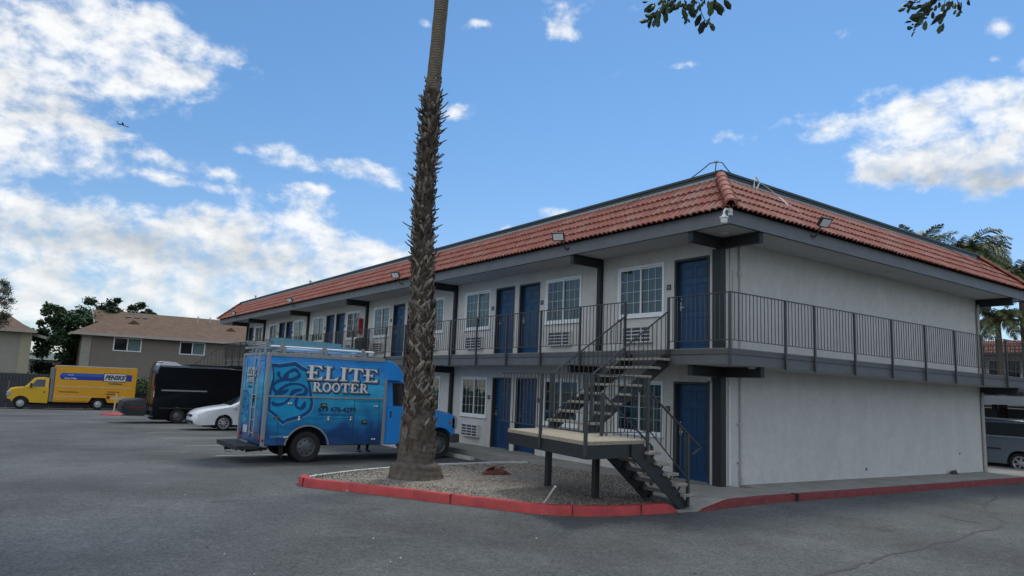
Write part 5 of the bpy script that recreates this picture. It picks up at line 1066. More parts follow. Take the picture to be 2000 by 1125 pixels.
# ladder on the rear door and bumper
m_ = MB()
for y in (8.02, 8.36):
    m_.tube([(XR-.10, y, .42), (XR-.10, y, 1.6), (XR-.10, y, ZT+.12), (XR+.1, y, ZT+.16)], .016, 6)
for k in range(7): z = .48 + k*.30; m_.cyl((XR-.10, 8.02, z), (XR-.10, 8.36, z), .013, n=6); 
for z in (.50, 1.3, 2.2):
    for y in (8.02, 8.36): m_.cyl((XR-.10, y, z), (XR+.02, y, z), .012, n=6)
m_.build('rear_ladder', galv, util, smooth=60)
m_ = MB(); m_.box(XR-.50, XR-.02, Y0+.10, Y1-.15, .12, .205); m_.box(XR-.52, XR-.50, Y0+.10, Y1-.15, .10, .21); m_.build('rear_bumper', mat('bumper_black', (.022, .023, .025), .7, .3, 20, bump=.5, bscale=80), util, bevel=.008)
m_ = MB(); m_.beam((XR-.50, 8.9, .06), (XR, 8.9, .08), .08, .07); m_.beam((XR-.2, Y0+.5, .06), (XR+.3, Y0+.5, .1), .05, .07); m_.beam((XR-.2, Y1-.5, .06), (XR+.3, Y1-.5, .1), .05, .07); m_.tube([(XR-.46, 9.0, .05), (XR-.44, 9.02, -.03), (XR-.3, 8.95, -.05)], .008, 4); m_.beam((XR-.25, Y0+.5, .07), (XR-.25, Y1-.5, .07), .05, .04); m_.beam((XR-.46, 8.9, .07), (XR-.2, 9.0, .07), .05, .05); m_.build('tow_hitch', blackpl, util)
# roof rack and load
m_ = MB()
for x in (-6.6, -5.55, -4.5):
    for y in (Y0+.06, Y1-.06):
        m_.beam((x, y, ZT+.03), (x, y, ZT+.16), .07, .05, (1, 0, 0)); m_.add([(x-.10, y-.02, ZT+.12), (x+.05, y-.02, ZT+.12), (x-.02, y-.02, ZT+.26), (x-.10, y-.02, ZT+.27), (x-.10, y+.02, ZT+.12), (x+.05, y+.02, ZT+.12), (x-.02, y+.02, ZT+.26), (x-.10, y+.02, ZT+.27)], [(0,1,2,3),(7,6,5,4),(0,4,5,1),(1,5,6,2),(2,6,7,3),(3,7,4,0)])
    m_.beam((x, Y0+.04, ZT+.14), (x, Y1-.04, ZT+.14), .05, .04)
for y in (Y0+.05, Y1-.05): m_.beam((XR+.1, y, ZT+.09), (-4.0, y, ZT+.09), .03, .03)
m_.beam((XR-.02, Y0+.3, ZT+.18), (XR-.02, Y1-.2, ZT+.18), .05, .05); m_.beam((XR-.03, Y0+.2, ZT+.02), (XR-.03, Y0+.2, ZT+.22), .05, .05, (1, 0, 0))
m_.build('roof_rack', alu, util, bevel=.004)
lad = thing('ladder', 'pale blue fibreglass ladder lying on the roof rack of the blue utility truck', 'ladder', (-6.7, 8.4, ZT+.17))
lm_ = mat('fibreglass_blue', (.13, .30, .36), .5, .12, 8)
m_ = MB(); m_.beam((-6.75, 8.10, ZT+.29), (-4.55, 8.05, ZT+.22), .03, .11); m_.beam((-6.75, 8.55, ZT+.29), (-4.55, 8.5, ZT+.22), .03, .11); m_.beam((-6.72, 8.16, ZT+.39), (-5.0, 8.12, ZT+.33), .03, .09); m_.beam((-6.72, 8.49, ZT+.39), (-5.0, 8.45, ZT+.33), .03, .09); m_.build('rails', lm_, lad)
m_ = MB()
for k in range(8): x = -6.6+k*.28; z = lerp(ZT+.29, ZT+.22, k/8); m_.cyl((x, 8.10, z), (x, 8.53, z), .016, n=6)
m_.build('rungs', galv, lad)
m_ = MB()
for (y, z, r_) in ((9.0, ZT+.20, .035), (9.12, ZT+.20, .035), (9.06, ZT+.265, .03), (7.83, ZT+.20, .025)): m_.cyl((-6.9, y, z), (-4.2, y, z), r_, n=8)
tag(m_.build('pipes', pvc, smooth=50), 'white plastic pipes strapped on the roof rack of the blue utility truck', 'pipes')
m_ = MB()
for i in range(26): x = random.uniform(-6.95, -6.5); y = random.uniform(8.0, 9.5); z = ZT+random.uniform(.17, .30); s = random.uniform(.03, .07); m_.box(x-s*1.5, x+s*1.5, y-s, y+s, z-s*.5, z+s*.5)
m_.tube([(-6.9+.25*math.sin(i*.8), 8.7+.4*math.cos(i*.8)+.02*i, ZT+.20+.006*i) for i in range(26)], .015, 5)
tag(m_.build('tool_bundle', mat('tool_grey', (.20, .21, .20), .6, .7, 9)), 'jumble of grey fittings and hose at the rear of the blue utility truck roof', 'tools')
# cab-over fairing and cab
m_ = MB(); fp = [(-3.95, 1.86), (-3.95, ZT+.01), (-3.78, ZT+.02, 0, -.03), (-3.66, ZT-.02, 0, -.05), (-3.52, ZT-.11, 0, -.06), (-3.43, ZT-.22, 0, -.05), (-3.38, ZT-.36, 0, -.02), (-3.40, 1.86)]
loft(m_, fp[::-1], Y0+.015, Y1-.015); m_.build('cab_fairing', cabpaint, util, smooth=35, recalc=True)
m_ = MB(); cy0, cy1 = Y0+.02, Y1-.12
fw_ = arch(-2.18, .17, .47, 12, ZB)
lower = [(-3.86, ZB), (-3.86, 1.16), (-2.95, 1.17), (-2.55, 1.155, 0, -.02), (-2.2, 1.10, 0, -.03), (-1.86, 1.04, 0, -.05), (-1.70, .97, -.03, -.04), (-1.65, .80, -.06, 0), (-1.64, .45, -.06, 0), (-1.64, ZB+.08, -.05, 0)] + fw_
m_.m = 0; loft(m_, lower[::-1], cy0, cy1, ((0, 1), (.02, .5), (.06, .2), (.14, .05), (.5, 0), (.86, .05), (.94, .2), (.98, .5), (1, 1)))
m_.build('cab_body', cabpaint, util, smooth=35, recalc=True)
m_ = MB(); gh = [(-3.87, 1.16), (-3.87, 1.87), (-3.45, 1.88), (-3.30, 1.85), (-2.62, 1.16)]
n = len(gh); ins = lambda z: .0 + .13*max(0, (z-1.16)/.7)
m_.add([(x, cy0+.03+ins(z), z) for x, z in gh]+[(x, cy1-.03-ins(z), z) for x, z in gh], [tuple(range(n)), tuple(range(2*n-1, n-1, -1))]+[(i, n+i, n+(i+1) % n, (i+1) % n) for i in range(n)]); m_.build('cab_roof', cabpaint, util, bevel=.02, recalc=True)
m_ = MB(); wy = lambda z: cy0+.026+ins(z)
q = [(-3.60, 1.22), (-3.60, 1.76), (-3.32, 1.77), (-2.90, 1.22)]; m_.add([(x, wy(z)-.004, z) for x, z in q], [(0, 1, 2, 3)]); q = [(-3.62, 1.19), (-3.62, 1.79), (-3.30, 1.80), (-2.84, 1.19)]
m_.build('side_window', carglass, util); m_ = MB(); m_.add([(x, wy(z)-.002, z) for x, z in q], [(0, 1, 2, 3)]); m_.build('window_rubber', blackpl, util)
m_ = MB(); m_.add([(-3.24, cy0+.2, 1.80), (-3.24, cy1-.2, 1.80), (-2.64, cy1-.1, 1.19), (-2.64, cy0+.1, 1.19)], [(0, 1, 2, 3)]); m_.build('windscreen', carglass, util)
m_ = MB(); m_.box(-3.70, -3.66, cy0-.004, cy0+.01, .88, 1.06); m_.build('door_handle', blackpl, util, bevel=.01)
m_ = MB(); m_.box(-3.80, -3.79, cy0-.0015, cy0+.01, .30, 1.15); m_.box(-2.72, -2.71, cy0-.0015, cy0+.01, .35, 1.15); m_.build('door_gap', lv['navy'], util)
m_ = MB(); m_.beam((-2.98, cy0, 1.3), (-2.92, cy0-.2, 1.3), .05, .05); m_.box(-3.02, -2.92, cy0-.30, cy0-.12, 1.22, 1.50); m_.build('mirror', blackpl, util, bevel=.02)
m_ = MB(); m_.box(-1.83, -1.53, cy0-.02, cy1+.02, .22, .46); m_.build('front_bumper', mat('bumper_grey', (.06, .062, .066), .35, .2, 8), util, bevel=.04, seg=3)
m_ = MB(); m_.box(-1.70, -1.622, cy0+.1, cy1-.1, .50, .94); m_.build('grille', blackpl, util, bevel=.02)
for yy_ in (cy0+.0, cy1-.2):
    m_ = MB(); m_.box(-1.80, -1.625, yy_+.0, yy_+.2, .60, .92)
    m_.build('headlight', mat('headlamp', (.35, .36, .37), .15, .1, 9), util, bevel=.02)
m_ = MB(); m_.box(-1.93, -1.84, cy0-.003, cy0+.03, .72, .80); m_.build('marker_lamp', mat('amber', (.4, .12, .01), .3, .1, 5), util)
m_ = MB(); text_mb(m_, '3500', .06, lambda u, v, w: (-2.12+u, cy0-.001, 1.0+v), 0, bold=.002); m_.build('fender_badge', chrome, util)
m_ = MB(); m_.box(XR+.1, -1.9, Y0+.65, Y1-.65, .14, .34); m_.box(-6.6, -5.2, Y0+.35, Y1-.35, .25, .6); m_.build('chassis', black_m, util)
zw = g(0, 8.0)+.372
for (x, y, s) in ((-5.88, Y0+.14, -1), (-5.88, Y0+.40, -1), (-5.88, Y1-.14, 1), (-2.18, cy0+.14, -1), (-2.18, cy1-.14, 1)): wheel(util, (x, y, zw+ (0.0)), .372, .235, s, rimgrey, 'holes', 8, .60)
for x, y in ((-6.42, Y0+.12), (-6.42, Y1-.4)): 
    m_ = MB(); m_.box(x-.01, x+.005, y, y+.3, -.10, .22); m_.build('mud_flap', blackpl, util)

# ---------------------------------------------------------------- black high-roof van
def gz(x, y): return g(x, y)
VY = 28.5; gv = g(0, VY+.2); bv = thing('cargo_van', 'black high roof cargo van with roof air conditioner and rear ladder', 'van', (-4, VY+1, gv))
blackpaint = mat('black_paint', (.003, .004, .006), .22, .1, 2, spec=.22, coat=.1)
X = -6.12; Zt = 2.18; prof = [(X, .0), (X+.0, .35), (X+.02, 1.2, 0, 0), (X+.10, Zt-.12, .02, -.03), (X+.18, Zt, .03, -.09), (X+3.4, Zt+.02, 0, -.09), (X+4.4, Zt-.06, 0, -.09), (X+4.75, Zt-.25, 0, -.06), (X+5.35, 1.05, -.05, -.03), (X+5.8, .75, -.15, -.02), (X+5.95, .45, -.2, 0), (X+5.95, -.1, -.15, 0)]
bot = [(X+5.6, gv+.25)] + arch(X+5.05, gv+.38, .43, 10, gv+.28) + arch(-4.98, gv+.38, .43, 10, gv+.28) + [(X+.05, gv+.28)]
m_ = MB(); loft(m_, (prof+bot)[::-1], VY, VY+2.02, ((0, 1), (.02, .5), (.06, .18), (.14, .04), (.5, 0), (.86, .04), (.94, .18), (.98, .5), (1, 1))); m_.build('body', blackpaint, bv, smooth=32, recalc=True)
m_ = MB(); m_.box(X+.30, X+2.4, VY-.012, VY+.03, .93, 1.0); m_.build('slide_rail', mat('rail_grey', (.25, .26, .27), .4, .1, 8), bv)
m_ = MB(); m_.box(X+.28, X+4.3, VY-.01, VY+.08, gv+.70, gv+.76); m_.build('side_moulding', blackpl, bv)
for a, b in ((X+.40, X+2.40), (X+2.50, X+3.9)):
    m_ = MB(); t_ = .018
    m_.box(a, b, VY-.004, VY+.02, 1.12, 1.12+t_); m_.box(a, b, VY-.004, VY+.02, 1.86, 1.86+t_); m_.box(a, a+t_, VY-.0038, VY+.02, 1.12+t_, 1.86); m_.box(b-t_, b, VY-.0038, VY+.02, 1.12+t_, 1.86); m_.build('panel_crease', blackpaint, bv)
m_ = MB(); m_.box(X-.012, X+.3, VY+.01, VY+.16, .50, 1.16); o = m_.build('tail_light', redlens, bv, bevel=.02); k = MB(); k.box(X-.018, X+.29, VY+.004, VY+.12, .62, .92); build_sub(k, 'reversing_lens', mat('clear_lens', (.55, .5, .5), .15, .1, 5), o)
m_ = MB(); m_.box(X-.012, X+.02, VY+.2, VY+.96, 1.1, 1.78); m_.box(X-.012, X+.02, VY+1.06, VY+1.8, 1.1, 1.78); m_.build('rear_window', carglass, bv)
m_ = MB()
for y in (VY+.35, VY+.8): m_.tube([(X-.12, y, -.02), (X-.14, y, 1.9), (X-.02, y, Zt+.12), (X+.3, y, Zt+.14)], .02, 6)
for k in range(7): m_.cyl((X-.13, VY+.35, .1+k*.3), (X-.13, VY+.8, .1+k*.3), .015, n=6)
m_.build('rear_ladder', blackpl, bv, smooth=60)
m_ = MB(); loft(m_, [(-5.95, Zt-.02), (-5.93, Zt+.16), (-5.75, Zt+.20), (-5.2, Zt+.17), (-4.95, Zt+.05), (-4.9, Zt-.02)][::-1], VY+.55, VY+1.45); m_.build('roof_air_conditioner', white_frame, bv, smooth=40, recalc=True)
m_ = MB(); m_.box(-4.6, -1.4, VY+.35, VY+1.6, Zt+.03, Zt+.10)
m_.build('roof_rack', blackpl, bv); m_ = MB(); m_.box(X+.25, X+4.6, VY+.005, VY+.05, Zt-.085, Zt-.06); m_.build('roof_reflection_strip', mat('pale_reflection_strip', (.35, .36, .38), .3, .1, 8, metal=.5), bv)  # pale strip stands in for a reflection along the van's roof edge
m_ = MB(); m_.box(X+.1, X+5.6, VY+.35, VY+1.7, gv+.15, gv+.6); m_.box(X-.08, X+.1, VY+.1, VY+1.9, gv+.35, gv+.55); m_.build('underbody', black_m, bv)
for x in (-4.98, X+5.05):
    for (y, s) in ((VY+.13, -1), (VY+1.89, 1)): wheel(bv, (x, y, gv+.355), .355, .24, s, rimgrey, 'holes', 8, .58)
cb = thing('cargo_box', 'black covered cargo box carried behind the black van', 'cargo carrier', (-6.9, VY+.6, gv+.3))
m_ = MB(); loft(m_, [(-7.40, -.12), (-7.43, .15), (-7.37, .42, 0, -.06), (-7.2, .50, 0, -.08), (-6.6, .53, 0, -.08), (-6.42, .50, 0, -.06), (-6.36, .1), (-6.40, -.22), (-7.2, -.24)][::-1], VY+.05, VY+1.7); m_.build('box', mat('black_fabric', (.018, .018, .020), .6, .3, 10, bump=.3, bscale=20), cb, smooth=40, recalc=True)
m_ = MB(); m_.box(-7.2, -6.5, VY+.035, VY+.06, .10, .13); m_.build('red_piping', redlens, cb); m_ = MB(); m_.box(-7.3, -6.1, VY+.75, VY+.87, -.32, -.25); m_.box(-6.45, -6.15, VY+.1, VY+.3, -.3, -.24); m_.build('carrier_frame', galv, cb)

# ---------------------------------------------------------------- white sedan
CY = 21.9; gc = g(0, CY+.1); car = thing('sedan', 'white sedan with silver wheel covers parked between the black van and the blue utility truck', 'car', (-3.5, CY+.9, gc))
whitep = mat('white_car_paint', (.70, .72, .73), .22, .03, 2, coat=.6)
O = -5.61; z_ = lambda h: gc+h
prof = [(O+.10, z_(.22), .25, 0), (O+.0, z_(.30), .30, 0), (O-.01, z_(.48), .28, 0), (O+.05, z_(.66), .26, -.02), (O+.16, z_(.76), .22, -.05), (O+.36, z_(.86), .12, -.08), (O+.85, z_(.96), .02, -.09), (O+1.25, z_(1.02), 0, -.08), (O+1.45, z_(1.05), 0, -.07), (O+2.15, z_(1.40), .03, -.10), (O+2.6, z_(1.46), 0, -.12), (O+3.3, z_(1.38), 0, -.12), (O+4.0, z_(1.05), 0, -.08), (O+4.5, z_(.98), 0, -.06), (O+4.62, z_(.6), -.1, 0), (O+4.55, z_(.28), -.1, 0)]
bot = arch(O+3.7, z_(.31), .36, 10, z_(.24)) + arch(-4.38, z_(.31), .36, 10, z_(.24))
m_ = MB(); loft(m_, (prof+bot)[::-1], CY, CY+1.70, ((0, 1), (.02, .62), (.06, .34), (.14, .14), (.3, .03), (.5, 0), (.7, .03), (.86, .14), (.94, .34), (.98, .62), (1, 1))); m_.build('body', whitep, car, smooth=30, recalc=True)
m_ = MB(); m_.add([(O+1.46, CY+.14, z_(1.062)), (O+1.46, CY+1.56, z_(1.062)), (O+2.13, CY+1.44, z_(1.405)), (O+2.13, CY+.26, z_(1.405))], [(0, 3, 2, 1)]); m_.add([(O+1.75, CY-.004, z_(1.0)), (O+3.7, CY-.004, z_(.98)), (O+3.1, CY+.03, z_(1.27)), (O+2.1, CY+.03, z_(1.27))], [(0, 1, 2, 3)]); m_.build('windows', carglass, car)
def hl(y0, y1, s):
    m_ = MB(); m_.add([(O+.30, y0, z_(.52)), (O+.04+.12, y1, z_(.53)), (O+.08+.1, y1, z_(.63)), (O+.55, y0, z_(.70)), (O+.34, y0-.004*s, z_(.52))], [(0, 1, 2, 3)]); return m_
m_ = MB()
m_.prism([(O+.20, z_(.53)), (O+.62, z_(.58)), (O+.66, z_(.66)), (O+.40, z_(.69)), (O+.22, z_(.645))], lambda u, v, w: (u, w, v), CY+.02, CY+.35); m_.build('headlight', mat('car_headlamp', (.22, .24, .25), .10, .35, 20), car, bevel=.02, recalc=True); m_ = MB(); m_.prism([(O+.20, z_(.53)), (O+.62, z_(.58)), (O+.66, z_(.66)), (O+.40, z_(.69)), (O+.22, z_(.645))], lambda u, v, w: (u, w, v), CY+1.35, CY+1.68); m_.build('headlight', mat('car_headlamp', (.22, .24, .25)), car, bevel=.02, recalc=True)
m_ = MB(); m_.box(O-.01, O+.12, CY+.42, CY+1.28, z_(.54), z_(.64)); m_.build('grille', blackpl, car, bevel=.02); m_ = MB(); m_.box(O-.018, O+.2, CY+.20, CY+1.5, z_(.28), z_(.40)); m_.build('air_intake', blackpl, car, bevel=.02)
m_ = MB(); m_.cyl((O-.02, CY+.85, z_(.59)), (O, CY+.85, z_(.59)), .05, n=12); m_.build('round_badge', chrome, car)
m_ = MB(); m_.box(O+.30, O+.42, CY+.012, CY+.1, z_(.34), z_(.40)); m_.build('fog_lamp', chrome, car, bevel=.01)
m_ = MB(); m_.box(O+1.55, O+1.68, CY-.15, CY+.02, z_(.92), z_(1.05)); m_.build('mirror', whitep, car, bevel=.03)
m_ = MB(); m_.box(O+.5, O+4.3, CY+.25, CY+1.45, z_(.14), z_(.5)); m_.build('underbody', black_m, car)
for x in (-4.38, O+3.7):
    for (y, s) in ((CY+.11, -1), (CY+1.59, 1)): wheel(car, (x, y, z_(.30)), .30, .19, s, mat('wheel_cover', (.5, .51, .52), .35, .1, 9, metal=.5), 'swirl', 8, .72)

# ---------------------------------------------------------------- yellow box truck
TY = 49.5; gt = g(0, TY); tr = thing('rental_truck', 'yellow PENSKE box truck with blue stripe parked along the grey wall', 'truck', (-8, TY+1, gt))
yel = mat('truck_yellow', (.72, .34, .012), .42, .06, 2); yelc = mat('cab_yellow', (.72, .42, .015), .3, .05, 2, coat=.4)
m_ = MB(); m_.prism([(-9.22, 2.03), (-9.22, gt+.52), (-7.05, gt+.52), (-6.88, gt+.86), (-6.02, gt+.86), (-5.85, gt+.52), (-4.15, gt+.52), (-4.15, 2.03)], lambda u, v, w: (u, w, v), TY, TY+2.3); m_.build('box_body', yel, tr, recalc=True)
m_ = MB(); m_.box(-9.46, -9.222, TY+.02, TY+2.28, gt+.50, 1.86); m_.build('box_nose', mat('nose_grey', (.17, .175, .18), .5, .1, 4), tr, bevel=.06)
m_ = MB(); m_.box(-9.25, -4.3, TY-.012, TY+.06, 1.98, 2.05); m_.build('top_rail', mat('rail_pale', (.55, .50, .40), .5, .1, 9), tr)
m_ = MB(); m_.box(-9.18, -4.42, TY-.015, TY, .545, .585); m_.box(-9.2, -6.9, TY-.015, TY, -.16, -.12); m_.box(-5.6, -4.5, TY-.015, TY, -.16, -.12); m_.build('side_rails', mat('rail_cream', (.62, .56, .40), .5, .1, 9), tr)
m_ = MB(); m_.box(-4.30, -4.14, TY-.02, TY+.02, gt+.5, 2.05); m_.build('rear_frame', yel, tr)
m_ = MB()
for i in range(14): m_.box(-9.15+i*.17, -9.15+i*.17+.08, TY-.012, TY, gt+.56, gt+.61)
m_.build('marker_tape', redlens, tr)
blu = mat('stripe_blue', (.012, .045, .30), .4, .1, 3); blu2 = mat('stripe_light_blue', (.03, .11, .42), .4, .1, 3)
m_ = MB(); m_.add([(-8.98, TY-.006, 1.30), (-8.86, TY-.006, 1.05), (-5.0-.0, TY-.006, 1.05), (-5.0, TY-.006, 1.30)], [(0, 1, 2, 3)]); m_.box(-4.80-.0, -4.45, TY-.006, TY, 1.05, 1.52); m_.build('blue_stripe', blu, tr)
m_ = MB(); m_.add([(-8.86, TY-.0065, 1.52), (-8.98, TY-.0065, 1.30), (-5.6, TY-.0065, 1.30), (-5.6, TY-.0065, 1.52)], [(0, 1, 2, 3)]); m_.build('light_blue_stripe', blu2, tr)
m_ = MB(); m_.box(-6.28, -4.82, TY-.012, TY, .98, 1.60); m_.build('logo_border', blackpl, tr); m_ = MB(); m_.box(-6.24, -4.86, TY-.016, TY-.012, 1.02, 1.56); m_.build('logo_panel', white_paint, tr)
def ttext(s, x, z, size, m, name, sh=0, bold=.0, xs=1, off=-.02):
    q = MB(); text_mb(q, s, size, lambda u, v, w: (x+u, TY+off, z+v), 0, shear=sh, bold=bold, xs=xs); q.build(name, m, tr)
ttext('PENSKE', -6.19, 1.15, .42, blackpl, 'logo_lettering', .35, .018, .86)
ttext('Truck Rental', -5.95, .80, .17, lv['ink'], 'rental_lettering', 0, .005); ttext('Local', -8.5, 1.36, .13, white_paint, 'local_lettering', 0, .004, 1.2); ttext('One-Way', -8.7, 1.10, .17, white_paint, 'one_way_lettering', .2, .006, 1.1)
ttext('PenskeTruckRental.com', -8.9, .16, .12, lv['ink'], 'small_web_lettering', 0, .003); ttext('GoPenske.com', -5.95, .22, .13, mat('red_text', (.3, .03, .02), .4, .1, 5), 'web_lettering', 0, .004); ttext('1-800-222-0277', -6.05, .05, .13, lv['ink'], 'phone_lettering', 0, .004)
m_ = MB(); m_.box(-5.95, -5.75, TY-.012, TY, -.24, -.04); m_.build('hazard_placard', mat('placard_red', (.18, .02, .015), .5, .1, 4), tr)
m_ = MB(); cz = lambda h: gt+h
fa = arch(-11.05, cz(.40), .50, 10, cz(.42))
lo = [(-9.50, cz(.42)), (-9.50, cz(1.45)), (-10.05, cz(1.50)), (-10.7, cz(1.53)), (-10.95, cz(1.50), 0, -.03), (-11.4, cz(1.46), 0, -.05), (-11.70, cz(1.38), .05, -.06), (-11.83, cz(1.22), .10, 0), (-11.86, cz(.95), .10, 0), (-11.84, cz(.70), .08, 0)] 
loft(m_, lo + fa[::-1][:0] + [(-11.6, cz(.62))] + [p for p in arch(-11.05, cz(.40), .50, 10, cz(.46))[::-1]], TY+.1, TY+2.1); m_.build('cab', yelc, tr, smooth=32, recalc=True)
m_ = MB(); gh = [(-9.52, cz(1.45)), (-9.52, cz(2.16)), (-9.8, cz(2.19)), (-10.25, cz(2.15)), (-10.45, cz(2.05)), (-10.95, cz(1.47))]; n = len(gh); i2 = lambda z: .02+.14*max(0, (z-cz(1.45))/.7)
m_.add([(x, TY+.1+i2(z), z) for x, z in gh]+[(x, TY+2.1-i2(z), z) for x, z in gh], [tuple(range(n)), tuple(range(2*n-1, n-1, -1))]+[(i, n+i, n+(i+1) % n, (i+1) % n) for i in range(n)]); m_.build('cab_roof', yelc, tr, bevel=.03, recalc=True)
m_ = MB(); m_.add([(x, TY+.094+i2(z), z) for x, z in ((-9.75, cz(1.53)), (-9.75, cz(2.03)), (-10.25, cz(2.03)), (-10.62, cz(1.53)))], [(0, 1, 2, 3)]); m_.add([(-10.50, TY+.3, cz(2.06)), (-10.50, TY+1.9, cz(2.06)), (-10.97, TY+1.95, cz(1.52)), (-10.97, TY+.25, cz(1.52))], [(0, 1, 2, 3)]); m_.build('windows', carglass, tr)
m_ = MB(); m_.box(-10.62, -10.50, TY-.14, TY+.06, cz(1.46), cz(1.78)); m_.build('mirror', blackpl, tr, bevel=.02)
m_ = MB(); m_.box(-9.80, -9.70, TY+.09, TY+.12, cz(1.13), cz(1.22)); m_.build('door_handle', blackpl, tr)
m_ = MB(); m_.box(-12.0, -11.72, TY+.02, TY+2.18, cz(.42), cz(.68)); m_.box(-11.90, -11.82, TY+.35, TY+1.85, cz(.72), cz(1.36)); m_.build('front_bumper', blackpl, tr, bevel=.04)
m_ = MB(); m_.box(-11.90, -11.62, TY+.085, TY+.34, cz(.88), cz(1.20)); m_.build('headlight', chrome, tr, bevel=.03)
m_ = MB(); m_.box(-11.3, -4.2, TY+.5, TY+1.8, cz(.3), cz(.6)); m_.box(-7.1, -5.8, TY+.35, TY+2.0, cz(.5), cz(.86)); m_.build('chassis', black_m, tr)
for x in (-11.05, -6.43):
    for (y, s) in ((TY+.22, -1), (TY+2.0, 1)): wheel(tr, (x, y, cz(.40)), .40, .25, s, mat('truck_wheel_steel', (.55, .55, .54), .4, .1, 9, metal=.4), 'holes', 8, .56)

# ---------------------------------------------------------------- minivan beyond the right corner
gs = -.305; mv = thing('minivan', 'blue grey minivan partly hidden behind the right corner of the motel', 'minivan', (16.1, 1.5, gs))
mvp = mat('minivan_paint', (.12, .155, .19), .28, .05, 2, coat=.6)
h_ = lambda v: gs+v
# profile u along +y : tail at -1.25, nose at 3.75
prof = [(-1.2, h_(.35)), (-1.22, h_(.75)), (-1.18, h_(1.05), 0, 0), (-1.05, h_(1.55), .03, -.06), (-.9, h_(1.72), .03, -.09), (1.6, h_(1.75), 0, -.10), (2.1, h_(1.62), 0, -.08), (2.9, h_(1.12), 0, -.05), (3.6, h_(.92), -.08, -.04), (3.75, h_(.6), -.15, 0), (3.7, h_(.28), -.12, 0)] + arch(2.95, h_(.34), .38, 10, h_(.27)) + arch(-.02, h_(.34), .38, 10, h_(.27))
m_ = MB(); loft(m_, prof[::-1], 15.22, 17.1, axis='y'); m_.build('body', mvp, mv, smooth=32, recalc=True)
m_ = MB(); m_.box(15.205, 15.24, -.95, 2.3, h_(1.18), h_(1.60)); m_.build('side_windows', carglass, mv)
m_ = MB(); m_.box(15.20, 15.28, -.95, 1.8, h_(1.70), h_(1.735)); m_.build('roof_highlight_strip', metal, mv); m_ = MB(); m_.box(15.20, 15.23, -1.0, 2.6, h_(1.135), h_(1.175)); m_.build('window_trim', metal, mv)  # bright roof strip added in place of the highlight on the roof edge
m_ = MB(); m_.box(15.195, 15.23, .5, 1.4, h_(.72), h_(.77)); m_.build('side_moulding', mat('moulding_dark', (.03, .04, .05), .4, .1, 5), mv); m_ = MB(); m_.box(15.45, 16.9, -1.0, 3.5, h_(.14), h_(.5)); m_.build('underbody', black_m, mv)
for y in (-.02, 2.95):
    for (x, s) in ((15.34, -1), (16.98, 1)): wheel(mv, (x, y, h_(.325)), .325, .20, s, mat('wheel_cover', (.5, .51, .52)), 'spokes', 6, .68, axis='x')

# ================================================================== BACKGROUND BUILDINGS
tan = mat('tan_stucco', (.235, .20, .165), .9, .07, 2, bump=.3, bscale=20, spec=.15)
tan2 = mat('tan_stucco_pale', (.36, .335, .27), .9, .07, 2, bump=.3, bscale=20, spec=.15)
def shingle_extra(t, b, c, r):
    mp = nd(t, 'ShaderNodeMapping'); mp.inputs['Scale'].default_value = (1.2, 6, 6); t.links.new(c.outputs['Object'], mp.inputs[0])
    n = nd(t, 'ShaderNodeTexNoise'); n.inputs['Scale'].default_value = 1.8; n.inputs['Detail'].default_value = 6; t.links.new(mp.outputs[0], n.inputs[0])
    x = nd(t, 'ShaderNodeValToRGB'); e = x.color_ramp.elements; e[0].position = .35; e[0].color = (.68, .68, .68, 1); e[1].position = .68; e[1].color = (1.15, 1.12, 1.1, 1); t.links.new(n.outputs[0], x.inputs[0])
    m = nd(t, 'ShaderNodeMix', data_type='RGBA', blend_type='MULTIPLY'); m.inputs[0].default_value = 1; t.links.new(r.outputs[0], m.inputs[6]); t.links.new(x.outputs[0], m.inputs[7]); t.links.new(m.outputs[2], b.inputs['Base Color'])
shingle = mat('brown_shingle', (.165, .115, .085), .9, .12, 1.2, bump=.3, bscale=9, spec=.15, extra=shingle_extra)
fas = mat('tan_fascia', (.42, .38, .32), .7, .06, 3)
ab = thing('apartment_building', 'tan two storey apartment building with brown shingle roof and two sliding windows', 'building', (0, 60, -1.3))
m_ = MB(); m_.box(-7.15, 14.0, 60, 70, -1.4, 5.0); m_.build('wall', tan, ab)
m_ = MB(); m_.box(-7.2, -6.5, 59.93, 60.01, -1.4, 4.92); m_.build('end_panel', tan2, ab)
m_ = MB()   # dutch gable roof : eave outline, ridge
e = [(-8.0, 59.2, 4.88), (15, 59.2, 4.88), (15, 70.8, 4.88), (-8.0, 70.8, 4.88)]; q = [(-5.9, 62.0, 6.04), (15, 62.0, 6.04), (15, 68, 6.04), (-5.9, 68, 6.04)]
m_.add([e[0], e[1], q[1], q[0]], [(0, 1, 2, 3)]); m_.add([e[0], q[0], q[3], e[3]], [(0, 1, 2, 3)]); m_.add([e[3], q[3], q[2], e[2]], [(0, 1, 2, 3)])
m_.add([(-5.9, 62.0, 6.04), (15, 62.0, 6.04), (15, 65, 7.28), (-6.3, 65, 7.28), (-6.3, 61.9, 6.0)], [(0, 1, 2, 3, 4)]); m_.add([(-6.3, 68.4, 5.9), (15, 68.4, 5.9), (15, 65, 7.28), (-6.3, 65, 7.28)], [(0, 3, 2, 1)])
m_.build('roof', shingle, ab)
m_ = MB(); m_.add([(-5.95, 62, 5.95), (-5.95, 68, 5.95), (-5.95, 65, 7.2)], [(0, 1, 2)]); m_.build('gable', mat('gable_vent_dark', (.06, .05, .04), .9, .2, 3), ab)
m_ = MB(); m_.box(-8.02, 15, 59.14, 59.2, 4.70, 4.90); m_.box(-8.06, -8.0, 59.14, 70.8, 4.70, 4.90); m_.beam((-6.33, 61.6, 5.86), (-6.33, 65, 7.24), .05, .18); m_.beam((-6.33, 68.4, 5.86), (-6.33, 65, 7.24), .05, .18); m_.build('fascia', fas, ab)
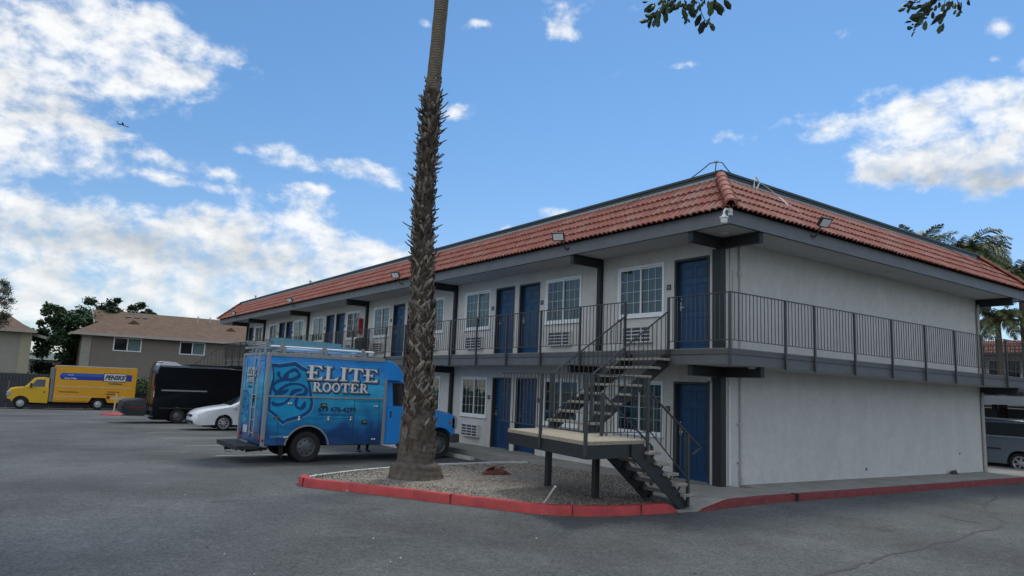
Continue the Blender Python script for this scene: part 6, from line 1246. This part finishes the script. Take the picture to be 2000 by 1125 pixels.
m_ = MB(); m_.box(-7.98, 15, 59.2, 60.0, 4.72, 4.76); m_.build('soffit', mat('tan_soffit', (.2, .17, .14), .8, .05, 3), ab)
for (x0, x1) in ((-4.85, -2.65), (.43, 2.61)):
    z0, z1 = 3.5, 4.68; m_ = MB(); m_.box(x0, x1, 59.93, 60.0, z0, z0+.09); m_.box(x0, x1, 59.93, 60, z1-.09, z1)
    for xx in (x0, (x0+x1)/2-.05, x1-.10): m_.box(xx, xx+.10, 59.931, 60, z0+.09, z1-.09)
    o = m_.build('window', white_frame, ab); k = MB(); k.box(x0+.1, x1-.1, 59.97, 59.99, z0+.09, z1-.09); build_sub(k, 'pane', carglass, o)
    k = MB(); xa = (x0+x1)/2+.1; rows = [[(xa+(x1-.1-xa)*i/30, 59.962-.004*math.sin(i*1.3), z) for i in range(31)] for z in (z0+.1, z1-.1)]; k.grid(rows); build_sub(k, 'curtain', mat('teal_curtain', (.13, .19, .18), .8, .2, 5), o)
m_ = MB()
for i in range(3): m_.tube([(-3.6+.35*i, 64.6, 7.15), (-3.5+.35*i, 64.6, 7.45), (-3.2+.3*i, 64.6, 7.35)], .03, 5); m_.box(-3.7+.7*i, -3.3+.7*i, 63.5, 63.9, 6.75, 6.82)
for x in (2.5, 3.6, 5.6, 6.0): m_.cyl((x, 63.8, 6.7), (x, 63.8, 7.35), .06, n=6)
m_.build('roof_vents', mat('vent_grey', (.4, .4, .38), .6, .1, 4), ab)
for x in (-3.2, 5.2):
    m_ = MB(); m_.add([(x-.5, 62.0, 6.07), (x+.5, 62.0, 6.07), (x, 62.0, 6.42), (x, 63.2, 6.52)], [(0, 1, 2), (0, 2, 3), (1, 3, 2)]); m_.build('dormer_vent', shingle, ab)
es = thing('outdoor_stair_railing', 'dark railing of an outdoor stair by the apartment wall behind the vans', 'railing', (4.3, 56, -1.1))
m_ = MB(); R0 = (3.0, 54.5); 
def pp(x, z): return (x, 54.5, z)
m_.beam(pp(2.45, 4.05), pp(4.4, 4.0), .05, .05); m_.beam(pp(2.45, 2.7), pp(4.4, 2.7), .04, .04)
for i in range(9): m_.cyl(pp(2.45+.243*i, 2.5), pp(2.45+.243*i, 4.05), .022, n=5)
m_.beam(pp(2.4, 4.0), pp(-.6, 1.5), .05, .05); m_.beam(pp(2.4, 2.75), pp(-.6, .3), .04, .04)
for i in range(11): x = 2.3-.27*i; m_.cyl(pp(x, 2.75-(2.4-x)*.82), pp(x, 4.0-(2.4-x)*.83), .02, n=5)
m_.build('balusters', rail_m, es)
m_ = MB(); m_.box(2.4, 4.5, 54.4, 57, 2.45, 2.6); m_.box(4.3, 4.45, 54.5, 54.65, -1.1, 2.45); m_.build('landing', conc, es)
al = thing('apartment_building', 'pale tan building with low roof at the left edge, behind the yellow truck', 'building', (-14, 58, -1.3))
m_ = MB(); m_.box(-24, -10.75, 58, 66, -1.4, 4.72); m_.build('wall', mat('beige_stucco', (.36, .335, .27), .9, .06, 2, spec=.15), al); m_ = MB(); m_.box(-11.45, -10.72, 57.95, 58.0, -1.4, 4.5); m_.build('end_panel', mat('beige_panel', (.42, .38, .25), .9, .06, 2), al)
m_ = MB(); m_.add([(-25, 57.3, 4.66), (-10.45, 57.3, 4.66), (-12.6, 60.5, 5.85), (-25, 60.5, 5.85)], [(0, 1, 2, 3)]); m_.add([(-10.45, 57.3, 4.66), (-10.0, 66, 4.66), (-12.6, 60.5, 5.85)], [(0, 1, 2)]); m_.add([(-25, 60.5, 5.85), (-12.6, 60.5, 5.85), (-12.6, 62.5, 6.2), (-25, 62.5, 6.2)], [(0, 1, 2, 3)]); m_.add([(-12.6, 62.5, 6.2), (-12.6, 60.5, 5.85), (-10.0, 66, 4.66)], [(0, 1, 2)]); m_.build('roof', shingle, al)
m_ = MB(); m_.box(-25, -10.43, 57.24, 57.3, 4.50, 4.68); m_.beam((-10.6, 62, 4.55), (-9.6, 62, 4.3), .1, .22); m_.build('fascia', fas, al)
ar_ = thing('low_house', 'white low house glimpsed beneath the trees behind the yellow truck', 'house', (-8, 72, -1.5)); m_ = MB(); m_.box(-12, -3, 73, 80, -1.6, 2.6); m_.build('wall', mat('offwhite_wall', (.42, .40, .36), .9, .1, 2), ar_); m_ = MB(); m_.add([(-12.5, 72.5, 2.6), (-2.5, 72.5, 2.6), (-3.5, 76, 3.3), (-11.5, 76, 3.3)], [(0, 1, 2, 3)]); m_.build('roof', mat('green_grey_roof', (.13, .16, .14), .9, .1, 2), ar_)
# boundary wall
fe = thing('boundary_wall', 'dark grey block wall with a ribbed top strip along the back of the lot', 'wall', (0, 53.6, -1.1))
gw = mat('grey_block', (.060, .066, .076), .9, .14, 3, bump=.4, bscale=8); m_ = MB()
for i in range(18):
    x = -30+i*2.6; m_.box(x, x+2.57, 53.5, 53.7, g(0, 53.5)-.3, .80)
m_.build('block_wall', gw, fe)
m_ = MB()
for i in range(230): x = -30+i*.2; m_.box(x, x+.12, 53.52, 53.60, .80, 1.36)
m_.box(-30, 16, 53.60, 53.63, .8, 1.33); m_.build('ribbed_strip', mat('fence_strip', (.075, .082, .095), .8, .15, 5), fe)
# kerb ledge under it and wheel stops
def wheel_stop(c, ax, Ls, lab, grp='concrete wheel stops'):
    z = g(c[0], c[1]); m_ = MB(); P = [(-.075, 0), (.075, 0), (.055, .10), (-.055, .10)]
    fn = (lambda u, v, w: (c[0]+u, c[1]+w, z+v)) if ax == 'y' else (lambda u, v, w: (c[0]+w, c[1]+u, z+v))
    m_.prism(P, fn, -Ls/2, Ls/2); o = m_.build('wheel_stop', mat('wheel_stop_concrete', (.42, .42, .41), .85, .2, 7, bump=.4), bevel=.012, recalc=True); tag(o, lab, 'wheel stop', grp); return o
wheel_stop((-1.50, 7.75), 'y', 1.55, 'pale concrete wheel stop in front of the blue utility truck bumper')
wheel_stop((-10.1, 50.9), 'x', .9, 'concrete wheel stop under the cab of the yellow truck')
wheel_stop((-7.75, 50.6), 'x', 1.1, 'concrete wheel stop under the middle of the yellow truck box')
wheel_stop((-5.1, 50.6), 'x', 1.1, 'concrete wheel stop under the tail of the yellow truck')
for k, y in enumerate((11.8, 15.4, 19.0, 22.7, 29.4)): wheel_stop((-1.50, y), 'y', 1.6, ('concrete wheel stop by the walk in the empty stall beyond the blue utility truck', 'second concrete wheel stop beyond the blue utility truck', 'third concrete wheel stop beyond the blue utility truck', 'concrete wheel stop at the tail of the white sedan', 'concrete wheel stop at the nose of the black van')[k])
# portable stand
sx, sy = -6.55, 39.18; sg = g(sx, sy); ps = thing('parking_stand', 'tan wooden post stand on a round red base near the black van', 'stand', (sx, sy, sg))
m_ = MB(); m_.lathe([(.72, 0), (.70, .06), (.45, .13), (.12, .17), (0, .18)], (sx, sy, sg), 'z', 24); m_.build('base', mat('base_red', (.34, .05, .05), .7, .2, 5), ps, smooth=50)
m_ = MB(); m_.beam((sx, sy, sg+.1), (sx+.06, sy, sg+1.28), .14, .07, (1, 0, 0)); m_.beam((sx-.25, sy-.04, sg+.98), (sx+.42, sy-.04, sg+.95), .05, .08); m_.beam((sx+.36, sy+.02, sg+.15), (sx+.42, sy+.02, sg+1.15), .05, .05, (1, 0, 0)); m_.build('posts', mat('weathered_wood', (.60, .52, .34), .8, .15, 12), ps)
# ---- buildings beyond the right end
rb = thing('motel_wing', 'second motel wing with red tile edge seen through the gap at the right', 'building', (26, 3, -.5))
m_ = MB(); m_.box(25.9, 34, -8, 12, -1, 4.3); m_.build('wall', stucco, rb); m_ = MB()
p_ = tile_side(lambda u, d, z: (25.75+d*.9, u-6, (z-5.4)*.62+4.27), 16, False, False); p_.build('roof', tmats, rb, smooth=40)
m_ = MB(); m_.box(24.7, 34, -8, 12, 4.18, 4.27); m_.build('soffit', trim, rb)
m_ = MB(); m_.box(24.8, 25.9, -8, 12, 2.5, 2.7); m_.build('walkway', trim, rb)
for y in (3.35, -.2):
    m_ = MB(); m_.box(25.85, 25.9, y, y+.06, 2.9, 4.0); m_.box(25.85, 25.9, y+1.3, y+1.36, 2.9, 4.0); m_.box(25.85, 25.9, y+.06, y+1.3, 3.95, 4.0); m_.box(25.85, 25.9, y+.06, y+1.3, 2.9, 2.95); m_.box(25.85, 25.9, y+.66, y+.70, 2.95, 3.95); o = m_.build('window', white_frame, rb); k = MB(); k.box(25.87, 25.895, y+.06, y+1.3, 2.95, 3.95); build_sub(k, 'pane', carglass, o)
m_ = MB(); m_.box(25.86, 25.9, 4.9, 5.8, 2.7, 4.1); m_.build('door', blue_door, rb)
m_ = MB(); m_.beam((24.85, -8, 3.65), (24.85, 12, 3.65), .05, .03); m_.beam((24.85, -8, 2.85), (24.85, 12, 2.85), .04, .03)
for i in range(130): y = -8+i*.15; m_.cyl((24.85, y, 2.85), (24.85, y, 3.65), .012, n=4, cap=False)
for i in range(12): y = -7.4+i*1.6; m_.beam((24.85, y, 2.6), (24.85, y, 3.65), .05, .05, (1, 0, 0))
m_.build('railing', rail_m, rb)
cp = thing('carport', 'flat grey carport roof above the blue grey minivan', 'carport', (18, 2, -.4))
m_ = MB(); m_.box(17.9, 23.5, -7, 7, 2.10, 2.2); m_.build('roof', mat('carport_metal', (.22, .23, .24), .5, .1, 3), cp)
m_ = MB(); m_.box(17.84, 17.9, -7, 7, 1.90, 2.22); m_.build('fascia', mat('carport_fascia', (.33, .34, .35), .5, .12, 1), cp)
for y in (-4, 1.62, 6.4):
    m_ = MB(); m_.box(18.1, 18.25, y, y+.15, -.5, 2.1); m_.build('post', trim_dk, cp)
m_ = MB(); m_.box(18.3, 23, -7, 7, 1.80, 1.86); m_.build('cross_beam', trim, cp)
bw = thing('boundary_wall', 'pale block wall behind the minivan under the carport', 'wall', (23, 2, -.4)); m_ = MB(); m_.box(22.6, 22.8, -8, 8, -.6, 1.75); m_.build('block_wall', mat('pale_block', (.25, .25, .25), .9, .1, 2), bw)
# ================================================================== LOOSE OBJECTS
m_ = MB(); rr = random.Random(3); cxr, cyr = -3.42, 3.02
def catgrid(rows):
    a = [catmull(r, 3) for r in rows]; c = [catmull([a[i][j] for i in range(len(a))], 3) for j in range(len(a[0]))]; return c
def crumple(cx, cy, z, lx, ly, h, rr, n=9, ang=0):
    rows = []
    for i in range(n):
        row = []
        for j in range(n):
            u, v = i/(n-1)-.5, j/(n-1)-.5; x = lx*u*(1+.2*rr.uniform(-1, 1)); y = ly*v*(1+.3*rr.uniform(-1, 1)); zz = z+h*max(0, (1-4*u*u)*(1-4*v*v))*rr.uniform(.35, 1.2)
            row.append((cx+x*math.cos(ang)-y*math.sin(ang), cy+x*math.sin(ang)+y*math.cos(ang), zz))
        rows.append(row)
    return rows
hk = mat('dry_husk_red', (.115, .030, .024), .8, .4, 14, bump=.6, bscale=30)
def husk(p0, p1, w, h, cu):
    rows = []; p0, p1 = Vector(p0), Vector(p1); d = (p1-p0).normalized(); a_ = d.cross(Vector((0, 0, 1))).normalized()
    for i in range(13):
        t = i/12; c = p0.lerp(p1, t) + Vector((0, 0, cu*math.sin(PI*t))); ww = w*math.sin(PI*min(1, .12+.86*t))**.7; rows.append([tuple(c + a_*(ww*math.cos(PI*k/8)) + Vector((0, 0, h*math.sin(PI*k/8)*math.sin(PI*min(1, .12+.86*t)) + .008*math.sin(5*k+i*2)))) for k in range(9)])
    m_.grid(rows)
husk((-3.72, 3.12, -.02), (-3.12, 2.90, -.02), .12, .11, .03); husk((-3.60, 3.20, .0), (-3.50, 2.95, .16), .09, .05, .02); husk((-3.42, 3.08, .02), (-3.26, 2.98, .13), .07, .05, .01)
tag(m_.build('dried_husk', hk, smooth=60), 'curled dark red dried husk lying on the gravel right of the palm', 'husk')
m_ = MB(); m_.cyl((-4.83, -.34, -.02), (-4.95, -.78, .33), .016, n=8); tag(m_.build('pipe_stick', pvc, smooth=50), 'thin white plastic pipe sticking up at a slant from the gravel by the red kerb', 'pipe')
m_ = MB(); m_.grid(catgrid(crumple(10.15, -.14, -.13, .36, .17, .14, rr, 6))); tag(m_.build('shoe', blackpl), 'black shoe lying on the walk against the blank end wall', 'shoe')
m_ = MB()
for i in range(70):
    x, y = (random.uniform(-11, 4), random.uniform(-6.5, 0)) if i % 2 else (random.uniform(-10, -4), random.uniform(-6, 6))
    if inpoly(x, y, poly) or (x > -2.6 and y > -1.6): continue
    s = random.uniform(.008, .022); a = random.uniform(0, 6); z = g(x, y)+.003
    m_.m = random.choice((0, 1, 1)); m_.add([(x+s*math.cos(a), y+s*math.sin(a), z), (x-s*math.sin(a)*.6, y+s*math.cos(a)*.6, z+.004), (x-s*math.cos(a), y-s*math.sin(a), z), (x+s*.5*math.sin(a), y-s*.5*math.cos(a), z+.006)], [(0, 1, 2), (0, 2, 3)])
o = m_.build('litter_specks', [pvc, black_m]); o['kind'] = 'stuff'; o['label'] = 'tiny scraps and stones scattered on the asphalt'; o['category'] = 'debris'
# aeroplane far up in the sky
ax_ = Vector((129, 1656, 523)); pl = thing('aeroplane', 'tiny airliner flying in the sky at the upper left', 'aeroplane', ax_); dd = Vector((1, .25, -.06)).normalized(); up_ = Vector((0, 0, 1)); sd_ = dd.cross(up_)
am = mat('aeroplane_grey', (.35, .37, .40), .5, .1, 3); m_ = MB(); m_.tube([ax_-dd*13, ax_-dd*10, ax_+dd*10, ax_+dd*13], [.4, 1.5, 1.5, .3], 8); m_.build('fuselage', am, pl, smooth=50)
m_ = MB(); m_.add([ax_+dd*3, ax_-dd*3, ax_-dd*7+sd_*12+up_*1, ax_-dd*5+sd_*12+up_*1], [(0, 1, 2, 3)]); m_.add([ax_+dd*3, ax_-dd*3, ax_-dd*7-sd_*12+up_*1, ax_-dd*5-sd_*12+up_*1], [(0, 1, 2, 3)]); m_.add([ax_-dd*9, ax_-dd*12, ax_-dd*13+up_*4, ax_-dd*11+up_*4], [(0, 1, 2, 3)]); m_.build('wings', am, pl)
# ================================================================== PERSON behind the utility truck
def skin_person():
    z0 = g(-3.3, 10.2); B = Vector((-3.25, 10.25, z0))
    pts = {'pel': (0, 0, .95, .155), 'bel': (0, -.01, 1.10, .145), 'che': (0, -.03, 1.33, .165), 'nek': (0, -.05, 1.50, .062), 'hd0': (0, -.06, 1.60, .085), 'hd1': (0, -.07, 1.68, .10), 'hd2': (0, -.065, 1.77, .075)}
    for s, nme in ((-1, 'l'), (1, 'r')):
        pts['hip'+nme] = (.10*s, 0, .88, .105); pts['kne'+nme] = (.12*s, -.04, .50, .068); pts['ank'+nme] = (.135*s, 0, .10, .045); pts['hee'+nme] = (.135*s, .04, .045, .042); pts['toe'+nme] = (.15*s, -.19, .035, .035)
        pts['sho'+nme] = (.20*s, -.03, 1.41, .072); pts['elb'+nme] = (.27*s, -.10, 1.13, .045); pts['wri'+nme] = (.20*s, -.33, 1.10, .030); pts['pal'+nme] = (.18*s, -.42, 1.11, .034)
    ed = [('pel', 'bel'), ('bel', 'che'), ('che', 'nek'), ('nek', 'hd0'), ('hd0', 'hd1'), ('hd1', 'hd2')]
    for q in 'lr': ed += [('pel', 'hip'+q), ('hip'+q, 'kne'+q), ('kne'+q, 'ank'+q), ('ank'+q, 'hee'+q), ('hee'+q, 'toe'+q), ('che', 'sho'+q), ('sho'+q, 'elb'+q), ('elb'+q, 'wri'+q), ('wri'+q, 'pal'+q)]
    for s, q in ((-1, 'l'), (1, 'r')):
        for i, (dx, ln) in enumerate(((-.027, .075), (-.009, .085), (.009, .08), (.027, .065))):
            pts['f%d%s' % (i, q)] = (.18*s+dx, -.455, 1.105, .010); pts['g%d%s' % (i, q)] = (.18*s+dx, -.455-ln*.6, 1.085, .009); pts['h%d%s' % (i, q)] = (.18*s+dx, -.455-ln*.8, 1.05, .008); ed += [('pal'+q, 'f%d%s' % (i, q)), ('f%d%s' % (i, q), 'g%d%s' % (i, q)), ('g%d%s' % (i, q), 'h%d%s' % (i, q))]
        pts['t0'+q] = (.18*s-.05*s, -.42, 1.10, .011); pts['t1'+q] = (.18*s-.06*s, -.46, 1.085, .010); ed += [('pal'+q, 't0'+q), ('t0'+q, 't1'+q)]
    ks = list(pts); me = bpy.data.meshes.new('person'); me.from_pydata([B+Vector(pts[k][:3]) for k in ks], [(ks.index(a), ks.index(b)) for a, b in ed], [])
    o = bpy.data.objects.new('person', me); COL.objects.link(o); sk = o.modifiers.new('s', 'SKIN'); sd_ = me.skin_vertices[0].data
    for i, k in enumerate(ks): sd_[i].radius = (pts[k][3], pts[k][3]); sd_[i].use_root = (k == 'pel')
    ss = o.modifiers.new('u', 'SUBSURF'); ss.levels = 1; ss.render_levels = 1
    dg = bpy.context.evaluated_depsgraph_get(); m2 = bpy.data.meshes.new_from_object(o.evaluated_get(dg)); bpy.data.objects.remove(o)
    cl = [mat('trousers', (.015, .017, .022), .85, .2, 9), mat('shirt', (.03, .05, .09), .85, .15, 9), mat('skin', (.36, .21, .15), .55, .08, 12), mat('boots', (.012, .011, .010), .6, .2, 9), mat('hair', (.02, .015, .01), .7, .2, 20)]
    for m in cl: m2.materials.append(m)
    for p in m2.polygons:
        c = p.center - B; z = c.z
        k = 3 if z < .12 else (0 if z < .98 and abs(c.x) < .4 and c.y > -.25 else 1)
        if z > 1.49: k = 4 if (z > 1.74 or (c.y > -.04 and z > 1.60)) else 2
        if c.y < -.29 and .95 < z < 1.25: k = 2
        p.material_index = k
    m2.shade_smooth(); o = bpy.data.objects.new('person', m2); COL.objects.link(o)
    o['label'] = 'person standing behind the blue utility truck, only dark shoes and trouser legs visible under it'; o['category'] = 'person'
    f = MB(); hy = B + Vector((0, -.07, 1.68))
    for s in (-1, 1): f.lathe([(0, .012), (.010, .008), (.014, 0)], hy+Vector((.034*s, -.093, .005)), 'y', 8, -1)
    f.add([hy+Vector((-.012, -.095, -.03)), hy+Vector((.012, -.095, -.03)), hy+Vector((0, -.125, -.033)), hy+Vector((0, -.095, .02))], [(0, 1, 2), (1, 3, 2), (0, 2, 3)]); f.box(hy.x-.022, hy.x+.022, hy.y-.099, hy.y-.09, hy.z-.058, hy.z-.052)
    for s in (-1, 1): f.box(hy.x+.098*s-.006, hy.x+.098*s+.006, hy.y-.01, hy.y+.02, hy.z-.03, hy.z+.03)
    fo = f.build('face', mat('skin', (.36, .21, .15)), None); fo.parent = o; fo.matrix_parent_inverse = Matrix.Identity(4)
skin_person()
# far tree belt across the street: closes the horizon and is what the motel glass mirrors
m_ = MB(); rr = random.Random(31)
for i in range(520):
    t = rr.random(); a = math.radians(lerp(150, 352, t)); R_ = rr.uniform(46, 60); cx, cy = -5+R_*math.sin(a), 5+R_*math.cos(a)
    if cy > 40 and cx > -30: continue
    hh = rr.uniform(0, 1)**.7*(4.5+2.5*math.sin(a*9)+2*math.sin(a*23)); r_ = rr.uniform(.8, 1.6); m_.m = rr.choice((0, 1, 2))
    for k in range(34):
        q = Vector((cx+rr.gauss(0, .6)*r_, cy+rr.gauss(0, .6)*r_, g(cx, cy)+.3+hh+rr.gauss(0, .5)*r_)); s = .7; u = Vector((rr.gauss(0, 1), rr.gauss(0, 1), rr.gauss(0, 1))).normalized(); v = u.orthogonal().normalized()
        m_.add([q-u*s*.5, q+v*s*.3, q+u*s*.5, q-v*s*.3], [(0, 1, 2, 3)])
o = m_.build('far_tree_belt', leafmats('far', (.05, .075, .03))); o['kind'] = 'stuff'; o['label'] = 'far belt of trees across the street, mirrored in the motel windows'; o['category'] = 'trees'
